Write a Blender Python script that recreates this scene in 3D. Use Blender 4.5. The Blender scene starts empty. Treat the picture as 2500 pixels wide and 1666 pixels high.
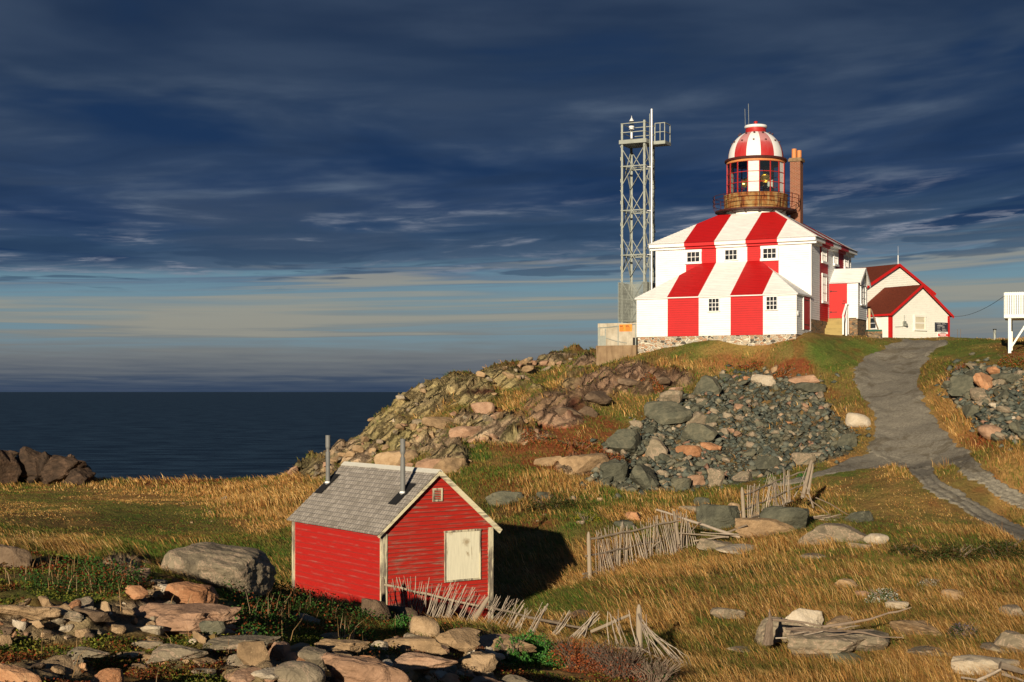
import bpy, bmesh, math, random
import numpy as np
from mathutils import Vector, Matrix, noise as mnoise

# ---------------------------------------------------------------- camera, sun, sky, exposure
SC = bpy.context.scene
COL = SC.collection
F, CX, HY = 3472.0, 1250.0, 957.0        # focal length and horizon in photo pixels (2500 wide)
cam_d = bpy.data.cameras.new('camera')
cam_d.sensor_width = 36.0
cam_d.lens = 36.0 * F / 2500.0
cam_d.shift_y = (HY - 833.0) / 2500.0
cam_d.clip_start = 0.1
cam_d.clip_end = 400000
cam = bpy.data.objects.new('camera', cam_d)
cam.location = (0, 0, 0)
cam.rotation_euler = (math.radians(90), 0, 0)
COL.objects.link(cam)
SC.camera = cam

SUN_EL, SUN_AZ = math.radians(13.4), math.radians(198.0)   # azimuth clockwise from +Y: behind the camera, a little to its left
sd = bpy.data.lights.new('sun', 'SUN')
sd.energy = 5.0
sd.angle = math.radians(0.5)
sd.color = (1.0, 0.86, 0.66)
so = bpy.data.objects.new('sun', sd)
to_sun = Vector((math.sin(SUN_AZ) * math.cos(SUN_EL), math.cos(SUN_AZ) * math.cos(SUN_EL), math.sin(SUN_EL)))
so.rotation_euler = to_sun.to_track_quat('Z', 'Y').to_euler()
COL.objects.link(so)
SC.view_settings.view_transform = 'Standard'
SC.view_settings.look = 'None'
SC.view_settings.exposure = 0.30
SC.view_settings.gamma = 1

def srgb(r, g, b):
    f = lambda c: (c / 255 / 12.92) if c / 255 <= 0.04045 else ((c / 255 + 0.055) / 1.055) ** 2.4
    return (f(r), f(g), f(b), 1)

class NT:
    """small helper to write node trees"""
    def __init__(s, tree): s.t = tree; s.n = tree.nodes; s.l = tree.links
    def new(s, typ, **kw):
        nd = s.n.new(typ)
        for k, v in kw.items(): setattr(nd, k, v)
        return nd
    def put(s, sock, v):
        if isinstance(v, bpy.types.NodeSocket): s.l.new(v, sock)
        elif v is not None: sock.default_value = v
    def math(s, op, a, b=None, clamp=False):
        nd = s.new('ShaderNodeMath', operation=op, use_clamp=clamp)
        s.put(nd.inputs[0], a); s.put(nd.inputs[1], b)
        return nd.outputs[0]
    def ramp(s, fac, stops, interp='LINEAR'):
        nd = s.new('ShaderNodeValToRGB'); cr = nd.color_ramp; cr.interpolation = interp
        while len(cr.elements) < len(stops): cr.elements.new(0.5)
        for e, (p, c) in zip(cr.elements, stops):
            e.position = p; e.color = c if len(c) == 4 else (*c, 1)
        s.put(nd.inputs[0], fac)
        return nd.outputs[0]
    def mix(s, fac, a, b, blend='MIX'):
        nd = s.new('ShaderNodeMix', data_type='RGBA', blend_type=blend)
        s.put(nd.inputs[0], fac); s.put(nd.inputs[6], a); s.put(nd.inputs[7], b)
        return nd.outputs[2]
    def noise(s, vec, scale, detail=4, rough=0.55, dist=0.0):
        nd = s.new('ShaderNodeTexNoise'); s.put(nd.inputs['Vector'], vec)
        nd.inputs['Scale'].default_value = scale; nd.inputs['Detail'].default_value = detail
        nd.inputs['Roughness'].default_value = rough; nd.inputs['Distortion'].default_value = dist
        return nd.outputs[0]
    def comb(s, x, y, z):
        nd = s.new('ShaderNodeCombineXYZ')
        for i, v in enumerate((x, y, z)): s.put(nd.inputs[i], v)
        return nd.outputs[0]
    def sep(s, v):
        nd = s.new('ShaderNodeSeparateXYZ'); s.put(nd.inputs[0], v); return nd.outputs
    def smooth(s, v, a, b, c=0.0, d=1.0):
        nd = s.new('ShaderNodeMapRange', interpolation_type='SMOOTHSTEP')
        for i, q in enumerate((v, a, b, c, d)): s.put(nd.inputs[i], q)
        return nd.outputs[0]

world = bpy.data.worlds.new('World')
SC.world = world
world.use_nodes = True
w = NT(world.node_tree); w.n.clear()
sky = w.new('ShaderNodeTexSky', sky_type='NISHITA', sun_disc=False)
sky.sun_elevation = SUN_EL; sky.sun_rotation = SUN_AZ; sky.air_density = 1.2; sky.dust_density = 0.6
skyc = w.new('ShaderNodeVectorMath', operation='SCALE'); w.l.new(sky.outputs[0], skyc.inputs[0]); skyc.inputs['Scale'].default_value = 0.06
tc = w.new('ShaderNodeTexCoord')
sx, sy, sz = w.sep(tc.outputs['Generated'])
az = w.math('ARCTAN2', sx, sy)
hor = w.math('SQRT', w.math('ADD', w.math('MULTIPLY', sx, sx), w.math('MULTIPLY', sy, sy)))
el = w.math('ARCTAN2', sz, hor)
# cloud-deck space: a flat deck seen in perspective, its bands tilted up to the right a little
el_t = w.math('SUBTRACT', el, w.math('MULTIPLY', w.math('MULTIPLY', az, 0.045), w.smooth(el, 0.015, 0.12)))
inv = w.math('DIVIDE', 1.0, w.math('ADD', w.math('MAXIMUM', el_t, 0.0), 0.06))
def P(ka, ke, o=0.0): return w.comb(w.math('MULTIPLY', w.math('MULTIPLY', az, inv), ka), w.math('MULTIPLY', inv, ke), o)
n_big = w.noise(P(0.9, 1.1, 5.3), 1.0, 4, 0.5, 0.4)
n_mid = w.noise(P(1.5, 2.0, 3.1), 1.0, 6, 0.52, 0.4)
n_fine = w.noise(P(5.0, 7.5, 7.7), 1.0, 7, 0.62, 0.4)
n_band = w.noise(w.comb(w.math('MULTIPLY', az, 3.0), w.math('MULTIPLY', el_t, 105.0), 11.0), 1.0, 4, 0.5, 0.8)
n_soft = w.noise(w.comb(w.math('MULTIPLY', az, 9.0), w.math('MULTIPLY', el_t, 260.0), 4.0), 1.0, 4, 0.6, 0.5)
eld = w.math('ADD', el_t, w.math('MULTIPLY', w.math('SUBTRACT', n_mid, 0.5), 0.020))
f = w.math('DIVIDE', w.math('MAXIMUM', eld, 0.0), 0.35)
def st(y, c): return ((HY - y) / F / 0.35, srgb(*c))
base = w.ramp(f, [st(957, (52, 68, 92)), st(935, (66, 79, 98)), st(908, (94, 101, 110)), st(870, (112, 117, 120)), st(800, (128, 133, 131)),
    st(740, (130, 143, 144)), st(700, (110, 136, 150)), st(664, (88, 112, 136)), st(634, (72, 94, 118)), st(590, (56, 80, 108)), st(500, (43, 65, 98)),
    st(400, (44, 65, 96)), st(300, (42, 62, 91)), st(180, (39, 58, 85)), st(60, (33, 51, 78)), (1.0, srgb(30, 48, 76))])
# low bands of clear blue between cream cloud
lowm = w.math('MULTIPLY', w.smooth(eld, 0.022, 0.045), w.smooth(eld, 0.098, 0.085))
blue = w.mix(0.2, (*srgb(84, 132, 160)[:3], 1), skyc.outputs[0])
base = w.mix(w.math('MULTIPLY', lowm, w.smooth(n_band, 0.46, 0.63, 0, 0.85)), base, blue)
base = w.mix(w.math('MULTIPLY', lowm, w.smooth(n_band, 0.52, 0.37, 0, 0.75)), base, srgb(152, 150, 138))
base = w.mix(w.math('MULTIPLY', w.smooth(eld, 0.1, 0.08), w.smooth(n_soft, 0.45, 0.7, 0, 0.12)), base, srgb(104, 110, 124))
# darker and greyer swells of the storm deck
deck = w.smooth(eld, 0.086, 0.105)
base = w.mix(w.math('MULTIPLY', deck, w.smooth(n_big, 0.50, 0.36, 0, 0.8)), base, srgb(24, 50, 86))
base = w.mix(w.math('MULTIPLY', deck, w.smooth(n_mid, 0.52, 0.32, 0, 0.5)), base, srgb(33, 52, 80))
base = w.mix(w.math('MULTIPLY', deck, w.smooth(n_big, 0.45, 0.66, 0, 0.65)), base, srgb(60, 76, 99))
hi_m = w.math('MULTIPLY', w.smooth(n_mid, 0.46, 0.72), w.smooth(n_big, 0.38, 0.58))
hi_m = w.math('MULTIPLY', hi_m, w.smooth(n_fine, 0.25, 0.65, 0.55, 1.0))
base = w.mix(w.math('MULTIPLY', w.math('MULTIPLY', deck, hi_m), w.smooth(eld, 0.26, 0.14, 0.10, 0.75)), base, srgb(100, 115, 134))
# brighter ragged fringes low in the deck
fr = w.math('MULTIPLY', w.smooth(eld, 0.082, 0.094), w.smooth(eld, 0.150, 0.105))
fm = w.math('MULTIPLY', w.smooth(n_mid, 0.50, 0.62), w.smooth(n_fine, 0.40, 0.62))
base = w.mix(w.math('MULTIPLY', w.math('MULTIPLY', fr, fm), 0.75), base, srgb(136, 142, 156))
base = w.mix(w.math('MULTIPLY', w.math('MULTIPLY', fr, w.smooth(n_mid, 0.47, 0.40)), 0.5), base, srgb(46, 70, 98))
dk = w.math('MULTIPLY', w.smooth(eld, 0.070, 0.080), w.smooth(eld, 0.10, 0.09))
base = w.mix(w.math('MULTIPLY', w.math('MULTIPLY', dk, w.smooth(n_mid, 0.49, 0.42)), 0.7), base, srgb(60, 82, 106))
base = w.mix(w.math('MULTIPLY', deck, 0.06), base, w.ramp(n_fine, [(0.3, (0.38, 0.38, 0.38)), (0.7, (0.62, 0.62, 0.62))]), 'OVERLAY')
bg = w.new('ShaderNodeBackground')
w.put(bg.inputs[0], base); bg.inputs[1].default_value = 0.82
out = w.new('ShaderNodeOutputWorld'); w.l.new(bg.outputs[0], out.inputs[0])

# ---------------------------------------------------------------- tagging and mesh helpers
def tag(o, label=None, cat=None, group=None, kind=None):
    if label: o['label'] = label
    if cat: o['category'] = cat
    if group: o['group'] = group
    if kind: o['kind'] = kind
    return o

def empty(name, loc, rz, label, cat, group=None):
    o = bpy.data.objects.new(name, None); COL.objects.link(o)
    o.location = loc; o.rotation_euler = (0, 0, rz); o.empty_display_size = 0.3
    return tag(o, label, cat, group)

class MB:
    """collects shapes, builds ONE mesh object"""
    def __init__(s): s.v = []; s.f = []; s.m = []
    def poly(s, pts, m=0):
        i = len(s.v); s.v += [tuple(p) for p in pts]; s.f.append(tuple(range(i, i + len(pts)))); s.m.append(m)
    def box(s, lo, hi, m=0):
        x0, y0, z0 = lo; x1, y1, z1 = hi
        i = len(s.v)
        s.v += [(x0, y0, z0), (x1, y0, z0), (x1, y1, z0), (x0, y1, z0), (x0, y0, z1), (x1, y0, z1), (x1, y1, z1), (x0, y1, z1)]
        for q in ((0, 3, 2, 1), (4, 5, 6, 7), (0, 1, 5, 4), (1, 2, 6, 5), (2, 3, 7, 6), (3, 0, 4, 7)):
            s.f.append(tuple(i + k for k in q)); s.m.append(m)
    def beam(s, p0, p1, w_, h_=None, m=0, up=(0, 0, 1)):
        p0 = Vector(p0); p1 = Vector(p1); h_ = h_ or w_
        d = (p1 - p0).normalized(); u = Vector(up)
        if abs(d.dot(u)) > 0.95: u = Vector((1, 0, 0))
        a = d.cross(u).normalized(); b = a.cross(d).normalized()
        i = len(s.v)
        for p in (p0, p1):
            for ka, kb in ((-1, -1), (1, -1), (1, 1), (-1, 1)):
                s.v.append(tuple(p + a * ka * w_ / 2 + b * kb * h_ / 2))
        for q in ((0, 1, 2, 3), (7, 6, 5, 4), (0, 4, 5, 1), (1, 5, 6, 2), (2, 6, 7, 3), (3, 7, 4, 0)):
            s.f.append(tuple(i + k for k in q)); s.m.append(m)
    def tube(s, pts, rads, n=8, m=0, cap=True):
        rings = []
        pts = [Vector(p) for p in pts]
        for k, p in enumerate(pts):
            d = (pts[min(k + 1, len(pts) - 1)] - pts[max(k - 1, 0)]).normalized()
            u = Vector((0, 0, 1)) if abs(d.z) < 0.9 else Vector((1, 0, 0))
            a = d.cross(u).normalized(); b = a.cross(d).normalized()
            r = rads[k] if hasattr(rads, '__len__') else rads
            i = len(s.v)
            for j in range(n):
                t = 2 * math.pi * j / n
                s.v.append(tuple(p + a * math.cos(t) * r + b * math.sin(t) * r))
            rings.append(i)
        for k in range(len(rings) - 1):
            for j in range(n):
                s.f.append((rings[k] + j, rings[k] + (j + 1) % n, rings[k + 1] + (j + 1) % n, rings[k + 1] + j)); s.m.append(m)
        if cap:
            s.f.append(tuple(rings[0] + j for j in range(n))[::-1]); s.m.append(m)
            s.f.append(tuple(rings[-1] + j for j in range(n))); s.m.append(m)
    def lathe(s, c, prof, n=48, mfun=None, a0=0.0, a1=2 * math.pi):
        full = abs(a1 - a0 - 2 * math.pi) < 1e-6
        cols = n if full else n + 1
        i = len(s.v)
        for r, z in prof:
            for j in range(cols):
                t = a0 + (a1 - a0) * j / n
                s.v.append((c[0] + r * math.cos(t), c[1] + r * math.sin(t), c[2] + z))
        for k in range(len(prof) - 1):
            for j in range(n):
                j2 = (j + 1) % cols
                s.f.append((i + k * cols + j, i + k * cols + j2, i + (k + 1) * cols + j2, i + (k + 1) * cols + j))
                s.m.append(mfun(a0 + (a1 - a0) * (j + 0.5) / n, k) if mfun else 0)
    def boards(s, O, U, V, N, v0, v1, pitch, rng, breaks=(), mats=(0,), lip=0.016):
        """overlapping boards (clapboard or roof courses) filling a plane region: rng(v)->(u0,u1); mats: one per stripe between breaks"""
        O, U, V, N = Vector(O), Vector(U), Vector(V), Vector(N)
        n = max(1, int(round((v1 - v0) / pitch))); dv = (v1 - v0) / n
        edges = [-1e6] + sorted(breaks) + [1e6]
        def clip(pg, e, keep_hi):
            out_ = []
            for i in range(len(pg)):
                p, q = pg[i - 1], pg[i]
                ip = (p[0] >= e) == keep_hi; iq = (q[0] >= e) == keep_hi
                if ip != iq:
                    t_ = (e - p[0]) / (q[0] - p[0]); out_.append((e, p[1] + (q[1] - p[1]) * t_))
                if iq: out_.append(q)
            return out_
        for k in range(n):
            va, vb = v0 + k * dv, v0 + (k + 1) * dv
            a0, b0 = rng(va); a1, b1 = rng(vb)
            if b0 - a0 < 1e-3 and b1 - a1 < 1e-3: continue
            for j in range(len(edges) - 1):
                pg = [(a0, va), (b0, va), (b1, vb), (a1, vb)]
                pg = clip(clip(pg, edges[j], True), edges[j + 1], False)
                if len(pg) < 3: continue
                mm = mats[j % len(mats)]
                s.poly([O + U * u + V * v + N * (lip + (0.002 - lip) * (v - va) / dv) for u, v in pg], mm)
                bt = [u for u, v in pg if abs(v - va) < 1e-6]
                if len(bt) >= 2:
                    x0, x1 = min(bt), max(bt)
                    s.poly([O + U * x0 + V * va, O + U * x1 + V * va, O + U * x1 + V * va + N * lip, O + U * x0 + V * va + N * lip], mm)
    def build(s, name, mats, parent=None, smooth=False, loc=None, rz=None):
        me = bpy.data.meshes.new(name)
        me.from_pydata(s.v, [], s.f)
        if not isinstance(mats, (list, tuple)): mats = [mats]
        for m in mats: me.materials.append(m)
        if len(mats) > 1: me.polygons.foreach_set('material_index', s.m)
        if smooth: me.polygons.foreach_set('use_smooth', [True] * len(s.f))
        me.update()
        o = bpy.data.objects.new(name, me); COL.objects.link(o)
        if parent: o.parent = parent
        if loc is not None: o.location = loc
        if rz is not None: o.rotation_euler = (0, 0, rz)
        return o

class Frame:
    """a building's own axes: local x along (c,s), local y along (-s,c)"""
    def __init__(s, ox, oy, oz, ang): s.o = Vector((ox, oy, oz)); s.a = ang; s.c = math.cos(ang); s.s = math.sin(ang)
    def to_local(s, p):
        d = Vector(p) - s.o
        return Vector((d.x * s.c + d.y * s.s, -d.x * s.s + d.y * s.c, d.z))
    def to_world(s, x, y, z): return s.o + Vector((x * s.c - y * s.s, x * s.s + y * s.c, z))
    def plane(s, px, py, p0, n):
        """local point where the sight line of a photo pixel meets a local plane"""
        d = Vector(((px - CX) / F, 1, (HY - py) / F))
        dl = Vector((d.x * s.c + d.y * s.s, -d.x * s.s + d.y * s.c, d.z)); ol = s.to_local((0, 0, 0))
        n = Vector(n); t = (Vector(p0) - ol).dot(n) / dl.dot(n)
        return ol + dl * t
    def on_y(s, px, py, ly): return s.plane(px, py, (0, ly, 0), (0, 1, 0))
    def on_x(s, px, py, lx): return s.plane(px, py, (lx, 0, 0), (1, 0, 0))

# ---------------------------------------------------------------- materials
def mat(name, rough=0.8, spec=0.3):
    m = bpy.data.materials.new(name); m.use_nodes = True
    t = NT(m.node_tree); b = t.n['Principled BSDF']
    b.inputs['Roughness'].default_value = rough
    b.inputs['Specular IOR Level'].default_value = spec
    return m, t, b
def bump(t, b, h, strength, dist=0.02):
    bn = t.new('ShaderNodeBump'); bn.inputs['Strength'].default_value = strength; bn.inputs['Distance'].default_value = dist
    t.put(bn.inputs['Height'], h); t.l.new(bn.outputs[0], b.inputs['Normal'])
def oc(t): return t.new('ShaderNodeTexCoord').outputs['Object']
def paint(name, col, dirt=0.06, rough=0.55, scale=3.0):
    """painted surface with faint grime and weathering"""
    m, t, b = mat(name, rough, 0.3)
    c = oc(t); x, y, z = t.sep(c)
    n = t.noise(t.comb(t.math('MULTIPLY', x, 0.6), t.math('MULTIPLY', y, 0.6), t.math('MULTIPLY', z, 1.6)), scale, 5, 0.6)
    n2 = t.noise(c, 22, 3, 0.6)
    dk = tuple(v * (1 - dirt * 3) for v in col[:3]) + (1,)
    cc = t.mix(t.smooth(n, 0.42, 0.75, 0, 0.7), (*col[:3], 1), dk)
    cc = t.mix(t.smooth(n2, 0.62, 0.75, 0, 0.25), cc, dk)
    t.put(b.inputs['Base Color'], cc)
    bump(t, b, n2, 0.15, 0.004)
    return m
M = {}
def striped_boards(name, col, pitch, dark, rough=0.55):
    # painted boards with the shade line of each lap put into the colour
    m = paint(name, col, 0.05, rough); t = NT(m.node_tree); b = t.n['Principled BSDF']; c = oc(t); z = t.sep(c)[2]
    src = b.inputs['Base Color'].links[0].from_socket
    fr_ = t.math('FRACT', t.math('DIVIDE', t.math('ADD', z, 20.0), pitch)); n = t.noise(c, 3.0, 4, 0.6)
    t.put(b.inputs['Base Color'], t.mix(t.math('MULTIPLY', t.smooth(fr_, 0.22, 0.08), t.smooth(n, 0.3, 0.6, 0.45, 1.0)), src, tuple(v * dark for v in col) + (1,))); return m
M['white'] = paint('white_paint', (0.80, 0.79, 0.76), 0.03)
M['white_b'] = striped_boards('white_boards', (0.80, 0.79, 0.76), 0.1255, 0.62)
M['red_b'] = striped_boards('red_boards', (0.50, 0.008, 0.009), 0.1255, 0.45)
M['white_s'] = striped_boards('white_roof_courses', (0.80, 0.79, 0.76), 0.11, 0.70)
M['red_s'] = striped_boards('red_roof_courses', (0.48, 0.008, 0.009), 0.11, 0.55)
M['red'] = paint('red_paint', (0.50, 0.008, 0.009), 0.05, 0.5)
M['white_metal'] = paint('white_metal', (0.78, 0.78, 0.76), 0.04, 0.35)
M['red_metal'] = paint('red_metal', (0.40, 0.02, 0.018), 0.12, 0.5, 6)
M['dark_red'] = paint('dark_red_metal', (0.07, 0.018, 0.014), 0.15, 0.6, 6)
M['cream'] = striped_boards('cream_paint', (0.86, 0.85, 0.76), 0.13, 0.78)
M['redtrim'] = paint('red_trim', (0.52, 0.014, 0.012), 0.06)
M['galv'] = paint('galvanised_steel', (0.30, 0.32, 0.28), 0.12, 0.5)
M['galv'].node_tree.nodes['Principled BSDF'].inputs['Metallic'].default_value = 0.25
M['black'] = paint('black_iron', (0.02, 0.018, 0.016), 0.1, 0.6)
M['pipe'] = paint('grey_flue_pipe', (0.17, 0.17, 0.16), 0.08, 0.5)
M['tar'] = paint('black_felt', (0.012, 0.012, 0.013), 0.1, 0.9)
M['wood_step'] = paint('yellow_wood', (0.36, 0.27, 0.10), 0.12, 0.8)
M['pine'] = paint('raw_pine', (0.62, 0.46, 0.25), 0.08, 0.7)
M['orange'] = paint('orange_sign', (0.80, 0.27, 0.04), 0.02, 0.4)
M['ink'] = paint('dark_ink', (0.10, 0.03, 0.01), 0.0)
M['slate'] = paint('dark_sign', (0.035, 0.038, 0.05), 0.02, 0.4)
M['signgrey'] = paint('grey_lettering', (0.45, 0.43, 0.42), 0.02)
M['signred'] = paint('notice_red', (0.75, 0.05, 0.04), 0.02)
M['green_board'] = paint('green_board', (0.02, 0.09, 0.06), 0.1)
M['brass'] = paint('brass', (0.72, 0.52, 0.18), 0.05, 0.22)
M['brass'].node_tree.nodes['Principled BSDF'].inputs['Metallic'].default_value = 0.8
M['curtain'] = paint('curtain', (0.62, 0.56, 0.42), 0.08)
M['blind'] = paint('white_blind', (0.70, 0.72, 0.66), 0.1, 0.6, 8)
M['terracotta'] = paint('terracotta', (0.62, 0.24, 0.08), 0.08)

def rust_mat():
    m, t, b = mat('rusty_iron', 0.85, 0.2); c = oc(t); x, y, z = t.sep(c)
    n = t.noise(t.comb(t.math('MULTIPLY', x, 2.2), t.math('MULTIPLY', y, 2.2), t.math('MULTIPLY', z, 0.7)), 1.6, 7, 0.65, 0.4)
    t.put(b.inputs['Base Color'], t.ramp(n, [(0.30, (0.07, 0.02, 0.01)), (0.42, (0.22, 0.07, 0.018)), (0.52, (0.28, 0.15, 0.05)), (0.62, (0.34, 0.24, 0.10)), (0.75, (0.30, 0.09, 0.03))]))
    bump(t, b, n, 0.3, 0.01); return m
M['rust'] = rust_mat()
def domered():
    m, t, b = mat('faded_dome_red', 0.6, 0.3); c = oc(t); x, y, z = t.sep(c)
    n = t.noise(t.comb(t.math('MULTIPLY', x, 3), t.math('MULTIPLY', y, 3), t.math('MULTIPLY', z, 0.8)), 1.2, 6, 0.65)
    fade = t.math('ADD', t.smooth(z, 11.3, 12.6), t.math('MULTIPLY', n, 0.7))
    t.put(b.inputs['Base Color'], t.ramp(fade, [(0.35, (0.42, 0.02, 0.02)), (0.75, (0.42, 0.07, 0.07)), (1.0, (0.48, 0.22, 0.22))])); return m
M['dome_red'] = domered()
def glass_mat(name, tint, op):
    m = bpy.data.materials.new(name); m.use_nodes = True; t = NT(m.node_tree); t.n.clear()
    tr = t.new('ShaderNodeBsdfTransparent'); tr.inputs[0].default_value = (*tint, 1)
    gl = t.new('ShaderNodeBsdfGlossy'); gl.inputs['Roughness'].default_value = 0.05; gl.inputs[0].default_value = (0.9, 0.9, 0.9, 1)
    mx = t.new('ShaderNodeMixShader'); mx.inputs[0].default_value = op
    t.l.new(tr.outputs[0], mx.inputs[1]); t.l.new(gl.outputs[0], mx.inputs[2])
    o = t.new('ShaderNodeOutputMaterial'); t.l.new(mx.outputs[0], o.inputs[0]); return m
M['lantern_glass'] = glass_mat('lantern_glass', (0.72, 0.78, 0.76), 0.10)
def darkglass():
    m, t, b = mat('window_glass', 0.06, 0.6)
    n = t.noise(oc(t), 2.5, 2, 0.5)
    t.put(b.inputs['Base Color'], t.ramp(n, [(0.4, (0.012, 0.015, 0.018)), (0.65, (0.05, 0.055, 0.06))])); return m
M['glass'] = darkglass()
def panebright():
    m, t, b = mat('curtained_glass', 0.25, 0.5)
    n = t.noise(oc(t), 4, 3, 0.5)
    t.put(b.inputs['Base Color'], t.ramp(n, [(0.4, (0.42, 0.38, 0.33)), (0.65, (0.66, 0.60, 0.52))])); return m
M['pane_bright'] = panebright()
def stonewall(name, sc, c1, c2, c3, mortar):
    m, t, b = mat(name, 0.9, 0.15); c = oc(t)
    v = t.new('ShaderNodeTexVoronoi'); v.feature = 'F1'; v.inputs['Scale'].default_value = sc
    e = t.new('ShaderNodeTexVoronoi'); e.feature = 'DISTANCE_TO_EDGE'; e.inputs['Scale'].default_value = sc
    x, y, z = t.sep(c); cv = t.comb(x, y, t.math('MULTIPLY', z, 1.8)); t.l.new(cv, v.inputs['Vector']); t.l.new(cv, e.inputs['Vector'])
    r = t.sep(v.outputs['Color'])[0]
    col = t.ramp(r, [(0.0, c1), (0.35, c2), (0.65, c3), (0.85, (0.06, 0.06, 0.055)), (1.0, c2)], 'CONSTANT')
    n = t.noise(c, 14, 5, 0.6)
    col = t.mix(t.smooth(n, 0.3, 0.8, 0, 0.5), col, (0.2, 0.15, 0.1, 1))
    col = t.mix(t.smooth(e.outputs['Distance'], 0.10, 0.03), col, mortar)
    t.put(b.inputs['Base Color'], col)
    bump(t, b, t.smooth(e.outputs['Distance'], 0.0, 0.18), 0.9, 0.05); return m
M['stone'] = stonewall('rubble_stone_foundation', 4.0, (0.42, 0.24, 0.14), (0.52, 0.42, 0.3), (0.36, 0.33, 0.28), (0.62, 0.57, 0.45, 1))
M['stone2'] = stonewall('brown_stone_base', 5.0, (0.36, 0.20, 0.10), (0.30, 0.22, 0.14), (0.18, 0.15, 0.11), (0.25, 0.19, 0.12, 1))
def brickmat():
    m, t, b = mat('chimney_brick', 0.9, 0.15); x, y, z = t.sep(oc(t))
    br = t.new('ShaderNodeTexBrick'); t.l.new(t.comb(t.math('ADD', x, y), z, 0), br.inputs['Vector'])
    br.inputs['Scale'].default_value = 1.0; br.inputs['Brick Width'].default_value = 0.21; br.inputs['Row Height'].default_value = 0.075
    br.inputs['Mortar Size'].default_value = 0.008; br.inputs['Color1'].default_value = (0.25, 0.075, 0.04, 1)
    br.inputs['Color2'].default_value = (0.19, 0.06, 0.03, 1); br.inputs['Mortar'].default_value = (0.33, 0.25, 0.18, 1)
    t.put(b.inputs['Base Color'], t.mix(t.smooth(t.noise(oc(t), 5, 5), 0.4, 0.7, 0, 0.35), br.outputs[0], (0.30, 0.15, 0.08, 1)))
    bump(t, b, br.outputs['Fac'], -0.5, 0.008); return m
M['brick'] = brickmat()
def concrete(name, a, bb):
    m, t, b = mat(name, 0.9, 0.15); c = oc(t); x, y, z = t.sep(c)
    n = t.noise(c, 1.6, 8, 0.68); st_ = t.noise(t.comb(t.math('MULTIPLY', x, 5), t.math('MULTIPLY', y, 5), t.math('MULTIPLY', z, 0.4)), 1.5, 4)
    t.put(b.inputs['Base Color'], t.mix(t.smooth(st_, 0.45, 0.75, 0, 0.5), t.ramp(n, [(0.3, a), (0.65, bb)]), (a[0] * 0.5, a[1] * 0.47, a[2] * 0.42, 1)))
    bump(t, b, n, 0.3, 0.02); return m
M['concrete'] = concrete('pale_concrete', (0.34, 0.29, 0.21), (0.50, 0.45, 0.35))
M['concrete_brown'] = concrete('brown_concrete', (0.20, 0.13, 0.075), (0.30, 0.21, 0.12))
def shingle_red():
    m, t, b = mat('brown_red_shingle', 0.9, 0.1); c = oc(t); n = t.noise(c, 9, 6, 0.7)
    t.put(b.inputs['Base Color'], t.ramp(n, [(0.3, (0.09, 0.02, 0.012)), (0.7, (0.17, 0.042, 0.022))])); bump(t, b, n, 0.3, 0.01); return m
M['shingle_red'] = shingle_red()
def weathered(name, paintc, wood, thr0, thr1, axis, fine=1.0, pitch=None, zoff=0.2, edge=0.8):
    """peeling paint over grey wood; grain runs along the given local axis"""
    m, t, b = mat(name, 0.75, 0.2); c = oc(t); x, y, z = t.sep(c)
    k = [9.0, 9.0, 9.0]; k['xyz'.index(axis)] = 0.9
    g = t.comb(*[t.math('MULTIPLY', q, kk) for q, kk in zip((x, y, z), k)])
    n = t.noise(g, 1.4 * fine, 8, 0.7); big = t.noise(c, 1.3, 4, 0.5); fi = t.noise(g, 7 * fine, 4, 0.6)
    f_ = t.math('ADD', t.math('MULTIPLY', n, 0.7), t.math('MULTIPLY', big, 0.3))
    wd = t.ramp(fi, [(0.3, tuple(v * 0.45 for v in wood)), (0.7, wood)])
    pc = t.mix(t.smooth(fi, 0.35, 0.8, 0, 0.45), (*paintc, 1), tuple(v * 0.6 for v in paintc) + (1,))
    col = t.mix(t.smooth(f_, thr0, thr1), pc, wd)
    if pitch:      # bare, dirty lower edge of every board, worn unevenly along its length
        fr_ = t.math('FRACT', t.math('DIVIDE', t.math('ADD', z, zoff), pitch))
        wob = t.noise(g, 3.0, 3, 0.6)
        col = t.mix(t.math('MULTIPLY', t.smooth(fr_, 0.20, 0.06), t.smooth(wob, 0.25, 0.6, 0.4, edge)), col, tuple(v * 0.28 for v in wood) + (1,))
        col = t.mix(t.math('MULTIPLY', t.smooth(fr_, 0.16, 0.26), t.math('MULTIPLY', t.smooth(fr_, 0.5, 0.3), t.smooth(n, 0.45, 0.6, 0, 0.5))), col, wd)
    t.put(b.inputs['Base Color'], col)
    bump(t, b, t.math('ADD', fi, f_), 0.35, 0.006); return m
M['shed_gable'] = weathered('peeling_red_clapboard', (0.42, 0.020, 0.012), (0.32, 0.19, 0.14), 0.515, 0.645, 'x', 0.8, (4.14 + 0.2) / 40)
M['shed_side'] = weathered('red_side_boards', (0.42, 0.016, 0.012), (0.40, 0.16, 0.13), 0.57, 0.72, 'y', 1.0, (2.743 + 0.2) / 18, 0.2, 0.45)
M['shed_trim'] = weathered('peeling_cream_trim', (0.62, 0.56, 0.38), (0.26, 0.22, 0.17), 0.46, 0.56, 'z')
M['shed_rake'] = weathered('peeling_cream_rake', (0.72, 0.64, 0.42), (0.30, 0.25, 0.19), 0.52, 0.62, 'x', 0.8)
M['shutter'] = weathered('cream_board', (0.74, 0.70, 0.52), (0.34, 0.25, 0.14), 0.60, 0.66, 'z', 0.35)
M['ridgecap'] = weathered('pale_ridge_board', (0.62, 0.60, 0.52), (0.35, 0.33, 0.29), 0.55, 0.66, 'y')
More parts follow.
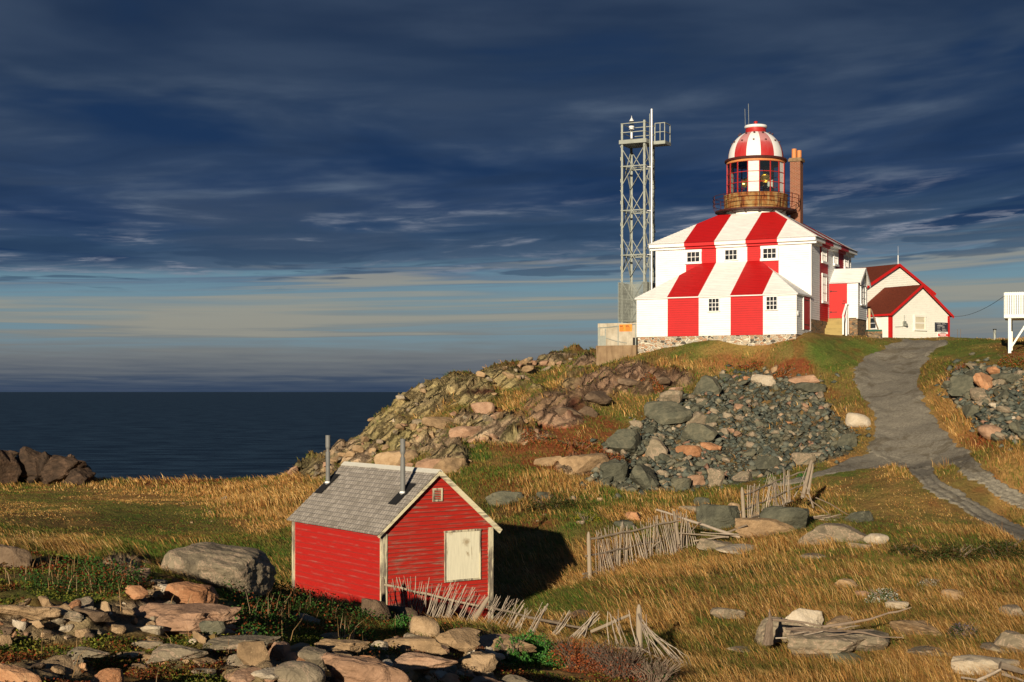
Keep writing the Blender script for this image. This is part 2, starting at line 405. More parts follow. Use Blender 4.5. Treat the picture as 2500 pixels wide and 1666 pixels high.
def roofshingle():
    m, t, b = mat('grey_wood_shingle', 0.9, 0.15); c = oc(t); x, y, z = t.sep(c)
    br = t.new('ShaderNodeTexBrick'); br.offset = 0.37; br.offset_frequency = 2
    t.l.new(t.comb(y, t.math('MULTIPLY', x, 1.31), 0), br.inputs['Vector'])
    br.inputs['Scale'].default_value = 1.0; br.inputs['Brick Width'].default_value = 0.13; br.inputs['Row Height'].default_value = 0.1495
    br.inputs['Mortar Size'].default_value = 0.009; br.inputs['Bias'].default_value = 0.0
    br.inputs['Color1'].default_value = (0.42, 0.38, 0.33, 1); br.inputs['Color2'].default_value = (0.24, 0.215, 0.185, 1); br.inputs['Mortar'].default_value = (0.025, 0.02, 0.018, 1)
    g = t.noise(t.comb(t.math('MULTIPLY', x, 2), t.math('MULTIPLY', y, 40), z), 1.2, 5, 0.6)
    n = t.noise(c, 1.8, 5, 0.6)
    col = t.mix(t.smooth(g, 0.35, 0.75, 0, 0.5), br.outputs[0], (0.42, 0.38, 0.33, 1))
    col = t.mix(t.smooth(n, 0.48, 0.7, 0, 0.45), col, (0.17, 0.15, 0.12, 1))
    t.put(b.inputs['Base Color'], col); bump(t, b, t.math('ADD', g, br.outputs['Fac']), 0.4, 0.008); return m
M['roofshingle'] = roofshingle()
def driftwood(name, a, bb):
    m, t, b = mat(name, 0.85, 0.15); info = t.new('ShaderNodeObjectInfo')
    c = oc(t); n = t.noise(c, 9, 6, 0.7)
    r = t.math('ADD', t.math('MULTIPLY', info.outputs['Random'], 0.5), t.math('MULTIPLY', n, 0.7))
    t.put(b.inputs['Base Color'], t.ramp(r, [(0.2, a), (0.8, bb)])); bump(t, b, n, 0.5, 0.01); return m
M['stick'] = driftwood('bleached_stick', (0.15, 0.11, 0.085), (0.42, 0.35, 0.27))
M['post'] = driftwood('weathered_post', (0.13, 0.10, 0.075), (0.31, 0.25, 0.18))
M['branch'] = driftwood('brown_branch', (0.06, 0.042, 0.032), (0.24, 0.18, 0.13))
def rockmat(name, c1, c2, c3, scale=1.0, strata=0.35, vein=None):
    m, t, b = mat(name, 0.88, 0.2); info = t.new('ShaderNodeObjectInfo'); c = oc(t)
    wp = t.new('ShaderNodeVectorMath', operation='SCALE'); t.l.new(t.new('ShaderNodeNewGeometry').outputs['Position'], wp.inputs[0]); wp.inputs['Scale'].default_value = 1.5   # metres, so the grain is not stretched with the stone
    off = t.new('ShaderNodeVectorMath', operation='ADD'); t.l.new(wp.outputs[0], off.inputs[0])
    t.l.new(t.comb(t.math('MULTIPLY', info.outputs['Random'], 37.0), t.math('MULTIPLY', info.outputs['Random'], 11.0), 0), off.inputs[1])
    p = off.outputs[0]; x, y, z = t.sep(p)
    n = t.noise(p, 1.7 * scale, 8, 0.66, 0.5); n2 = t.noise(p, 9 * scale, 6, 0.7)
    s_ = t.noise(t.comb(t.math('ADD', x, t.math('MULTIPLY', z, 1.4)), t.math('MULTIPLY', y, 1.0), t.math('MULTIPLY', t.math('SUBTRACT', z, t.math('MULTIPLY', x, 0.5)), 3.6)), 1.3 * scale, 5, 0.6, 0.3)
    k = t.math('ADD', t.math('MULTIPLY', n, 0.6), t.math('ADD', t.math('MULTIPLY', s_, 0.3), t.math('MULTIPLY', t.math('SUBTRACT', info.outputs['Random'], 0.5), 0.16)))
    col = t.ramp(k, [(0.28, c1), (0.45, c2), (0.62, c3)])
    col = t.mix(t.smooth(n2, 0.55, 0.72, 0, 0.35), col, (c1[0] * 0.5, c1[1] * 0.5, c1[2] * 0.5, 1))
    li = t.noise(p, 22 * scale, 3, 0.7); col = t.mix(t.smooth(li, 0.62, 0.68, 0, 0.55), col, (min(c3[0] * 1.25, .6), min(c3[1] * 1.3, .6), min(c3[2] * 1.25, .5), 1))
    if vein: col = t.mix(t.smooth(t.math('ABSOLUTE', t.math('SUBTRACT', n, 0.5)), 0.02, 0.003, 0, 0.8), col, (*vein, 1))
    t.put(b.inputs['Base Color'], col)
    h = t.math('ADD', t.math('MULTIPLY', n2, 0.5), t.math('ADD', n, t.math('MULTIPLY', s_, strata)))
    bump(t, b, h, 0.8, 0.07); return m
RM = {
 'tan': rockmat('tan_rock', (0.18, 0.12, 0.065), (0.33, 0.22, 0.12), (0.47, 0.33, 0.195)),
 'grey': rockmat('grey_rock', (0.12, 0.10, 0.07), (0.22, 0.18, 0.12), (0.32, 0.26, 0.18), vein=(0.42, 0.30, 0.21)),
 'dark': rockmat('dark_green_slate', (0.055, 0.056, 0.040), (0.10, 0.10, 0.070), (0.18, 0.165, 0.11), strata=0.9),
 'orange': rockmat('orange_rock', (0.30, 0.14, 0.065), (0.44, 0.22, 0.11), (0.54, 0.33, 0.18)),
 'pale': rockmat('pale_rock', (0.34, 0.27, 0.19), (0.46, 0.38, 0.27), (0.56, 0.48, 0.37)),
 'pink': rockmat('pinkish_rock', (0.21, 0.125, 0.075), (0.35, 0.21, 0.13), (0.46, 0.30, 0.195)),
 'crag': rockmat('dark_crag_rock', (0.022, 0.016, 0.012), (0.058, 0.038, 0.025), (0.13, 0.08, 0.05)),
 'brown': rockmat('brown_rock', (0.075, 0.05, 0.032), (0.14, 0.095, 0.06), (0.22, 0.155, 0.10)),
}
# ---------------------------------------------------------------- terrain
RNG = np.random.RandomState(7)
_T = [np.random.RandomState(100 + k).rand(256, 256) for k in range(12)]
def vn(x, y, k=0):
    x = np.asarray(x, float); y = np.asarray(y, float)
    xi = np.floor(x).astype(int); yi = np.floor(y).astype(int); fx = x - xi; fy = y - yi
    fx = fx * fx * (3 - 2 * fx); fy = fy * fy * (3 - 2 * fy); T = _T[k % 12]
    a = T[xi & 255, yi & 255]; b = T[(xi + 1) & 255, yi & 255]; c = T[xi & 255, (yi + 1) & 255]; d = T[(xi + 1) & 255, (yi + 1) & 255]
    return a + (b - a) * fx + (c - a) * fy + (a - b - c + d) * fx * fy
def fbm(x, y, k=0, o=4, g=0.5):
    s = 0; a = 1; t = 0
    for i in range(o):
        s = s + a * vn(x * 2 ** i + 17.3 * i, y * 2 ** i + 5.1 * i, k + i); t += a; a *= g
    return s / t
def ridged(x, y, k=0, o=4, g=0.55):
    s = 0; a = 1; t = 0
    for i in range(o):
        s = s + a * (1 - np.abs(2 * vn(x * 2 ** i + 9.7 * i, y * 2 ** i + 3.3 * i, k + i) - 1)); t += a; a *= g
    return s / t

CP = [  # photo pixel x, y and distance: points of the ground
 # near knoll
 (0,1666,13),(250,1666,13.5),(500,1666,15),(750,1666,16),(1000,1666,18),(1300,1666,22),(1600,1666,26),(2000,1666,27),(2500,1666,26),
 (0,1560,16),(250,1545,17),(500,1560,18),(750,1580,20),(1000,1590,22.5),(1200,1610,24.5),
 (-300,1500,16),(-300,1666,12),(0,1440,19),(250,1450,20),(500,1470,22),(750,1530,25),(0,1345,22),(250,1400,23),(450,1425,24),(620,1435,27),(760,1475,29),(900,1505,31.5),(1080,1545,31),(1230,1580,29),(1400,1600,27.5),
 # behind the knoll, shed ground and meadow
 (718,1452,39.8),(860,1500,37),(960,1530,36),(1200,1530,37.6),(1300,1480,40),(1150,1480,42),(950,1400,46),(720,1390,46),
 (0,1300,42),(300,1330,46),(560,1340,50),(0,1240,58),(300,1235,62),(600,1235,62),(-400,1230,60),(-400,1180,76),(0,1180,78),(300,1178,80),(600,1177,80),
 # field
 (1350,1440,39),(1500,1480,35),(1437,1415,43),(1700,1345,46),(1812,1305,47),(1970,1240,53),(1700,1480,34),(1900,1540,31),(2150,1550,30),(2450,1560,29),(2000,1400,38),(2300,1400,38),(2500,1420,36),(2700,1450,35),(2150,1300,45),(2500,1318,46),(2350,1230,52),(2500,1240,53),(2700,1250,52),(2263,1137,61),(2100,1170,57),(1500,1360,45),(1400,1280,48),(1600,1280,50),
 # slope up to the lighthouse
 (1350,1250,51),(1222,1235,54),(1487,1205,60),(1700,1190,60),(1950,1150,60),(1487,1130,64),(1700,1110,65),(1950,1080,65),(2050,1040,67),(1700,1000,71),(1900,960,73),(1849,903,77),(1650,920,76),(1560,980,72),(1430,960,74),(1400,1060,66),(1250,1100,64),(1250,1010,72),(1330,1160,57),
 (1100,1150,62),(1000,1110,70),(900,1150,72),(1100,1060,71),(1130,980,78),(1350,940,80),(1254,960,78),
 (700,1250,60),(650,1200,72),
 (1554,868,81.5),(1750,836,79),(1944,824,77.2),(1990,816,79.0),(2116,820,81.5),(2060,850,78),(2070,829,83),(2260,829,86),(2150,880,77),(2180,940,72),(2200,1040,66),
 (2330,830,84),(2400,829,80),(2465,862,70),(2500,850,72),(2400,920,67),(2350,1000,65),(2450,990,62),(2500,1080,57),(2500,1150,54),(2400,1100,59),(2700,900,66),(2700,1100,56),(2800,840,80),
 # crest and sea edge
 (690,1172,80),(786,1114,78),(882,1060,80),(935,1018,83),(988,975,85),(1041,945,88),(1147,924,92),(1254,898,94),(1360,871,95),(1445,860,96),
 (1554,862,88),
 (-900,1185,76),(-900,1500,18),
]
CPW = [((px - CX) / F * Y, Y, (HY - py) / F * Y) for px, py, Y in CP]
CPW += [(10, 97, 3.2), (22, 98, 3.45), (30, 98, 3.5), (38, 98, 3.4), (48, 98, 3.2), (50, 80, 3.0), (8, 92, 2.6), (20, 90, 3.4), (16, 84, 3.4),
        (-4, 8, -2.1), (4, 10, -3.0), (0, 3, -1.65), (8, 14, -4.2), (-6, 5, -1.6), (9, 5, -2.6), (16, 20, -5.0), (-14, 14, -2.0), (-30, 40, -5.0), (-40, 70, -5.3)]
CPA = np.array(CPW)
def _tps_fit(P, lam=0.0004):
    X = P[:, :2] / 50.0; n = len(X)
    r2 = ((X[:, None] - X[None]) ** 2).sum(-1); K = 0.5 * r2 * np.log(r2 + 1e-12) + lam * np.eye(n)
    A = np.zeros((n + 3, n + 3)); A[:n, :n] = K; A[:n, n] = 1; A[:n, n + 1:] = X; A[n, :n] = 1; A[n + 1:, :n] = X.T
    return np.linalg.solve(A, np.concatenate([P[:, 2], [0, 0, 0]]))
TW = _tps_fit(CPA)
def tps(x, y):
    x = np.atleast_1d(np.asarray(x, float)); y = np.atleast_1d(np.asarray(y, float)); sh = x.shape
    x = x.ravel() / 50; y = y.ravel() / 50; o = np.empty(len(x)); n = len(CPA)
    for i in range(0, len(x), 20000):
        xx, yy = x[i:i + 20000], y[i:i + 20000]
        r2 = (xx[:, None] - CPA[None, :, 0] / 50) ** 2 + (yy[:, None] - CPA[None, :, 1] / 50) ** 2
        o[i:i + 20000] = (0.5 * r2 * np.log(r2 + 1e-12)) @ TW[:n] + TW[n] + TW[n + 1] * xx + TW[n + 2] * yy
    return o.reshape(sh)
EDGE = np.array([(-2500, 80), (0, 81), (600, 81.5), (690, 80.5), (786, 78.5), (882, 80.5), (935, 83.5), (988, 85.5), (1041, 88.5), (1147, 92.5), (1254, 94.5), (1360, 95.5), (1445, 97), (1600, 112), (2000, 118), (5000, 118)], float)
def S(v): return v / 0.9412      # positions read off a 2353-wide view
def blobs(px, py, L):
    """soft union of ellipses given as (cx, cy, rx, ry[, strength]) in the 2353-wide view"""
    m = np.zeros(np.shape(px))
    for q in L:
        d = ((px - S(q[0])) / S(q[2])) ** 2 + ((py - S(q[1])) / S(q[3])) ** 2
        m = np.maximum(m, np.clip(1.5 - d, 0, 1) * (q[4] if len(q) > 4 else 1))
    return m
def inpoly(px, py, poly):
    px = np.asarray(px); py = np.asarray(py); r = np.zeros(px.shape, bool); n = len(poly)
    for i in range(n):
        x1, y1 = poly[i - 1]; x2, y2 = poly[i]
        if y1 == y2: continue
        c = ((y1 > py) != (y2 > py)) & (px < (x2 - x1) * (py - y1) / (y2 - y1) + x1)
        r ^= c
    return r
ROCK = [(960,925,70,38),(1050,895,90,36),(1180,868,90,26),(1290,828,95,18),(880,985,80,42),(800,1035,75,32),(715,1075,60,22),(960,1010,110,34),(1030,1050,50,30),
        (1285,935,85,42),(1350,885,70,40),(1440,860,80,36),(1540,870,60,24),(1120,965,90,20),(1330,1070,55,20),(1400,1095,40,18),(1480,885,60,25),(1140,1000,120,18),
        (120,1440,190,35),(380,1420,180,40),(620,1540,120,40),(850,1550,200,50),(1030,1480,140,30),(290,1300,70,25),(480,1520,150,25,.7),(100,1530,120,40,.6),(1150,1510,90,22)]
RUBBLE = [(S(a), S(b)) for a, b in [(1350,1112),(1440,1130),(1560,1132),(1700,1112),(1850,1075),(1950,1045),(1970,1010),(1905,930),(1870,885),(1760,852),(1640,872),(1600,905),(1530,905),(1480,965),(1400,1030),(1375,1070)]]
RUBBLE2 = [(S(a), S(b)) for a, b in [(2165,885),(2225,845),(2353,852),(2360,1015),(2290,1012),(2235,965),(2190,925)]]
RUBM = [(1650,1000,190,95),(1500,1075,110,50),(1780,960,120,75),(1700,890,80,30),(1850,1020,90,50),(2290,890,90,45),(2320,965,60,45)]
def proj(x, y, z): return CX + F * x / y, HY - F * z / y
def rockmask(px, py, x, y):
    r = np.clip(blobs(px, py, ROCK) * 1.6 - 0.9 * vn(x * 0.9, y * 0.9, 3), 0, 1)
    # towards the crest the bedrock shows only as slanting strips with turf between them
    st_ = ridged((x * 0.55 + y * 0.35) * 0.16, (x * 0.9 - y * 0.5) * 0.42, 6, 3); k = np.clip((px - S(1180)) / S(60), 0, 1) * (y > 55)
    return r * (1 - k * (1 - np.clip((st_ - 0.50) * 6, 0, 1)))
def H(x, y, detail=True):
    x = np.atleast_1d(np.asarray(x, float)); y = np.atleast_1d(np.asarray(y, float))
    z = tps(x, y); px, py = proj(x, np.maximum(y, 0.5), z)
    over = y - np.interp(px, EDGE[:, 0], EDGE[:, 1])
    z = z - np.clip(over, 0, 60) ** 1.15 * 1.1
    if detail:
        r = rockmask(px, py, x, y)
        # slanting ribs of bedrock on the slope, broken flags near the camera
        far = np.clip((y - 40) / 15, 0, 1)
        u = x * 0.55 + y * 0.35; v = x * 0.9 - y * 0.5
        rib = ridged(u * 0.35, v * 1.1, 1, 5, 0.6)
        blk = np.abs(((fbm(x * 0.5, y * 0.5, 5, 3) * 5 + v * 0.6) % 1.0) - 0.5)
        z = z + far * r * (1.5 * (rib - 0.55) + 0.5 * blk)
        near = 1 - far
        fl = ridged(x * 0.45 + 3, y * 1.3 - x * 0.3, 4, 5, 0.6)
        z = z + near * r * (fl - 0.5) * 0.55
        z = z + (fbm(x * 0.35, y * 0.35, 7, 3) - 0.5) * 0.35 * (1 - 0.6 * r) * np.clip(y / 20, 0.3, 1) + (fbm(x * 2.2, y * 2.2, 2, 4) - 0.5) * (0.10 + 0.25 * r)
        rb = blobs(px, py, RUBM); z = z + rb * ((fbm(x * 0.8, y * 0.8, 9, 3) - 0.5) * 0.9 + 0.15)
    return np.clip(z, -33, 9)
def G(px, py):
    """world point where the sight line of a photo pixel first meets the ground"""
    ys = np.exp(np.linspace(math.log(6), math.log(104), 1500)); a = (px - CX) / F; k = (HY - py) / F
    d = H(a * ys, ys) - k * ys
    i = np.argmax(d > 0)
    if not (d > 0).any(): i = int(np.argmax(d / ys))
    if i > 0 and d[i] > 0:
        t_ = d[i - 1] / (d[i - 1] - d[i]); Y = ys[i - 1] + (ys[i] - ys[i - 1]) * t_
    else: Y = ys[i]
    return Vector((a * Y, Y, float(H(a * Y, Y)[0])))
def GD(dx, dy): return G(S(dx), S(dy))
_ya = np.concatenate([np.geomspace(1.6, 9, 50)[:-1], np.geomspace(9, 100, 680), np.linspace(101, 150, 40)])
_aa = np.linspace(-0.62, 0.62, 960)
YY, AA = np.meshgrid(_ya, _aa, indexing='ij'); XX = AA * YY
ZZ = H(XX, YY)
LY = np.log(_ya)
def HG(x, y):
    """height read from the terrain grid (fast, for scattering)"""
    j = np.clip((x / y - _aa[0]) / (_aa[1] - _aa[0]), 0, len(_aa) - 1.001); i = np.interp(y, _ya, np.arange(len(_ya))); i = np.clip(i, 0, len(_ya) - 1.001)
    i0 = i.astype(int); j0 = j.astype(int); fi = i - i0; fj = j - j0
    return (ZZ[i0, j0] * (1 - fi) + ZZ[i0 + 1, j0] * fi) * (1 - fj) + (ZZ[i0, j0 + 1] * (1 - fi) + ZZ[i0 + 1, j0 + 1] * fi) * fj

# ground cover zones in the 2353-wide view
Z_STRAW = [(420,1128,210,26),(600,1160,80,60),(690,1140,60,60),(1230,1150,90,60,.8),(1300,1120,80,40,.7),(1500,1170,120,35),(1150,1240,40,50),(1900,1360,450,70),(2100,1320,300,60),(1500,1380,150,60),(1800,1540,500,40),(2200,1530,200,60),(1450,1285,160,50,.7),(2330,1170,60,140),(2220,960,50,70),(2320,1060,60,40),(1650,1330,200,60,.8),(2200,1420,160,60),(1950,1060,50,14),(1780,1260,120,30),(1300,1000,60,30,.5),(1200,940,80,30,.8),(1420,930,70,40,.6),(1600,845,120,20,.8),(1100,1000,60,20,.6),(1000,960,60,20,.5),(1330,880,80,30,.5)]
Z_GREEN = [(520,1290,170,42),(290,1258,60,18),(350,1180,160,28,.5),(1090,1040,36,18),(1430,955,90,30,.7),(1930,800,110,22),(1880,830,70,25,.8),(2250,800,110,24),(1400,1150,200,20,.8),(1750,1110,120,12),(1350,1385,140,28,.8),(1480,1370,80,22),(1950,1080,60,14),(1650,800,110,18,.7),(2150,1290,180,42,.8),(1850,1330,120,40,.6),(1300,1190,60,20),(700,1330,110,60,.8),(620,1400,120,60,.8),(200,1340,180,40,.7),(80,1190,140,50,.3),(2050,1180,140,50,.4),(1500,900,60,60,.5),(1180,985,60,18,.6)]
Z_RUST = [(430,1108,120,14),(1300,1010,180,50),(1400,1050,120,45),(1150,960,80,20,.6),(1250,1065,80,25,.8),(1700,830,90,18,.7),(1800,850,60,20,.8),(1150,1110,70,40,.5),(1520,860,50,25,.6),(2270,1010,50,25),(2330,800,40,25,.6),(1700,1040,60,10,.6),(1200,1190,90,30,.5),(1450,1350,90,30,.5),(2280,1330,100,30,.6),(1050,1530,200,40,.5)]
Z_DARK = [(1260,1158,90,22),(2250,1270,150,22),(120,1210,120,30,.7),(1720,1310,120,14,.7),(1150,1170,60,30,.6),(700,1400,150,40,.6),(300,1200,200,20,.4)]
def zones(px, py, x, y):
    n1 = fbm(x * 0.28, y * 0.28, 6, 4); n2 = fbm(x * 1.1 + 7, y * 1.1, 8, 4)
    j = (n1 - 0.5) * 90; k = (n2 - 0.5) * 30
    st_ = blobs(px + j, py + k, Z_STRAW); gr = blobs(px + j, py + k, Z_GREEN); ru = blobs(px + j, py + k, Z_RUST); dk = blobs(px + j, py + k, Z_DARK)
    st_ = np.clip(st_ + np.clip((n1 - 0.52) * 4, 0, 0.7), 0, 1.2); gr = np.clip(gr + np.clip((0.44 - n2) * 4, 0, 0.6), 0, 1.2); ru = np.clip(ru * (0.4 + n2 * 1.3) + np.clip((n2 - 0.62) * 4, 0, 0.5), 0, 1.2)
    rk = rockmask(px, py, x, y)
    rb = np.maximum(inpoly(px, py, RUBBLE), inpoly(px, py, RUBBLE2)).astype(float)
    return st_, gr, ru, dk, rk, rb
PXG, PYG = proj(XX, YY, ZZ)
st_, gr, ru, dk, rk, rb = zones(PXG, PYG, XX, YY)
def lay(c, m, col):
    m = np.clip(m, 0, 1)[..., None]; return c * (1 - m) + np.array(col) * m
nz = fbm(XX * 3, YY * 3, 10, 4)
gc = np.ones(XX.shape + (3,)) * np.array((0.20, 0.135, 0.045))
gc = lay(gc, (nz - 0.4) * 1.5, (0.15, 0.13, 0.035))
gc = lay(gc, gr * 0.8, (0.085, 0.13, 0.024)); gc = lay(gc, st_ * 0.75, (0.36, 0.20, 0.07)); gc = lay(gc, ru * 0.8, (0.21, 0.062, 0.025)); gc = lay(gc, dk * 0.8, (0.055, 0.040, 0.018))
nb = fbm(XX * 0.5, YY * 0.5, 11, 4)
rc = np.ones_like(gc) * np.array((0.26, 0.19, 0.115)); rc = lay(rc, (nb - 0.42) * 4, (0.34, 0.25, 0.17)); rc = lay(rc, (0.5 - nb) * 5, (0.20, 0.17, 0.085))
brn = blobs(PXG, PYG, [(1290,930,90,50),(1360,880,80,60),(1480,850,120,70),(1480,900,80,40)]); rc = lay(rc, brn * 0.8, (0.19, 0.115, 0.075))
lich = blobs(PXG, PYG, [(900,960,120,60),(1050,895,120,40),(1200,870,120,30)]); rc = lay(rc, lich * 0.7, (0.27, 0.225, 0.10))
wet = blobs(PXG, PYG, [(1325,935,22,24),(1250,845,70,7),(1110,900,45,7)]); rc = lay(rc, wet, (0.07, 0.028, 0.018))
gc = gc * (1 - rk[..., None]) + rc * 1.35 * rk[..., None]
gc = lay(gc, np.where(rb > 0, 0.95, 0) * np.clip((nz - .28) * 6, 0, 1), (0.08, 0.08, 0.058))
gc = gc * (0.9 + 0.5 * nz[..., None])
nr, ncol = XX.shape
me = bpy.data.meshes.new('hillside_ground')
co = np.stack([XX, YY, ZZ], -1).reshape(-1, 3)
idx = np.arange(nr * ncol).reshape(nr, ncol)
fc = np.stack([idx[:-1, :-1], idx[:-1, 1:], idx[1:, 1:], idx[1:, :-1]], -1).reshape(-1, 4)
def fast_mesh(name, co, fc, mats, smooth=True, color=None, parent=None, alpha=None):
    me = bpy.data.meshes.new(name); k = fc.shape[1]
    me.vertices.add(len(co)); me.vertices.foreach_set('co', np.ascontiguousarray(co, np.float32).ravel())
    me.loops.add(fc.size); me.loops.foreach_set('vertex_index', np.ascontiguousarray(fc, np.int32).ravel())
    me.polygons.add(len(fc)); me.polygons.foreach_set('loop_start', np.arange(0, fc.size, k, dtype=np.int32))
    if smooth: me.polygons.foreach_set('use_smooth', np.ones(len(fc), bool))
    if color is not None:
        at = me.color_attributes.new('kind', 'FLOAT_COLOR', 'POINT'); c4 = np.ones((len(co), 4), np.float32); c4[:, :3] = color
        if alpha is not None: c4[:, 3] = alpha
        at.data.foreach_set('color', c4.ravel())
    me.update(calc_edges=True); me.validate(clean_customdata=False)
    for m in (mats if isinstance(mats, list) else [mats]): me.materials.append(m)
    o = bpy.data.objects.new(name, me); COL.objects.link(o)
    if parent: o.parent = parent
    return o
def ground_mat():
    m, t, b = mat('ground', 0.95, 0.1); at = t.new('ShaderNodeAttribute', attribute_name='kind'); c = oc(t)
    n = t.noise(c, 7, 8, 0.72); n2 = t.noise(c, 1.3, 6, 0.6)
    col = t.mix(0.75, at.outputs[0], t.ramp(n, [(0.3, (0.28, 0.26, 0.26)), (0.7, (0.72, 0.72, 0.70))]), 'OVERLAY')
    col = t.mix(0.4, col, t.ramp(n2, [(0.35, (0.36, 0.36, 0.36)), (0.65, (0.62, 0.62, 0.6))]), 'OVERLAY')
    # bedrock: joints and slanting cleavage planes
    rk_ = t.math('SUBTRACT', at.outputs['Alpha'], 0.0, True); x, y, z = t.sep(c)
    cv = t.comb(t.math('MULTIPLY', t.math('ADD', x, t.math('MULTIPLY', z, -0.9)), 2.1), t.math('MULTIPLY', t.math('SUBTRACT', y, t.math('MULTIPLY', x, 0.6)), 0.75), t.math('MULTIPLY', z, 1.1))
    ds = t.new('ShaderNodeVectorMath', operation='ADD'); t.l.new(cv, ds.inputs[0]); t.l.new(t.comb(n2, n, n2), ds.inputs[1])
    vo = t.new('ShaderNodeTexVoronoi', feature='DISTANCE_TO_EDGE'); vo.inputs['Scale'].default_value = 0.6; t.l.new(ds.outputs[0], vo.inputs['Vector'])
    vc = t.new('ShaderNodeTexVoronoi', feature='F1'); vc.inputs['Scale'].default_value = 0.6; t.l.new(ds.outputs[0], vc.inputs['Vector'])
    ck = t.math('MULTIPLY', t.smooth(vo.outputs['Distance'], 0.055, 0.01), rk_)
    col = t.mix(t.math('MULTIPLY', rk_, 0.55), col, t.ramp(t.sep(vc.outputs['Color'])[0], [(0.0, (0.30, 0.30, 0.29)), (1.0, (0.70, 0.68, 0.64))]), 'OVERLAY')
    col = t.mix(t.math('MULTIPLY', ck, 0.6), col, (0.045, 0.032, 0.022, 1))
    h = t.math('ADD', t.math('MULTIPLY', t.math('ADD', n, n2), 0.5), t.math('MULTIPLY', rk_, t.math('ADD', t.math('MULTIPLY', t.smooth(vo.outputs['Distance'], 0.0, 0.12), 0.9), t.math('MULTIPLY', t.sep(vc.outputs['Color'])[1], 0.9))))
    t.put(b.inputs['Base Color'], col); bump(t, b, h, 1.0, 0.24); return m
M['ground'] = ground_mat()
tag(fast_mesh('hillside_ground', co, fc, M['ground'], color=gc.reshape(-1, 3), alpha=np.clip(rk, 0, 1).ravel()), kind='structure')

# land to the sides and behind the camera, plus a knoll added for shade
bx, by = np.meshgrid(np.linspace(-90, 90, 181), np.linspace(-70, 60, 131), indexing='ij')
SHADOW_KNOLL = [(-5.2, -0.6, 1.0, 3.0, 1.0)]   # unseen knoll added to cast a shadow: x, y, radius x, height, radius y
bz = -1.75 - np.clip(np.hypot(bx, by) - 3, 0, 30) * 0.03 + (fbm(bx * 0.2, by * 0.2, 3, 4) - 0.5) * 1.2
bz = np.where(bx > 8, bz - (bx - 8) * 0.1, bz)
for kx, ky, rx, hh, ry in SHADOW_KNOLL: bz = bz + hh * np.exp(-((bx - kx) / rx) ** 2 - ((by - ky) / ry) ** 2)
inside = (np.abs(bx) < 0.60 * by) & (by > 1.7)
front = by > 1.6
bz = np.where(front & ~inside, np.minimum(bz, 3), bz)
bz = np.where(by > 16, -6.5 - (by - 16) * 0.03, bz)
bz = np.where(inside, -40, bz)
bidx = np.arange(bx.size).reshape(bx.shape)
bf = np.stack([bidx[:-1, :-1], bidx[1:, :-1], bidx[1:, 1:], bidx[:-1, 1:]], -1).reshape(-1, 4)
keep = ~(inside.ravel()[bf].any(1))
bc = np.ones((bx.size, 3)) * np.array((0.15, 0.10, 0.04))
tag(fast_mesh('ground_with_shadow_knoll', np.stack([bx, by, bz], -1).reshape(-1, 3), bf[keep], M['ground'], color=bc, alpha=0.0), kind='structure')

def sea_mat():
    m = bpy.data.materials.new('sea'); m.use_nodes = True; t = NT(m.node_tree); t.n.clear()
    ge = t.new('ShaderNodeNewGeometry'); x, y, z = t.sep(ge.outputs['Position'])
    n = t.noise(t.comb(t.math('MULTIPLY', x, 0.035), t.math('MULTIPLY', y, 0.07), 0), 1.0, 9, 0.66, 0.3)
    far = t.math('DIVIDE', 1.0, t.math('ADD', 1.0, t.math('MULTIPLY', y, 0.0006)))
    big = t.noise(t.comb(t.math('MULTIPLY', x, 0.0015), t.math('MULTIPLY', y, 0.003), 0), 1.0, 5, 0.6)
    d = t.new('ShaderNodeBsdfDiffuse'); t.put(d.inputs[0], t.mix(t.smooth(n, 0.35, 0.68), (0.007, 0.022, 0.046, 1), (0.034, 0.072, 0.118, 1)))
    g = t.new('ShaderNodeBsdfGlossy'); g.inputs['Roughness'].default_value = 0.35; g.inputs[0].default_value = (0.5, 0.6, 0.72, 1)
    bn = t.new('ShaderNodeBump'); bn.inputs['Strength'].default_value = 1.0; bn.inputs['Distance'].default_value = 2.2; t.put(bn.inputs['Height'], t.math('ADD', n, big))
    t.l.new(bn.outputs[0], d.inputs['Normal']); t.l.new(bn.outputs[0], g.inputs['Normal'])
    mx = t.new('ShaderNodeMixShader'); mx.inputs[0].default_value = 0.12; t.l.new(d.outputs[0], mx.inputs[1]); t.l.new(g.outputs[0], mx.inputs[2])
    o = t.new('ShaderNodeOutputMaterial'); t.l.new(mx.outputs[0], o.inputs[0]); return m
M['sea'] = sea_mat()
s_ = MB(); s_.poly([(-150000, -200, -30), (150000, -200, -30), (150000, 200000, -30), (-150000, 200000, -30)])
tag(s_.build('sea', M['sea']), kind='structure')

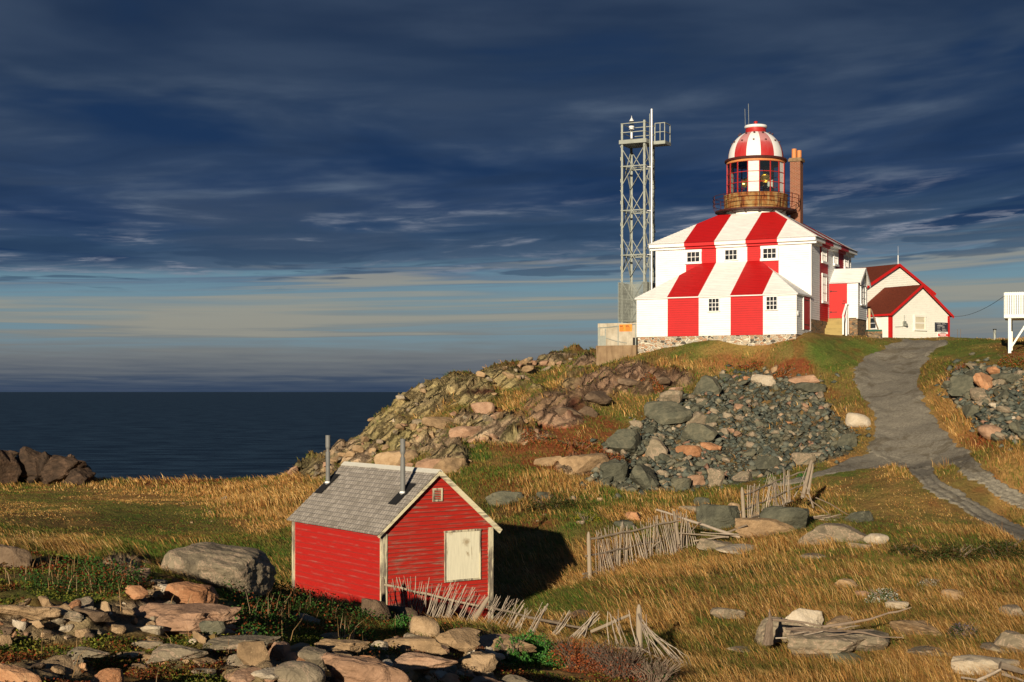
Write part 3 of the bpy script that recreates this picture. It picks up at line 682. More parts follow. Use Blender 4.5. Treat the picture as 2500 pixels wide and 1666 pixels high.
# gravel road, its two ruts and the footpath: ribbons laid on the slope
def gravel():
    m, t, b = mat('gravel', 0.95, 0.15); c = oc(t); n = t.noise(c, 9, 8, 0.8); n2 = t.noise(c, 0.8, 6, 0.7, 0.6); n3 = t.noise(c, 14, 3, 0.8)
    col = t.ramp(n, [(0.3, (0.11, 0.098, 0.075)), (0.7, (0.30, 0.27, 0.21))])
    col = t.mix(t.smooth(n2, 0.50, 0.62, 0, 0.7), col, (0.11, 0.09, 0.06, 1)); col = t.mix(t.smooth(n3, 0.64, 0.70, 0, 0.8), col, (0.40, 0.37, 0.31, 1))
    t.put(b.inputs['Base Color'], col); bump(t, b, n, 1.0, 0.035); return m
M['gravel'] = gravel()
def ribbon(name, pairs, off, nlong=170, nw=26):
    pr = np.array([[S(a), S(b), S(c), S(d)] for a, b, c, d in pairs], float); k = np.linspace(0, len(pr) - 1, nlong)
    L = np.stack([np.interp(k, np.arange(len(pr)), pr[:, i]) for i in range(4)], 1)
    WL = [G(a, b) for a, b, c, d in L]; WR = [G(c, d) for a, b, c, d in L]
    sm = lambda W: [(W[max(i - 1, 0)] + W[i] * 2 + W[min(i + 1, len(W) - 1)]) / 4 for i in range(len(W))]
    WL = sm(sm(WL)); WR = sm(sm(WR)); cc = []
    for i in range(nlong):
        wl, wr = WL[i], WR[i]; jl = (vn(i * 0.22, 3.3, 1) - 0.5) * 0.7 + (vn(i * 0.9, 1.3, 4) - 0.5) * 0.5; jr = (vn(i * 0.22, 9.1, 2) - 0.5) * 0.7 + (vn(i * 0.8, 5.3, 5) - 0.5) * 0.5
        wd = (wr - wl).length
        for q in range(nw):
            u = q / (nw - 1); u2 = u + (jl * (1 - u) - jr * u) * min(1, 0.5 / max(wd, .3))
            p = wl + (wr - wl) * u2; cc.append((p.x, p.y, u))
    cc = np.array(cc); z = H(cc[:, 0], cc[:, 1]) + off - 0.05 * np.exp(-((cc[:, 2] - .3) / .09) ** 2) - 0.05 * np.exp(-((cc[:, 2] - .7) / .09) ** 2) - 0.10 * np.clip(1 - np.minimum(cc[:, 2], 1 - cc[:, 2]) * 14, 0, 1)
    ii = np.arange(nlong * nw).reshape(nlong, nw); ff = np.stack([ii[:-1, :-1], ii[:-1, 1:], ii[1:, 1:], ii[1:, :-1]], -1).reshape(-1, 4)
    o = fast_mesh(name, np.stack([cc[:, 0], cc[:, 1], z], -1), ff, M['gravel'])
    return tag(o, kind='structure'), [(a, b) for a, b, c, d in L] + [(c, d) for a, b, c, d in L][::-1]
ROADS = []
o, p = ribbon('gravel_road', [(2075,781,2178,783),(2040,795,2155,803),(1995,815,2138,822),(1955,845,2118,850),(1965,880,2112,885),(1985,920,2125,915),(2005,960,2148,950),(2008,1000,2178,990),(1985,1035,2212,1030),(2040,1062,2235,1058),(2070,1078,2160,1075)], 0.075); ROADS.append(p)
o, p = ribbon('wheel_rut', [(2050,1050,2140,1050),(2085,1080,2140,1072),(2112,1110,2155,1098),(2165,1148,2222,1140),(2230,1185,2292,1180),(2300,1222,2353,1214),(2345,1248,2410,1242)], 0.06); ROADS.append(p)
o, p = ribbon('wheel_rut', [(2140,1040,2225,1035),(2180,1060,2240,1058),(2235,1105,2282,1095),(2300,1148,2353,1135),(2375,1185,2430,1170)], 0.067); ROADS.append(p)
o, p = ribbon('footpath', [(2010,1030,2060,1068),(1960,1050,2000,1078),(1900,1078,1905,1092),(1840,1098,1843,1108),(1760,1118,1762,1125),(1700,1130,1702,1135)], 0.05, 60, 10); ROADS.append(p)
def on_road(px, py):
    r = np.zeros(np.shape(px), bool)
    for p in ROADS: r |= inpoly(px, py, p)
    return r
# ---------------------------------------------------------------- windows, doors
def window(parent, pos, rz, w_, h_, cols, rows, trim=0.09, pane='glass', tm='white', sill=True, bar=0.03, half=False, label=None):
    """pos = bottom centre of the glass on the wall plane; built facing local -y"""
    e = MB(); x = w_ / 2; t_ = trim
    e.box((-x - t_, -0.055, 0), (-x, 0.0, h_)); e.box((x, -0.055, 0), (x + t_, 0.0, h_))
    e.box((-x - t_ - 0.02, -0.07, h_), (x + t_ + 0.02, 0, h_ + t_ + 0.02))
    if sill: e.box((-x - t_ - 0.03, -0.10, -t_), (x + t_ + 0.03, 0, 0))
    for i in range(1, cols): e.box((-x + w_ * i / cols - bar / 2, -0.042, 0.0), (-x + w_ * i / cols + bar / 2, -0.012, h_))
    for i in range(1, rows):
        bb = bar * (2.0 if half and i == rows // 2 else 1.0)
        e.box((-x, -0.045, h_ * i / rows - bb / 2), (x, -0.010, h_ * i / rows + bb / 2))
    o = e.build('window', M[tm], parent, loc=pos, rz=rz)
    g = MB(); g.box((-x, -0.022, 0), (x, -0.004, h_)); g.build('pane', M[pane], o)
    return tag(o, label)

# ---------------------------------------------------------------- lighthouse
AL = math.radians(-26.87)
LF = Frame(16.82, 80.0, 3.0, AL)
WB, DB, DE = 9.28, 9.3, 3.03                 # width, depth of the house, depth of the front lean-to
lh = empty('lighthouse', LF.o, AL, 'square red and white striped wooden lighthouse with a domed lantern on its roof', 'lighthouse')
zt, zb, ze = 5.56, 1.1, 2.35                 # wall top, wall bottom, top of the lean-to wall (local)
bks = [-WB * k / 5 for k in (4, 3, 2, 1)]; cols5 = (0, 1, 0, 1, 0); WR_ = [M['white'], M['red']]; WB_ = [M['white_b'], M['red_b']]; WS_ = [M['white_s'], M['red_s']]
bky = [DB * k / 5 for k in (1, 2, 3, 4)]
wl = MB()
wl.boards((0, 0, 0), (1, 0, 0), (0, 0, 1), (0, -1, 0), ze, zt, 0.125, lambda v: (-WB, 0), bks, cols5)
wl.boards((0, 0, 0), (0, 1, 0), (0, 0, 1), (1, 0, 0), zb, zt, 0.125, lambda v: (0, DB), bky, cols5, 0.022)
wl.poly([(-WB, DB, 0), (-WB, 0, 0), (-WB, 0, zt), (-WB, DB, zt)]); wl.poly([(0, DB, 0), (-WB, DB, 0), (-WB, DB, zt), (0, DB, zt)])
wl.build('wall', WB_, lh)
cb = MB()
for (x, y) in ((0, 0), (0, DB)): cb.box((x - 0.10, y - 0.024 if y == 0 else y - 0.10, zb), (x + 0.03, y + 0.10 if y == 0 else y + 0.03, zt - 0.02))
cb.box((-WB - 0.03, -0.022, ze), (-WB + 0.09, 0.05, zt - 0.02)); cb.build('corner_board', M['white'], lh)
# cornice under the eaves
OV = 0.40; zr = 5.69
cn = MB()
for a, b, m in zip([-WB - OV + 0.06] + bks, bks + [OV - 0.06], cols5):
    cn.box((a, -OV + 0.06, zr - 0.2), (b, -0.0, zr - 0.012), m); cn.box((a, -0.16, zr - 0.34), (b, -0.001, zr - 0.2), m)
for a, b, m in zip([0.0] + bky, bky + [DB + OV - 0.06], cols5):
    cn.box((0.001, a, zr - 0.2), (OV - 0.06, b, zr - 0.012), m); cn.box((0.002, a, zr - 0.34), (0.16, b, zr - 0.2), m)
cn.box((-WB - OV + 0.06, 0.01, zr - 0.2), (-WB - 0.01, DB + OV, zr - 0.012)); cn.box((-WB, DB + 0.01, zr - 0.2), (0, DB + OV - 0.06, zr - 0.012))
cn.build('cornice', WR_, lh)
# hipped roof cut off flat under the lantern
cxl, cyl = -WB / 2, DB / 2; run = DB / 2 + OV - 1.78; rise = 1.93; sl = math.hypot(run, rise)
rf = MB(); cs, sn = run / sl, rise / sl
for (O, U, Vh, N, wd, bk) in (((0, -OV, zr), (1, 0, 0), (0, 1), (0, -1), (-WB - OV, OV), bks), ((OV, 0, zr), (0, 1, 0), (-1, 0), (1, 0), (-OV, DB + OV), bky)):
    V = (Vh[0] * cs, Vh[1] * cs, sn); Nn = (N[0] * sn, N[1] * sn, cs)
    rf.boards(O, U, V, Nn, 0, sl, 0.17, lambda v, wd=wd: (wd[0] + v * cs, wd[1] - v * cs), bk, cols5, 0.014)
A_ = [(-WB - OV, -OV, zr), (OV, -OV, zr), (OV, DB + OV, zr), (-WB - OV, DB + OV, zr)]
T_ = [(-WB - OV + run, -OV + run, zr + rise), (OV - run, -OV + run, zr + rise), (OV - run, DB + OV - run, zr + rise), (-WB - OV + run, DB + OV - run, zr + rise)]
rf.poly([A_[2], A_[3], T_[3], T_[2]]); rf.poly([A_[3], A_[0], T_[0], T_[3]]); rf.poly(T_)
for i in (1,): rf.beam(Vector(A_[i]) + Vector((0, 0, 0.03)), Vector(T_[i]) + Vector((0, 0, 0.03)), 0.10, 0.05)
roof = rf.build('roof', WS_, lh)
# lean-to in front
ew = MB()
ew.boards((0, -DE, 0), (1, 0, 0), (0, 0, 1), (0, -1, 0), 0.14, ze, 0.12, lambda v: (-WB, 0), bks, cols5)
ew.boards((0, -DE, 0), (0, 1, 0), (0, 0, 1), (1, 0, 0), 0.14, ze, 0.12, lambda v: (0, DE), (), (0,), 0.02)
ew.poly([(-WB, 0, 0.1), (-WB, -DE, 0.1), (-WB, -DE, ze), (-WB, 0, ze)])
ew.box((-0.08, -DE - 0.02, 0.14), (0.025, -DE + 0.08, ze - 0.01)); ew.box((-WB - 0.025, -DE - 0.02, 0.14), (-WB + 0.07, -DE + 0.08, ze - 0.01))
ew.build('lean_to_wall', WB_, lh)
er = MB(); o2 = 0.12; rr = DE + o2; r2 = 2.16; s2 = math.hypot(rr, r2); c2, n2_ = rr / s2, r2 / s2
er.boards((0, -DE - o2, ze), (1, 0, 0), (0, c2, n2_), (0, -n2_, c2), 0, s2, 0.15, lambda v: (-WB - o2 + v * c2 * 0.96, o2 - v * c2 * 0.96), bks, cols5, 0.013)
er.boards((o2, -DE - o2, ze), (0, 1, 0), (-c2, 0, n2_), (n2_, 0, c2), 0, s2, 0.15, lambda v: (v * c2, rr), (), (0,), 0.013)
er.poly([(-WB - o2, 0, ze), (-WB - o2, -DE - o2, ze), (-WB - o2 + rr, 0, ze + r2)])
er.box((-WB - o2 + .01, -DE - o2 + 0.01, ze - 0.06), (o2 - .01, -0.01, ze - 0.004), 0)
er.build('lean_to_roof', WS_, lh)
fd = MB(); fd.box((-WB + 0.03, -DE + 0.03, -3.2), (-0.03, -0.01, 0.139)); fd.box((-WB, 0.0, -2.5), (-0.04, DB, 1.1))
fd.build('foundation', M['stone'], lh)
# windows, placed where the sight lines of the photograph meet the walls
def fwin(x0, y0, x1, y1, ly, cols, rows, **k):
    a = LF.on_y(x0, y1, ly); b = LF.on_y(x1, y0, ly); c = LF.on_y((x0 + x1) / 2, (y0 + y1) / 2, ly)
    hh = abs(b.z - a.z) * 0.97; window(lh, (c.x, ly - 0.018, c.z - hh / 2), 0, b.x - a.x, hh, cols, rows, **k)
def q1(x, y): return 1440 + x / 2.529, 250 + y / 2.529
for (x0, y0, x1, y1, tr, pn) in ((604, 924, 678, 988, .13, 'glass'), (838, 911, 909, 975, .06, 'glass'), (1073, 902, 1150, 966, .15, 'glass')):
    fwin(*q1(x0, y0), *q1(x1, y1), 0, 3, 2, trim=tr, pane=pn, sill=True)
for (x0, y0, x1, y1) in ((737, 1212, 798, 1291), (1093, 1200, 1156, 1282)): fwin(*q1(x0, y0), *q1(x1, y1), -DE, 3, 3, trim=.05)
def q4(x, y): return 1940 + x / 5.81, 570 + y / 5.81
def swin(x0, y0, x1, y1, cols, rows, **k):
    a = LF.on_x(*q4(x0, (y0 + y1) / 2), 0); b = LF.on_x(*q4(x1, (y0 + y1) / 2), 0)
    top = LF.on_x(*q4((x0 + x1) / 2, y0), 0).z; bot = LF.on_x(*q4((x0 + x1) / 2, y1), 0).z
    window(lh, (0.022, (a.y + b.y) / 2, bot), math.pi / 2, b.y - a.y, top - bot, cols, rows, **k)
swin(382, 232, 436, 400, 4, 2, trim=.13, pane='pane_bright'); swin(550, 268, 597, 438, 4, 2, trim=.13, pane='pane_bright'); swin(700, 318, 745, 482, 4, 2, trim=.13, pane='pane_bright')
swin(385, 610, 436, 965, 3, 3, trim=.13, pane='pane_bright')
# side door of the lean-to
a = LF.on_x(*q4(118, 1120), 0); b = LF.on_x(*q4(208, 1120), 0); tz = LF.on_x(*q4(160, 885), 0).z; bz_ = LF.on_x(*q4(160, 1362), 0).z
d = MB(); d.box((0.0, a.y, bz_), (0.05, b.y, tz - 0.03)); dr = d.build('door', M['redtrim'], lh)
d = MB(); d.box((0.0, a.y - 0.09, bz_ - .05), (0.065, a.y - 0.005, tz - 0.03)); d.box((0.0, b.y + 0.005, bz_ - .05), (0.065, b.y + 0.09, tz - 0.03)); d.build('frame', M['white'], dr)
for zz in (0.12, 0.85):
    d = MB(); d.box((0.052, a.y + 0.03, bz_ + (tz - bz_) * zz), (0.062, b.y - 0.2, bz_ + (tz - bz_) * zz + 0.05)); d.build('hinge', M['black'], dr)
d = MB(); cc_ = LF.on_x(*q4(42, 1135), 0); d.lathe((0, 0, 0), [(0.001, 0.05), (0.13, 0.045), (0.16, 0.0)], 16)
o = d.build('round_vent', M['white_metal'], lh, loc=(0.02, cc_.y, cc_.z)); o.rotation_euler = (0, math.pi / 2, 0)
# porch
P0, PW, PD = 4.1, 1.66, 2.3; pz0, pz1, pzr = 1.32, 3.42, 4.27
pw = MB()
pw.boards((0, P0, 0), (1, 0, 0), (0, 0, 1), (0, -1, 0), pz0, pz1, 0.12, lambda v: (1.02, PW))
pw.boards((PW, P0, 0), (0, 1, 0), (0, 0, 1), (1, 0, 0), pz0 - .05, pzr - 0.05, 0.12, lambda v: (0, PD) if v < pz1 else ((v - pz1) / (pzr - pz1) * PD / 2, PD - (v - pz1) / (pzr - pz1) * PD / 2), (), (0,), 0.022)
pw.box((PW - 0.08, P0 - 0.025, pz0 - .05), (PW + 0.028, P0 + 0.08, pz1)); pw.box((PW - 0.06, P0 + PD - 0.08, pz0), (PW + 0.028, P0 + PD, pz1)); pw.poly([(0, P0 + PD, pz0), (PW, P0 + PD, pz0), (PW, P0 + PD, pz1), (0, P0 + PD, pz1)]); pw.poly([(0, P0 + .02, pz0 - .02), (PW, P0 + .02, pz0 - .02), (PW, P0 + PD, pz0 - .02), (0, P0 + PD, pz0 - .02)])
pw.build('porch_wall', M['white_b'], lh)
pr = MB(); ovp = 0.14; px_ = (0.0, PW + 0.22)
hr, hz = PD / 2 + ovp, (pzr - pz1) * (PD / 2 + ovp) / (PD / 2); spl = math.hypot(hr, hz)
pr.boards((0, P0 - ovp, pzr - hz + 0.04), (1, 0, 0), (0, hr / spl, hz / spl), (0, -hz / spl, hr / spl), 0, spl, 0.14, lambda v: px_, (), (0,), 0.012)
pr.poly([(px_[0], P0 + PD / 2, pzr + 0.04), (px_[1], P0 + PD / 2, pzr + 0.04), (px_[1], P0 + PD + ovp, pzr + 0.04 - hz), (px_[0], P0 + PD + ovp, pzr + 0.04 - hz)])
for sg in (-1, 1): pr.beam((px_[1] - 0.02, P0 + PD / 2, pzr - 0.03), (px_[1] - 0.02, P0 + PD / 2 + sg * hr, pzr - hz - 0.03), 0.045, 0.16)
pr.poly([(px_[0], P0 - ovp, pzr - hz + .035), (px_[1], P0 - ovp, pzr - hz + .035), (px_[1], P0 + PD / 2, pzr + .02), (px_[0], P0 + PD / 2, pzr + .02)])
pr.build('porch_roof', M['white_s'], lh)
d = MB(); d.box((0.04, P0 - 0.055, pz0), (1.0, P0, pz1 - 0.06))
for k in range(1, 7): d.box((0.04 + 0.96 * k / 7 - 0.004, P0 - 0.061, pz0 + 0.1), (0.04 + 0.96 * k / 7 + 0.004, P0 - 0.054, pz1 - 0.2))
dr = d.build('porch_door', M['redtrim'], lh)
d = MB(); d.box((0.0, P0 - 0.08, pz0 - .02), (0.04, P0, pz1 - 0.03)); d.box((1.0, P0 - 0.08, pz0 - .02), (1.045, P0, pz1 - 0.03)); d.box((0.041, P0 - 0.08, pz1 - 0.06), (0.999, P0, pz1 - 0.0)); d.build('frame', M['redtrim'], dr)
for zz in (0.17, 0.78):
    d = MB(); d.box((0.06, P0 - 0.07, pz0 + 2.0 * zz), (0.48, P0 - 0.058, pz0 + 2.0 * zz + 0.035)); d.box((0.06, P0 - 0.074, pz0 + 2.0 * zz - .03), (0.14, P0 - 0.06, pz0 + 2.0 * zz + 0.065)); d.build('hinge', M['black'], dr)
d = MB(); d.box((0.76, P0 - 0.09, pz0 + 0.82), (0.95, P0 - 0.062, pz0 + 0.85)); d.box((0.80, P0 - 0.09, pz0 + 0.98), (0.96, P0 - 0.062, pz0 + 1.01)); d.build('handle', M['black'], dr)
a = LF.on_x(*q4(930, 880), PW); b = LF.on_x(*q4(992, 880), PW)
window(lh, (PW + 0.022, (a.y + b.y) / 2, LF.on_x(*q4(960, 1010), PW).z), math.pi / 2, b.y - a.y, LF.on_x(*q4(960, 745), PW).z - LF.on_x(*q4(960, 1010), PW).z, 2, 3, trim=.08, pane='pane_bright')
d = MB(); d.box((0.001, 0.05, 0.0), (0.04, P0 - .01, zb - 0.01)); d.box((0.001, P0 + 0.03, -1.0), (PW - 0.02, P0 + PD - .02, pz0 - 0.03)); d.build('stone_base', M['stone2'], lh)
d = MB()
for k in range(4): d.box((-0.0 + 0.01 * k, P0 - 0.28 * (k + 1) - 0.1, 0.1), (1.02 + 0.015 * k, P0 - 0.28 * k - 0.1 + (0.05 if k == 0 else 0.001), pz0 - 0.03 - 0.2 * k))
d.build('front_steps', M['wood_step'], lh)
d = MB(); hx = 1.12; y0_ = P0 - 1.25
for (y, z0_, z1_) in ((P0 - 0.12, 0.35, 2.05), (P0 - 0.5, 0.25, 2.02), (y0_, 0.3, 1.35)): d.box((hx - 0.045, y - 0.045, z0_), (hx + 0.045, y + 0.045, z1_))
d.beam((hx, P0 - 0.05, 2.09), (hx, P0 - 0.55, 2.09), 0.11, 0.06); d.beam((hx, P0 - 0.50, 2.07), (hx, y0_ - 0.05, 1.38), 0.11, 0.06); d.beam((hx, P0 - 0.52, 1.5), (hx, y0_, 0.85), 0.04, 0.09)
d.build('handrail', M['white'], lh)
# chimney
ch = MB(); ch.box((-2.83, 5.75, 6.2), (-2.20, 6.38, 10.98)); chim = ch.build('chimney', M['brick'], lh)
ch = MB(); ch.box((-2.92, 5.66, 10.98), (-2.11, 6.47, 11.12)); ch.box((-2.88, 5.70, 11.12), (-2.15, 6.43, 11.20)); ch.build('cap', M['concrete_brown'], chim)
for (x, y, r, hh) in ((-2.62, 5.92, 0.15, 0.56), (-2.40, 6.25, 0.14, 0.5)):
    ch = MB(); ch.lathe((x, y, 11.20), [(r, 0), (r, hh), (r - 0.03, hh), (r - 0.03, 0.1)], 20); ch.build('chimney_pot', M['terracotta'], chim, smooth=False)
# lantern
LC = (cxl, cyl, 0); z0 = -3.0
def Z(w_): return w_ + z0
d = MB(); d.lathe(LC, [(1.84, Z(10.4)), (1.84, Z(10.72)), (1.80, Z(10.74)), (1.80, Z(10.90))], 48); d.build('lantern_neck', M['cream'], lh, smooth=False)
d = MB(); d.lathe(LC, [(1.7, Z(10.86)), (2.45, Z(10.86)), (2.45, Z(10.93)), (1.7, Z(10.94))], 64)
for k in range(16):
    t_ = k * math.pi / 8; c_, s_n = math.cos(t_), math.sin(t_); d.beam((cxl + 1.8 * c_, cyl + 1.8 * s_n, Z(10.66)), (cxl + 2.4 * c_, cyl + 2.4 * s_n, Z(10.84)), 0.04, 0.04)
gal = d.build('gallery', M['dark_red'], lh)
d = MB()
for k in range(14):
    t_ = 2 * math.pi * (k + 0.35) / 14; c_, s_n = math.cos(t_), math.sin(t_)
    d.tube([(cxl + 2.42 * c_, cyl + 2.42 * s_n, Z(10.9)), (cxl + 2.55 * c_, cyl + 2.55 * s_n, Z(11.15)), (cxl + 2.58 * c_, cyl + 2.58 * s_n, Z(11.80))], 0.022, 6)
for zz, r in ((11.80, 2.58), (11.56, 2.585), (11.30, 2.575)):
    pts = [(cxl + r * math.cos(2 * math.pi * k / 64), cyl + r * math.sin(2 * math.pi * k / 64), Z(zz)) for k in range(65)]; d.tube(pts, 0.017, 5, cap=False)
d.build('railing', M['dark_red'], gal)
d = MB(); d.lathe(LC, [(1.72, Z(10.945)), (1.90, Z(10.945)), (1.90, Z(11.80)), (1.93, Z(11.82)), (1.93, Z(11.88)), (1.70, Z(11.90))], 64)
d.build('drum', M['rust'], lh, smooth=False)
PA = 2 * math.pi / 16; aoff = -math.pi / 2 + math.radians(7.0) - math.atan2(14.8, 86.2) + math.radians(0)
aoff -= AL * 1.0     # panel edge angle measured from the viewing direction, in local axes
fr_ = MB(); R_ = 1.73; g0, g1 = Z(11.88), Z(13.80)
for k in range(16):
    t_ = aoff + k * PA; c_, s_n = math.cos(t_), math.sin(t_)
    fr_.beam((cxl + R_ * c_, cyl + R_ * s_n, g0), (cxl + R_ * c_, cyl + R_ * s_n, g1), 0.05, 0.06, up=(c_, s_n, 0))
    t2 = t_ + PA
    for q in (0.015, 0.34, 0.66, 0.985):
        zz = g0 + (g1 - g0) * q; fr_.beam((cxl + R_ * c_, cyl + R_ * s_n, zz), (cxl + R_ * math.cos(t2), cyl + R_ * math.sin(t2), zz), 0.035, 0.035)
fr_.build('lantern_frame', M['red_metal'], lh)
for k in range(16):
    t1, t2 = aoff + k * PA, aoff + (k + 1) * PA; r = R_ - 0.012
    kk = k if k < 8 else k - 16
    p = MB(); p.poly([(cxl + r * math.cos(t1), cyl + r * math.sin(t1), g0), (cxl + r * math.cos(t2), cyl + r * math.sin(t2), g0), (cxl + r * math.cos(t2), cyl + r * math.sin(t2), g1), (cxl + r * math.cos(t1), cyl + r * math.sin(t1), g1)])
    p.build('lantern_pane', M['blind'] if kk in (-1, 2, 6, -6) else M['lantern_glass'], lh)
d = MB(); d.lathe(LC, [(1.72, Z(13.76)), (1.76, Z(13.78)), (1.77, Z(13.92)), (1.70, Z(13.95))], 64); d.build('lantern_band', M['terracotta'], lh)
d = MB(); d.lathe(LC, [(1.60, Z(13.93)), (1.86, Z(13.91)), (1.88, Z(13.98)), (1.84, Z(14.05)), (1.66, Z(14.09))], 64); d.build('lantern_eave', M['dark_red'], lh)
doff = -math.pi / 2 - math.atan2(14.8, 86.2) - AL + math.radians(-20.0)
prof = [(1.66 * math.cos(t) ** 0.92, Z(14.08) + 1.72 * math.sin(t)) for t in np.linspace(0, math.radians(68), 14)]
d = MB(); d.lathe(LC, prof, 144, lambda t, k: int(math.floor((t - doff) / math.radians(30))) % 2)
# lathe angle 0 of white segment starts at doff
d.build('dome', [M['white'], M['dome_red']], lh, smooth=True)
d = MB()
for k in range(12):
    t_ = doff + math.radians(30) * (k + 0.5)
    for (r, zz) in ((1.40, 15.05), (1.0, 15.55)): d.box((cxl + r * math.cos(t_) - 0.05, cyl + r * math.sin(t_) - 0.05, Z(zz)), (cxl + r * math.cos(t_) + 0.05, cyl + r * math.sin(t_) + 0.05, Z(zz) + 0.07))
d.build('dome_cleats', M['dark_red'], lh)
d = MB(); d.lathe(LC, [(0.66, Z(15.62)), (0.62, Z(15.72)), (0.60, Z(15.97))], 32); d.build('vent_neck', M['red_metal'], lh, smooth=True)
d = MB(); d.lathe(LC, [(0.52, Z(15.95)), (0.66, Z(15.97)), (0.69, Z(16.05)), (0.66, Z(16.13)), (0.4, Z(16.18)), (0.05, Z(16.20))], 32); d.build('vent_cap', M['white_metal'], lh, smooth=True)
d = MB(); d.lathe(LC, [(0.05, Z(16.18)), (0.10, Z(16.22)), (0.07, Z(16.28)), (0.13, Z(16.34)), (0.10, Z(16.40)), (0.0, Z(16.42))], 16); d.build('finial', M['red_metal'], lh, smooth=True)
for (dx, hh, r) in ((-0.62, 17.2, 0.010), (-0.40, 17.5, 0.012)):
    d = MB(); d.tube([(cxl + dx, cyl - 0.1, Z(16.0)), (cxl + dx - 0.03, cyl - 0.1, Z(hh))], r, 5); d.build('antenna', M['galv'], lh)
d = MB(); d.lathe((cxl, cyl, 0), [(1.62, Z(13.9)), (0.3, Z(14.3))], 32); d.build('dome_ceiling', M['black'], lh)
# the light: reflectors on a post
d = MB(); d.tube([(cxl, cyl, Z(11.6)), (cxl, cyl, Z(13.6))], 0.05, 8)
for zz in (12.3, 12.95): d.lathe((cxl, cyl, Z(zz)), [(0.55, 0), (0.58, 0.03), (0.55, 0.05)], 24)
lamp = d.build('lamp_stand', M['black'], lh)
cv = LF.to_local((0, 0, 0)) - Vector((cxl, cyl, 0)); cv.z = 0; cv.normalize(); rv = Vector((-cv.y, cv.x, 0))
for k, (fo, ri, zz, tu) in enumerate(((0.55, 0.53, 12.86, 0.12), (0.35, -0.62, 12.62, -0.9), (-0.6, 0.3, 12.8, 2.6), (-0.5, -0.5, 12.8, 3.6))):
    d = MB(); d.lathe((0, 0, 0), [(0.0, -0.17), (0.14, -0.12), (0.22, -0.04), (0.275, 0.06), (0.28, 0.06), (0.23, -0.06), (0.12, -0.17)], 28)
    ps = cv * fo + rv * ri; o = d.build('reflector', M['brass'], lamp, smooth=True, loc=(cxl + ps.x, cyl + ps.y, Z(zz)))
    o.rotation_euler = (cv * math.cos(tu) + rv * math.sin(tu) + Vector((0, 0, 0.02))).to_track_quat('Z', 'Y').to_euler()

# ---------------------------------------------------------------- steel light tower
TF = Frame(6.745, 88.0, 4.25, AL); tw = empty('lattice_tower', TF.o, AL, 'tall grey steel lattice tower with a railed platform, left of the striped lighthouse', 'tower')
s = 1.6; zT = 11.25
def zpx(py, Y=88.0): return (HY - py) / F * Y - 4.25
for (x, y, top) in ((0, 0, zpx(303)), (s, 0, zpx(298)), (s, s, zpx(345)), (0, s, zpx(345))):
    d = MB(); sx_ = 1 if x == 0 else -1; sy_ = 1 if y == 0 else -1
    d.box((min(x, x + sx_ * 0.13), min(y, y + sy_ * 0.018), 0), (max(x, x + sx_ * 0.13), max(y, y + sy_ * 0.018), top)); d.box((min(x, x + sx_ * 0.018), min(y + sy_ * 0.019, y + sy_ * 0.13), 0), (max(x, x + sx_ * 0.018), max(y + sy_ * 0.019, y + sy_ * 0.13), top))
    for zz in np.arange(0.6, zT, 1.35): d.box((x - 0.03, y - 0.03, zz), (x + 0.03, y + 0.03, zz + 0.22))
    d.box((x - 0.16, y - 0.16, -0.06), (x + 0.16, y + 0.16, 0.02)); d.build('leg', M['galv'], tw)
rings = [zpx(733), zpx(623.7), zpx(515), zpx(407.3)]
d = MB(); C4 = [(0, 0), (s, 0), (s, s), (0, s)]
for zz in rings + [0.12]:
    for i in range(4): d.beam((*C4[i], zz), (*C4[(i + 1) % 4], zz), 0.05, 0.06)
    d.beam((0, 0, zz), (s, s, zz), 0.04, 0.05); d.beam((s, 0, zz), (0, s, zz), 0.04, 0.05)
d.build('ring_bars', M['galv'], tw)
for i in range(4):
    d = MB(); a, b = C4[i], C4[(i + 1) % 4]
    for j, zz in enumerate(rings):
        h_ = 1.27; lo = max(zz - h_, 0.05); e = 0.03 * (1 if i % 2 else -1)
        d.beam((*a, lo), (*b, zz + h_), 0.06, 0.04); d.beam((b[0] + e, b[1] + e, lo), (a[0] + e, a[1] + e, zz + h_), 0.06, 0.04)
    d.build('cross_braces', M['galv'], tw)
d = MB()
for i in range(4):
    a, b = Vector((*C4[i], 0)), Vector((*C4[(i + 1) % 4], 0)); nrm = Vector(((b - a).y, -(b - a).x, 0)).normalized() * 0.09; ex_ = (b - a).normalized() * 0.16
    a2, b2 = a + nrm - ex_, b + nrm + ex_
    for k in range(53):
        p = a2 + (b2 - a2) * k / 52; d.beam(p + Vector((0, 0, 0.08)), p + Vector((0, 0, zpx(690))), 0.012, 0.012)
    for zz in np.arange(0.08, zpx(690), 0.09): d.beam(a2 + Vector((0, 0, zz)), b2 + Vector((0, 0, zz)), 0.01, 0.01)
d.build('climbing_guard', M['galv'], tw)
d = MB(); zd = zpx(345); d.box((-0.06, -0.06, zd - 0.2), (s + 0.06, s + 0.06, zd - 0.14)); 
for (a, b) in (((-0.08, -0.08), (s + 0.08, -0.08)), ((s + 0.08, -0.08), (s + 0.08, s + 0.08)), ((s + 0.08, s + 0.08), (-0.08, s + 0.08)), ((-0.08, s + 0.08), (-0.08, -0.08))): d.beam((*a, zd - 0.08), (*b, zd - 0.08), 0.05, 0.24)
d.box((s + 0.02, 0.75, zd - 0.22), (s + 0.98, 1.75, zd - 0.17)); d.beam((s, 0.75, zd - 0.14), (s + 1.02, 0.75, zd - 0.14), 0.05, 0.2); d.beam((s + 1.0, 0.75, zd - 0.14), (s + 1.0, 1.78, zd - 0.14), 0.05, 0.2)
d.build('platform', M['galv'], tw)
d = MB(); rt = zpx(303)
for zz in (rt, rt - 0.55):
    for i in range(4): d.beam((*C4[i], zz), (*C4[(i + 1) % 4], zz), 0.045, 0.045)
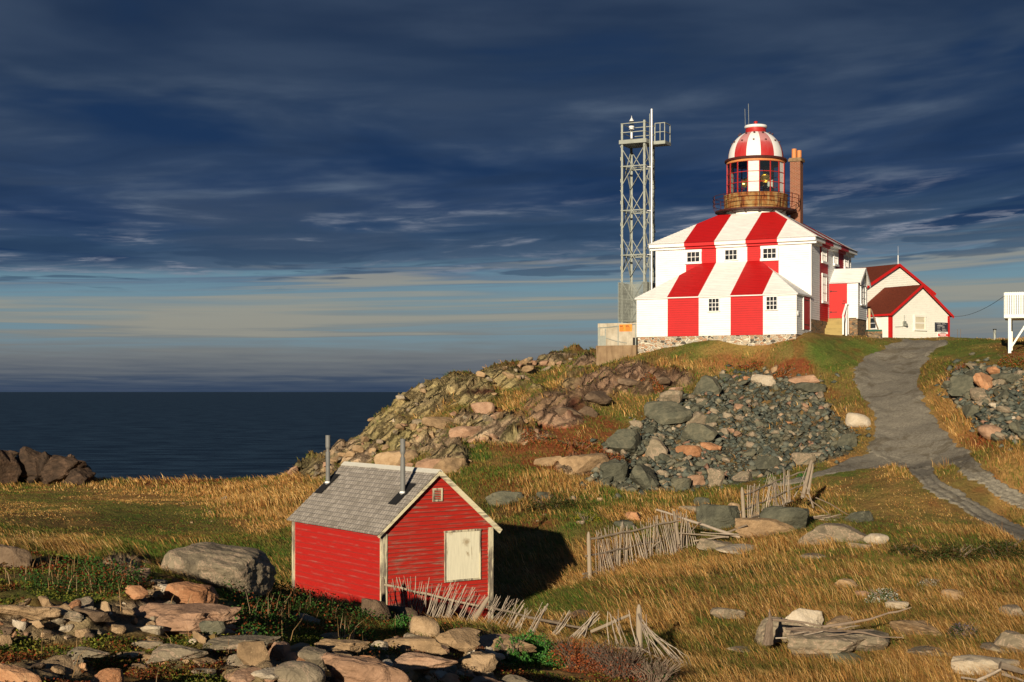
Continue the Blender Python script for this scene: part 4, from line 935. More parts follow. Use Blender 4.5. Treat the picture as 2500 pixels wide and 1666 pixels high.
for (x, y) in ((s, s), (0, s), (s + 0.35, 0.78), (s + 0.68, 0.78), (s + 0.98, 0.78), (s + 0.98, 1.72)): d.beam((x, y, zd - 0.1), (x, y, rt), 0.045, 0.045)
for zz in (rt, rt - 0.55): d.beam((s + 0.35, 0.78, zz), (s + 0.98, 0.78, zz), 0.04, 0.04); d.beam((s + 0.98, 0.78, zz), (s + 0.98, 1.72, zz), 0.05, 0.05)
d.build('railing', M['galv'], tw)
d = MB(); bx_, by_ = 0.28, 1.05
d.tube([(bx_, by_, zd - 0.1), (bx_, by_, zpx(316))], 0.07, 10); d.lathe((bx_, by_, zpx(313)), [(0.12, 0), (0.16, 0.03), (0.16, 0.09), (0.10, 0.12), (0.17, 0.16), (0.17, 0.26), (0.12, 0.28)], 20)
bc_ = d.build('beacon_lamp', M['white_metal'], tw)
d = MB(); d.lathe((bx_, by_, zpx(313) + 0.28), [(0.11, 0), (0.11, 0.30)], 20); d.build('glass_cover', M['lantern_glass'], bc_)
d = MB(); d.lathe((bx_, by_, zpx(313) + 0.56), [(0.17, 0), (0.15, 0.02), (0.02, 0.24), (0.01, 0.36)], 20); d.build('pointed_cap', M['white_metal'], bc_)
d = MB()
for k in range(4): t_ = k * math.pi / 2 + .5; d.tube([(bx_ + .12 * math.cos(t_), by_ + .12 * math.sin(t_), zpx(313) + .27), (bx_ + .12 * math.cos(t_), by_ + .12 * math.sin(t_), zpx(313) + .57)], 0.012, 5)
d.build('cage_bars', M['black'], bc_)
d = MB(); d.tube([(1.86, 0.42, 0.2), (1.86, 0.42, zpx(270))], 0.055, 10)
for zz in np.arange(1.5, 11, 2.7): d.beam((1.86, 0.42, zz), (s, 0.3, zz), 0.03, 0.03)
d.build('white_pole', M['white_metal'], tw)
d = MB(); d.tube([(1.72, 0.44, 0.2), (1.72, 0.44, zpx(281))], 0.02, 8); d.build('thin_pole', M['galv'], tw)
d = MB()
for y in (0.85, 1.25): d.beam((s + 0.12, y, 0), (s + 0.12, y, zd), 0.04, 0.04)
for zz in np.arange(0.2, zd, 0.3): d.beam((s + 0.12, 0.85, zz), (s + 0.12, 1.25, zz), 0.025, 0.025)
d.build('ladder', M['galv'], tw)

# concrete plinth of the tower, low concrete wall, rail with the orange sign
pl = MB(); pl.box((-1.0, -1.3, -2.6), (2.9, 2.6, -0.06)); o = pl.build('concrete_plinth', M['concrete'], None, loc=TF.o, rz=AL)
tag(o, 'stained pale concrete block that carries the steel lattice tower', 'concrete block')
a = LF.on_y(1455.5, 848, -DE - 0.15); b = LF.on_y(1553, 843, -DE - 0.15)
pl = MB(); n_ = 6
pl.box((a.x, -DE - 0.15, -3.8), (b.x, -DE + 0.15, b.z))
o = pl.build('retaining_wall', M['concrete_brown'], None, loc=LF.o, rz=AL)
tag(o, 'low brown concrete wall stained with rust, between the grassy slope and the pale concrete block', 'wall')
rl = empty('guard_rail', LF.to_world((a.x + b.x) / 2, -DE, b.z), AL, 'grey pipe guard rail on top of the brown concrete wall', 'railing')
rx = a.x - (a.x + b.x) / 2
def rp(px, py): q = LF.on_y(px, py, -DE); return (q.x - (a.x + b.x) / 2, 0.0, q.z - b.z)
for (px, t_, bt) in ((1461, 801, 846), (1463.5, 801, 846), (1478, 803, 846), (1509, 797, 845), (1552, 792, 843)):
    d = MB(); d.tube([rp(px, bt), rp(px, t_)], 0.035, 8); d.build('post', M['galv'], rl)
d = MB(); d.tube([rp(1461, 801), rp(1482, 800)], 0.03, 8); d.tube([rp(1482, 800), rp(1509, 797), rp(1553, 792)], 0.03, 8); d.tube([rp(1479, 826), rp(1506, 834), rp(1530, 838)], 0.022, 8); d.build('rail', M['galv'], rl)
d = MB(); d.box(rp(1463, 845), (rp(1477, 820)[0], 0.02, rp(1477, 820)[2])); d.build('panel', M['galv'], rl)
d = MB(); q0 = rp(1540, 845); q1_ = rp(1552, 824); o = MB(); o.box((q0[0], 0.3, q0[2]), (q1_[0], 1.2, q1_[2])); o = o.build('utility_box', M['black'], None, loc=rl.location, rz=AL); tag(o, 'dark box standing on the concrete wall at the corner of the white lean-to', 'box')
sg = MB(); q0 = rp(1513, 811); q1_ = rp(1544, 792); sg.box((q0[0], -0.07, q0[2] + 0.02), (q1_[0], -0.05, q1_[2] - 0.0))
sgn = sg.build('warning_sign', M['orange'], None, loc=rl.location, rz=AL); tag(sgn, 'orange warning sign with two columns of dark lettering, hung on the guard rail', 'sign')
d = MB(); W_ = q1_[0] - q0[0]; Hh = q1_[2] - q0[2]; rr_ = random.Random(3)
for ci, cx0 in enumerate((0.05, 0.50)):
    for k in range(6):
        zz = q1_[2] - Hh * (0.14 + 0.145 * k); th = 0.055 if k == 0 else 0.022; x = q0[0] + W_ * cx0; xe = x + W_ * (0.25 if k == 0 else rr_.uniform(0.24, 0.40))
        while x < xe:
            wl_ = rr_.uniform(0.02, 0.05); d.box((x, -0.078, zz - th), (min(x + wl_, xe), -0.071, zz)); x += wl_ + 0.012
d.build('lettering', M['ink'], sgn)

# ---------------------------------------------------------------- white outbuilding with red trim
ga = math.atan2(0.544, 0.839); xo = (2174 - CX) / F * 97.0
OF = Frame(xo, 97.0, 3.3, ga)
ob = empty('keepers_building', OF.o, ga, 'white clapboard building with brown-red roofs and bright red trim, right of the lighthouse', 'building')
ra = OF.on_y(2317, 790, 0); gw = ra.x; ez = OF.on_y(2176, 766, 0).z; apx = OF.on_y(2250, 700, 0); rz_ = apx.z; DL = 3.26
w1 = MB(); mid = gw / 2
def gab(v): return (0, gw) if v < ez else ((v - ez) / (rz_ - ez) * mid, gw - (v - ez) / (rz_ - ez) * mid)
w1.boards((0, 0, 0), (1, 0, 0), (0, 0, 1), (0, -1, 0), -0.4, rz_, 0.13, gab, (), (0,), 0.02)
w1.boards((0, 0, 0), (0, -1, 0), (0, 0, 1), (-1, 0, 0), -0.4, ez, 0.13, lambda v: (-DL, 0), (), (0,), 0.02)
w1.poly([(gw, 0, -.4), (gw, DL, -.4), (gw, DL, ez), (gw, 0, ez)])
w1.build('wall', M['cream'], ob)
r1 = MB(); o_ = 0.22; hz_ = (rz_ - ez) / mid
for sg_ in (0, 1):
    xe = -o_ if sg_ == 0 else gw + o_; q = [(xe, -o_, ez - o_ * hz_ + 0.12), (mid, -o_, rz_ + 0.12), (mid, DL, rz_ + 0.12), (xe, DL, ez - o_ * hz_ + 0.12)]
    r1.poly(q if sg_ else q[::-1]); r1.poly([(p[0], p[1], p[2] - 0.05) for p in q])
r1.build('roof', M['shingle_red'], ob)
tr = MB()
for xe in (-o_, gw + o_): tr.beam((xe, -o_ - 0.02, ez - o_ * hz_ + 0.05), (mid, -o_ - 0.02, rz_ + 0.05), 0.05, 0.17)
tr.beam((-o_ - 0.01, -o_, ez - o_ * hz_ + 0.06), (-o_ - 0.01, DL, ez - o_ * hz_ + 0.06), 0.05, 0.13)
tr.build('rake_board', M['redtrim'], ob)
for x in (0.0, gw):
    d = MB(); d.box((x - 0.035 if x == 0 else x - 0.17, -0.045, -0.4), (x + 0.17 if x == 0 else x + 0.035, 0.0 if x else 0.17, ez)); d.build('corner_board', M['redtrim'], ob)
def q2(x, y): return 1940 + x / 3.92, 560 + y / 3.92
a = OF.on_y(*q2(1150, 955), 0); b = OF.on_y(*q2(1240, 842), 0)
window(ob, ((a.x + b.x) / 2, -0.02, a.z), 0, b.x - a.x, b.z - a.z, 1, 2, trim=0.12, tm='cream', pane='curtain', bar=0.09)
d = MB(); c_ = OF.on_y(*q2(1043, 905), 0); d.box((c_.x - .12, -0.14, c_.z - 0.16), (c_.x + .12, -0.02, c_.z + 0.18)); d.tube([(c_.x + 0.04, -0.13, c_.z - 0.08), (c_.x + 0.04, -0.26, c_.z - 0.08)], 0.10, 12); d.tube([(c_.x - 0.1, -0.05, c_.z - 0.2), (c_.x - 0.9, -0.05, c_.z - 0.24)], 0.014, 6); d.tube([(c_.x, -0.05, c_.z + 0.18), (c_.x, -0.05, c_.z + 0.6)], 0.018, 6)
d.build('electric_meter', M['galv'], ob)
a = OF.on_x(*q2(722, 950), 0); b = OF.on_x(*q2(782, 850), 0)
window(ob, (-0.022, (a.y + b.y) / 2, a.z), -math.pi / 2, abs(b.y - a.y), b.z - a.z, 1, 2, trim=0.08)
# taller rear block, gable parallel to the front one
ap2 = OF.on_y(*q2(980, 352), DL); w2l = OF.on_y(*q2(1215, 545), DL)
hw = 3.6; hz2 = (ap2.z - w2l.z) / (w2l.x - ap2.x); ez2 = ap2.z - hz2 * hw; DR = 5.0
def gab2(v): return (ap2.x - hw, ap2.x + hw) if v < ez2 else (ap2.x - (ap2.z - v) / hz2, ap2.x + (ap2.z - v) / hz2)
w2 = MB(); w2.boards((0, DL, 0), (1, 0, 0), (0, 0, 1), (0, -1, 0), 0.0, ap2.z, 0.13, gab2, (), (0,), 0.02)
w2.poly([(ap2.x + hw, DL, 0), (ap2.x + hw, DL + DR, 0), (ap2.x + hw, DL + DR, ez2), (ap2.x + hw, DL, ez2)]); w2.poly([(ap2.x - hw, DL, 0), (ap2.x - hw, DL + DR, 0), (ap2.x - hw, DL + DR, ez2), (ap2.x - hw, DL, ez2)])
w2.build('rear_wall', M['cream'], ob)
r1 = MB()
for sg_ in (-1, 1):
    xe = ap2.x + sg_ * (hw + o_); zz = ap2.z - (hw + o_) * hz2 + 0.14; q = [(xe, DL - o_, zz), (ap2.x, DL - o_, ap2.z + 0.14), (ap2.x, DL + DR, ap2.z + 0.14), (xe, DL + DR, zz)]
    r1.poly(q if sg_ > 0 else q[::-1]); r1.poly([(p[0], p[1], p[2] - 0.05) for p in q])
r1.build('rear_roof', M['shingle_red'], ob)
tr = MB()
for sg_ in (-1, 1): tr.beam((ap2.x + sg_ * (hw + o_), DL - o_ - 0.02, ap2.z - (hw + o_) * hz2 + 0.06), (ap2.x, DL - o_ - 0.02, ap2.z + 0.06), 0.05, 0.19)
tr.build('rear_rake_board', M['redtrim'], ob)
d = MB(); d.tube([(ap2.x, DL - 0.1, ap2.z + 0.1), (ap2.x, DL - 0.1, ap2.z + 0.75)], 0.035, 8); d.tube([(ap2.x, DL - 0.1, ap2.z + 0.75), (ap2.x, DL - 0.1, ap2.z + 1.4)], 0.006, 5); d.build('roof_pole', M['white_metal'], ob)
# boards of writing on its wall
def board(name, x0, y0, x1, y1, mt, label, cat):
    a = OF.on_y(*q2(x0, y1), 0); b = OF.on_y(*q2(x1, y0), 0); d = MB(); d.box((a.x, -0.05, a.z), (b.x, -0.026, b.z))
    o = d.build(name, M[mt], None, loc=OF.o, rz=ga); tag(o, label, cat); return o, a, b
o, a, b = board('information_sign', 1338, 896, 1462, 980, 'slate', 'dark grey information sign with pale lettering on the white gable wall', 'sign')
d = MB(); W_ = b.x - a.x; Hh = b.z - a.z
for (yy, x0_, x1_, th) in ((.06, .08, .42, .04), (.06, .54, .76, .04), (.16, .2, .46, .03), (.16, .54, .86, .03), (.28, .18, .58, .05), (.36, .18, .73, .06), (.52, .18, .40, .04), (.52, .54, .74, .05), (.68, .18, .40, .035), (.68, .54, .78, .04), (.73, .54, .88, .025), (.84, .18, .44, .03), (.84, .54, .86, .03), (.90, .18, .46, .03), (.90, .54, .94, .03)):
    x = a.x + W_ * x0_; xe = a.x + W_ * x1_
    while x < xe:
        wl_ = rr_.uniform(0.02, 0.045); d.box((x, -0.056, b.z - Hh * (yy + th)), (min(x + wl_, xe), -0.0515, b.z - Hh * yy)); x += wl_ + 0.008
d.build('lettering', M['signgrey'], o)
o, a, b = board('notice', 1366, 984, 1462, 1045, 'white', 'small white notice with a red band, below the dark sign on the gable wall', 'notice')
d = MB(); Hh = b.z - a.z; d.box((a.x + 0.01, -0.056, b.z - Hh * .66), (b.x - 0.01, -0.0515, b.z - Hh * .30)); d.build('red_band', M['signred'], o)
d = MB()
for (yy, k0, k1) in ((.10, .3, .7), (.19, .22, .82), (.72, .1, .45), (.72, .55, .95), (.84, .3, .7)): d.box((a.x + (b.x - a.x) * k0, -0.056, b.z - Hh * (yy + .05)), (a.x + (b.x - a.x) * k1, -0.0515, b.z - Hh * yy))
d.build('lettering', M['ink'], o)
d = MB(); d.box((a.x + .16 * (b.x - a.x), -0.060, b.z - Hh * .45), (a.x + .8 * (b.x - a.x), -0.0565, b.z - Hh * .36)); d.box((a.x + .2 * (b.x - a.x), -0.060, b.z - Hh * .58), (a.x + .8 * (b.x - a.x), -0.0565, b.z - Hh * .50)); d.build('pale_words', M['white'], o)

# stone plinth with a green top and crossed boards, beside the porch
Yp = 81.5; gp = G(2133, 823); zb0 = gp.z
def at(px, py, Y): return Vector(((px - CX) / F * Y, Y, (HY - py) / F * Y))
Yp = min(gp.y, 82.0)
pe = at(2133, 823, Yp); ph = empty('stone_plinth', pe, 0, 'low rubble stone plinth with a dark green board on top, beside the porch', 'plinth')
d = MB(); d.box((-0.42, -0.3, -0.3), (0.42, 0.35, 0.30)); d.build('stone_block', M['stone2'], ph)
d = MB(); d.box((-0.40, -0.32, 0.30), (0.40, 0.37, 0.40)); d.build('top_board', M['green_board'], ph)
fm_ = empty('timber_brace', pe + Vector((0, 0, 0.4)), 0, 'raw pine upright with a dark slanting prop, standing on the green topped plinth', 'post')
d = MB(); d.box((-0.31, -0.05, 0.0), (-0.20, 0.05, 1.22)); d.build('upright', M['pine'], fm_)
d = MB(); d.beam((-0.16, 0, 1.18), (0.26, 0, 0.02), 0.07, 0.07); d.build('prop', M['branch'], fm_)

# viewing platform at the right edge
vb = at(2465, 861, 70.0); vp = empty('raised_platform', vb, math.radians(-21), 'white wooden platform on braced legs with a slatted balustrade, at the right edge', 'platform')
u = 70.0 / F
zq = (861 - 776) * u; zt_ = (861 - 714) * u; PWd = 3.2; PDp = 2.6; x0 = -0.22
for (x, y) in ((0.0, 0.1), (PWd - 0.4, 0.1), (0.0, PDp - .2), (PWd - 0.4, PDp - .2)):
    d = MB(); d.box((x - 0.07, y - 0.07, -0.5), (x + 0.07, y + 0.07, zq)); d.build('leg', M['cream'], vp)
d = MB(); d.beam((0.08, 0.1, 0.28), (0.95, 0.1, zq - 0.02), 0.09, 0.09); d.beam((PWd - .5, 0.1, 0.28), (PWd - 1.35, 0.1, zq - 0.02), 0.09, 0.09); d.build('diagonal_brace', M['cream'], vp)
d = MB(); d.box((x0, 0.0, zq - 0.02), (x0 + PWd, PDp, zq + 0.06)); d.build('deck', M['cream'], vp)
d = MB(); d.box((x0, -0.02, zt_ - 0.14), (x0 + PWd, 0.02, zt_ - 0.02)); d.box((x0, -0.02, zq), (x0 + PWd, 0.02, zq + 0.16)); d.box((x0 - 0.02, 0.021, zt_ - 0.14), (x0 + 0.02, PDp, zt_ - 0.02)); d.box((x0 - 0.02, 0.021, zq), (x0 + 0.02, PDp, zq + 0.16)); d.build('balustrade_rail', M['cream'], vp)
sl0 = None
for k in range(30):
    x = x0 + 0.05 + k * 0.107
    if x > x0 + PWd: break
    d = MB(); d.box((x - 0.036, -0.045, zq - 0.02), (x + 0.036, -0.021, zt_)); d.build('slat', M['cream'], vp)
for k in range(20):
    y = 0.1 + k * 0.13
    d = MB(); d.box((x0 - 0.045, y - 0.036, zq - 0.02), (x0 - 0.021, y + 0.036, zt_)); d.build('slat', M['cream'], vp)
# bollard, two thin stakes, cable
bp = at(2428.5, 827.5, 80.0); bo = empty('bollard', bp, 0, 'short round grey post with a dark cap, on the lawn left of the raised platform', 'post')
u = 80.0 / F; d = MB(); d.tube([(0, 0, -0.2), (0, 0, 23 * u)], 0.075, 14); d.build('pipe', M['galv'], bo); d = MB(); d.tube([(0, 0, 21.5 * u), (0, 0, 24 * u)], 0.10, 14); d.build('cap', M['black'], bo)
for px in (2337.5, 2344.5):
    st0 = at(px, 829, 86.0); d = MB(); d.tube([(0, 0, -0.3), (0.01, 0, 0.62)], 0.012, 6); o = d.build('stake', M['branch'], None, loc=st0); tag(o, 'thin brown stake in the grass right of the white outbuilding', 'stake', 'two thin stakes behind the road crest')
d = MB(); pA, pB = OF.to_world(gw + 0.2, 0, ez), at(2456, 720, 70.5)
pts = [pA.lerp(pB, t_) + Vector((0, 0, -0.35 * 4 * t_ * (1 - t_))) for t_ in np.linspace(0, 1, 16)]; d.tube(pts, 0.012, 5)
tag(d.build('power_cable', M['black']), 'thin dark cable strung from the outbuilding to the raised platform', 'cable')

# ---------------------------------------------------------------- red shed
SA = math.radians(35.0); SF = Frame(-3.26, 35.6, -6.25, SA)
sh = empty('red_shed', SF.o, SA, 'weathered red clapboard shed with a grey shingled gable roof and boarded window', 'shed')
SW, SL = 3.33, 4.95; sz1 = -3.507 + 6.25; szr = -2.09 + 6.25; smid = SW / 2; sh_s = (szr - sz1) / smid
g = MB(); g.boards((0, 0, 0), (1, 0, 0), (0, 0, 1), (0, -1, 0), -0.2, szr - .02, 0.108, lambda v: (0, SW) if v < sz1 else ((v - sz1) / sh_s, SW - (v - sz1) / sh_s), (), (0,), 0.019)
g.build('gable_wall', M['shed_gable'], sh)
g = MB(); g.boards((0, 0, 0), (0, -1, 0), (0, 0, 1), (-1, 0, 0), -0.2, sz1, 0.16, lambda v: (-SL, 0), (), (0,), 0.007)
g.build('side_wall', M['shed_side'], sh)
g = MB(); g.poly([(SW, 0, -.2), (SW, SL, -.2), (SW, SL, sz1), (SW, 0, sz1)]); g.poly([(0, SL, -.2), (SW, SL, -.2), (SW, SL, sz1), (smid, SL, szr - .02), (0, SL, sz1)]); g.build('rear_walls', M['shed_side'], sh)
rf = MB(); ovs, ovg = 0.15, 0.10; L_ = smid + ovs; spl = L_ * math.hypot(1, sh_s); cs, sn = 1 / math.hypot(1, sh_s), sh_s / math.hypot(1, sh_s)
zE = sz1 - ovs * sh_s + 0.07
rf.boards((-ovs, 0, zE), (0, -1, 0), (cs, 0, sn), (-sn, 0, cs), 0, spl, 0.15, lambda v: (-SL - ovg, ovg), (), (0,), 0.018)
rf.boards((SW + ovs, 0, zE), (0, 1, 0), (-cs, 0, sn), (sn, 0, cs), 0, spl, 0.15, lambda v: (-ovg, SL + ovg), (), (0,), 0.018)
for sgn in (0, 1):
    xe = -ovs if sgn == 0 else SW + ovs; rf.poly([(xe, -ovg, zE - .015), (smid, -ovg, zE - .015 + L_ * sh_s), (smid, SL + ovg, zE - .015 + L_ * sh_s), (xe, SL + ovg, zE - .015)])
roof = rf.build('roof', M['roofshingle'], sh)
zR = zE + L_ * sh_s
d = MB(); 
for sgn in (-1, 1): d.beam((smid + sgn * 0.062 , -ovg - 0.0, zR - 0.028), (smid + sgn * 0.062, SL + ovg, zR - 0.028), 0.15, 0.022, up=(sgn * sn, 0, cs))
d.build('ridge_board', M['ridgecap'], roof)
for sgn in (0, 1):
    xe = -ovs - 0.02 if sgn == 0 else SW + ovs + 0.05; k = 0.02 if sgn == 0 else 0.05; d = MB(); wdt = 0.06 if sgn == 0 else 0.13
    d.beam((xe, -ovg - 0.025, zE - k * sh_s - wdt / 2 - .01), (smid, -ovg - 0.025, zR - wdt / 2 - .01), 0.035, wdt); d.build('rake_board', M['shed_rake'], sh)
for (x0, x1, y0, y1) in ((-0.025, 0.14, -0.035, -0.0), (SW - 0.13, SW + 0.025, -0.035, 0.0), (-0.035, -0.0, 0.001, 0.035), (-0.035, 0.0, SL - 0.12, SL + 0.02)):
    d = MB(); d.box((x0, y0, -0.2), (x1, y1, sz1 - 0.06)); d.build('corner_board', M['shed_trim'], sh)
def q3(x, y): return 640 + x / 2.903, 1020 + y / 2.903
c = SF.on_y(*q3(1415, 975), 0); a = SF.on_y(*q3(1290, 975), 0); b = SF.on_y(*q3(1540, 975), 0); hh = (1142 - 808) / 2.903 * 37.2 / F
t = NT(M['shutter'].node_tree); bs = t.n['Principled BSDF']; src = bs.inputs['Base Color'].links[0].from_socket
for (qx, qy, rr0, rr1) in ((1440, 880, .02, .15), (1450, 962, .01, .07), (1330, 815, .0, .10)):      # rubbed, stained spots on the board
    pc = SF.on_y(*q3(qx, qy), 0); dn = t.new('ShaderNodeVectorMath', operation='DISTANCE'); t.l.new(oc(t), dn.inputs[0]); dn.inputs[1].default_value = (pc.x, -0.04, pc.z)
    dd = t.math('ADD', dn.outputs['Value'], t.math('MULTIPLY', t.math('SUBTRACT', t.noise(oc(t), 14, 5, 0.7), 0.5), 0.22))
    src = t.mix(t.smooth(dd, rr1, rr0, 0, 0.75), src, (0.30, 0.22, 0.12, 1))
t.put(bs.inputs['Base Color'], src)
d = MB(); d.box((a.x + .03, -0.045, c.z - hh / 2), (b.x - .03, -0.02, c.z + hh / 2)); sb = d.build('window_shutter', M['shutter'], sh)
d = MB(); d.box((a.x - .01, -0.055, c.z - hh / 2 - .03), (a.x + .03, -0.02, c.z + hh / 2)); d.box((b.x - .03, -0.055, c.z - hh / 2 - .03), (b.x + .01, -0.02, c.z + hh / 2)); d.box((a.x - .02, -0.065, c.z + hh / 2), (b.x + .02, -0.02, c.z + hh / 2 + .045)); d.box((a.x - .01, -0.058, c.z - hh / 2 - .045), (b.x + .01, -0.02, c.z - hh / 2 - 0.001)); d.build('frame', M['shed_trim'], sb)
c = SF.on_y(*q3(1239, 546), 0); d = MB()
for (x0, z0_, x1, z1_) in ((-.15, -.17, .15, -.13), (-.15, .13, .15, .17), (-.15, -.13, -.11, .13), (.11, -.13, .15, .13)): d.box((c.x + x0, -0.045, c.z + z0_), (c.x + x1, -0.018, c.z + z1_))
for k in range(6): d.beam((c.x - .11, -0.03, c.z - .11 + k * .043), (c.x + .11, -0.03, c.z - .11 + k * .043), 0.03, 0.008)
d.build('gable_vent', M['shed_trim'], sh)
for (bx_, by_, tpy) in ((997, 538, 150), (466, 466, 125)):
    pt = SF.plane(*q3(bx_, by_), (-ovs, 0, zE + .03), (-sn, 0, cs)); Y_ = SF.to_world(*pt).y; hgt = (by_ - tpy) / 2.903 * Y_ / F
    d = MB(); d.tube([pt + Vector((0, 0, -.05)), pt + Vector((0, 0, hgt * 0.66))], 0.064, 16); d.tube([pt + Vector((0, 0, hgt * .66)), pt + Vector((0, 0, hgt * .72))], 0.042, 12); d.tube([pt + Vector((0, 0, hgt * .72)), pt + Vector((0, 0, hgt * .76)), pt + Vector((0, 0, hgt))], [0.055, 0.068, 0.068], 16)
    fl = d.build('flue_pipe', M['pipe'], sh)
    e1 = Vector((cs, 0, sn)); e2 = Vector((0, 1, 0)); d = MB(); nn = Vector((-sn, 0, cs)) * 0.014
    d.poly([pt + nn + e1 * u_ + e2 * v_ for u_, v_ in ((-.42, -.20), (.38, -.20), (.38, .22), (-.42, .22))]); d.build('flashing', M['tar'], fl)
    d = MB(); d.tube([pt + nn, pt + nn + Vector((0, 0, .05))], [0.085, 0.07], 14); d.build('collar', M['white_metal'], fl)
# ---------------------------------------------------------------- rocks
def rock_mesh(name, seed, sub=3, n=14, rough=0.05, strata=0.0, worn=10.0, mn=0.55):
    r = np.random.RandomState(seed); bm = bmesh.new(); bmesh.ops.create_icosphere(bm, subdivisions=sub, radius=1.0)
    D = np.array([v.co[:] for v in bm.verts]); D /= np.linalg.norm(D, axis=1)[:, None]
    Nn = r.normal(size=(n, 3)); Nn /= np.linalg.norm(Nn, axis=1)[:, None]; dist = r.uniform(mn, 1.0, n)
    Nn = np.vstack([Nn, [[0, 0, -1]], [[0.1, 0.05, 1]]]); dist = np.append(dist, [0.7, 0.75])
    q = D @ Nn.T; R = np.where(q > 0.02, dist[None] / np.maximum(q, 0.02), 50.0)
    rad = (np.minimum(R, 50) ** -worn).sum(1) ** (-1.0 / worn)
    rad = np.clip(rad, 0.35, 1.35); V = D * rad[:, None]
    a = fbm(V[:, 0] * 2.2 + V[:, 2] * 1.3 + seed, V[:, 1] * 2.2 - V[:, 2], seed % 9, 4) - 0.5
    b = ridged(V[:, 0] * 1.1 + V[:, 2] * 3.5 + seed * 3, V[:, 1] * 1.1 + V[:, 2] * 2.0, seed % 7, 3) - 0.5
    V = V * (1 + a * rough * 3 + b * strata * 0.22)[:, None]
    for v, c in zip(bm.verts, V): v.co = c
    me = bpy.data.meshes.new(name); bm.to_mesh(me); bm.free(); me.materials.append(RM['tan']); return me
RK_SMALL = [rock_mesh('rock', 10 + k, 2, 9, 0.03, 0, 30, 0.5) for k in range(10)]
RK_MID = [rock_mesh('rock', 40 + k, 3, 8, 0.05, 0.4, 40, 0.45) for k in range(12)]
RK_BIG = [rock_mesh('boulder', 70 + k, 4, 9, 0.07, 0.5, 34, 0.5) for k in range(9)]
RK_ROUND = [rock_mesh('boulder', 90 + k, 4, 26, 0.05, 0.15, 7, 0.8) for k in range(4)]
RK_DOME = [rock_mesh('boulder', 203 + k, 5, 10, 0.07, 0.7, 22, 0.62) for k in range(3)]
RK_SLAB = [rock_mesh('slab', 110 + k, 5, 12, 0.12, 0.7, 26, 0.5) for k in range(6)]
RR = random.Random(11)
def put_rock(name, me, p, sx, sy, sz, rz, mt, label, group=None, cat='rock', sink=0.3, tilt=0.15):
    o = bpy.data.objects.new(name, me); COL.objects.link(o)
    o.location = (p.x, p.y, p.z + sz * (1 - sink) * 0.62 - 0.02)
    o.scale = (sx, sy, sz); o.rotation_euler = (RR.uniform(-tilt, tilt), RR.uniform(-tilt, tilt), rz)
    o.material_slots[0].link = 'OBJECT'; o.material_slots[0].material = RM[mt]
    return tag(o, label, cat, group)
ROCKXY = []
def rock(dx, dy, w_, h_, kind, mt, label, depth=0.8, rz=None, tilt=0.12, name='boulder', cat='boulder', sink=0.25, group=None):
    """rock whose foot shows at (dx, dy) of the 2353-wide view, w_ x h_ pixels there"""
    p = GD(dx, dy); u = S(1) * p.y / F
    src = {'b': RK_BIG, 'm': RK_MID, 'r': RK_ROUND, 's': RK_SLAB, 'x': RK_SMALL, 'd': RK_DOME}[kind]
    sx = w_ * u / 2 * 1.12; sy = sx * depth; sz = h_ * u / 2 * (1.35 if kind != 's' else 1.5)
    me_ = RR.choice(src); p2 = Vector((p.x, p.y + sy * 0.6, p.z)); p2.z = max(p.z, min(float(H(p2.x, p2.y)[0]), p.z + sz * 0.4))
    ROCKXY.append((p2.x, p2.y, sx * 0.9, sy * 0.9))
    return put_rock(name, me_, p2, sx, sy, sz, RR.uniform(-0.4, 0.4) if rz is None else rz, mt, label, group, cat, sink, tilt)
B = 'boulder'
rock(485,1352,216,112,'d','grey','largest boulder on the left, grey and pale veined, taller than the stones round it',.7,.1)
rock(432,1388,98,58,'d','orange','rounded orange brown boulder just below the largest grey boulder',.7,0)
rock(22,1308,70,60,'b','brown','dark boulder cut by the left edge in front of the meadow')
rock(300,1338,78,38,'m','pink','low pinkish boulder left of the largest grey boulder'); rock(352,1352,52,24,'m','grey','small grey stone between the pinkish boulder and the largest boulder')
rock(308,1374,46,30,'m','orange','rust coloured block, leftmost of three stones lying on the long slab'); rock(345,1374,52,24,'m','tan','tan block, middle one of three stones lying on the long slab'); rock(370,1372,30,34,'m','pale','pale upright stone, rightmost of three lying on the long slab')
rock(395,1450,230,58,'s','pink','long cracked pinkish slab sloping right under the rounded orange boulder',.5,-.12,.06,'rock_slab','slab')
rock(480,1457,48,38,'m','dark','greenish grey block leaning on the right end of the long slab'); rock(520,1460,52,32,'m','orange','bright orange stone right of the greenish block'); rock(570,1462,48,20,'m','pale','flat pale stone right of the bright orange stone')
rock(120,1428,150,32,'s','grey','layered grey slab at the far left above the heather',.5,-.05,.06,'rock_slab','slab'); rock(40,1420,110,30,'s','tan','tan slab running out of the left edge below the grass',.6,0,.06,'rock_slab','slab')
rock(210,1424,90,26,'m','brown','flat reddish brown stone on the layered grey slab'); rock(262,1452,34,18,'m','tan','small tan stone below the flat reddish brown stone'); rock(345,1455,52,24,'m','pale','pale flat stone in front of the long cracked slab')
rock(330,1490,60,20,'m','grey','grey stone half buried in red heather'); rock(180,1512,100,26,'s','grey','grey slab above the lowest heather on the left',.6,0,.06,'rock_slab','slab'); rock(290,1520,80,22,'s','tan','low tan slab in the heather left of centre',.6,0,.06,'rock_slab','slab')
rock(385,1525,130,36,'s','grey','weathered grey slab rising from the moss',.5,.1,.06,'rock_slab','slab'); rock(520,1500,180,28,'s','grey','grey ledge under the flat pale stone',.5,.05,.06,'rock_slab','slab')
rock(232,1585,62,60,'b','orange','pointed orange tan rock standing at the bottom edge'); rock(36,1590,88,62,'b','orange','orange boulder in the bottom left corner'); rock(10,1490,40,40,'m','tan','tan stone at the left edge above the corner boulder')
rock(470,1560,60,30,'m','grey','grey rock at the bottom edge right of the pointed rock')
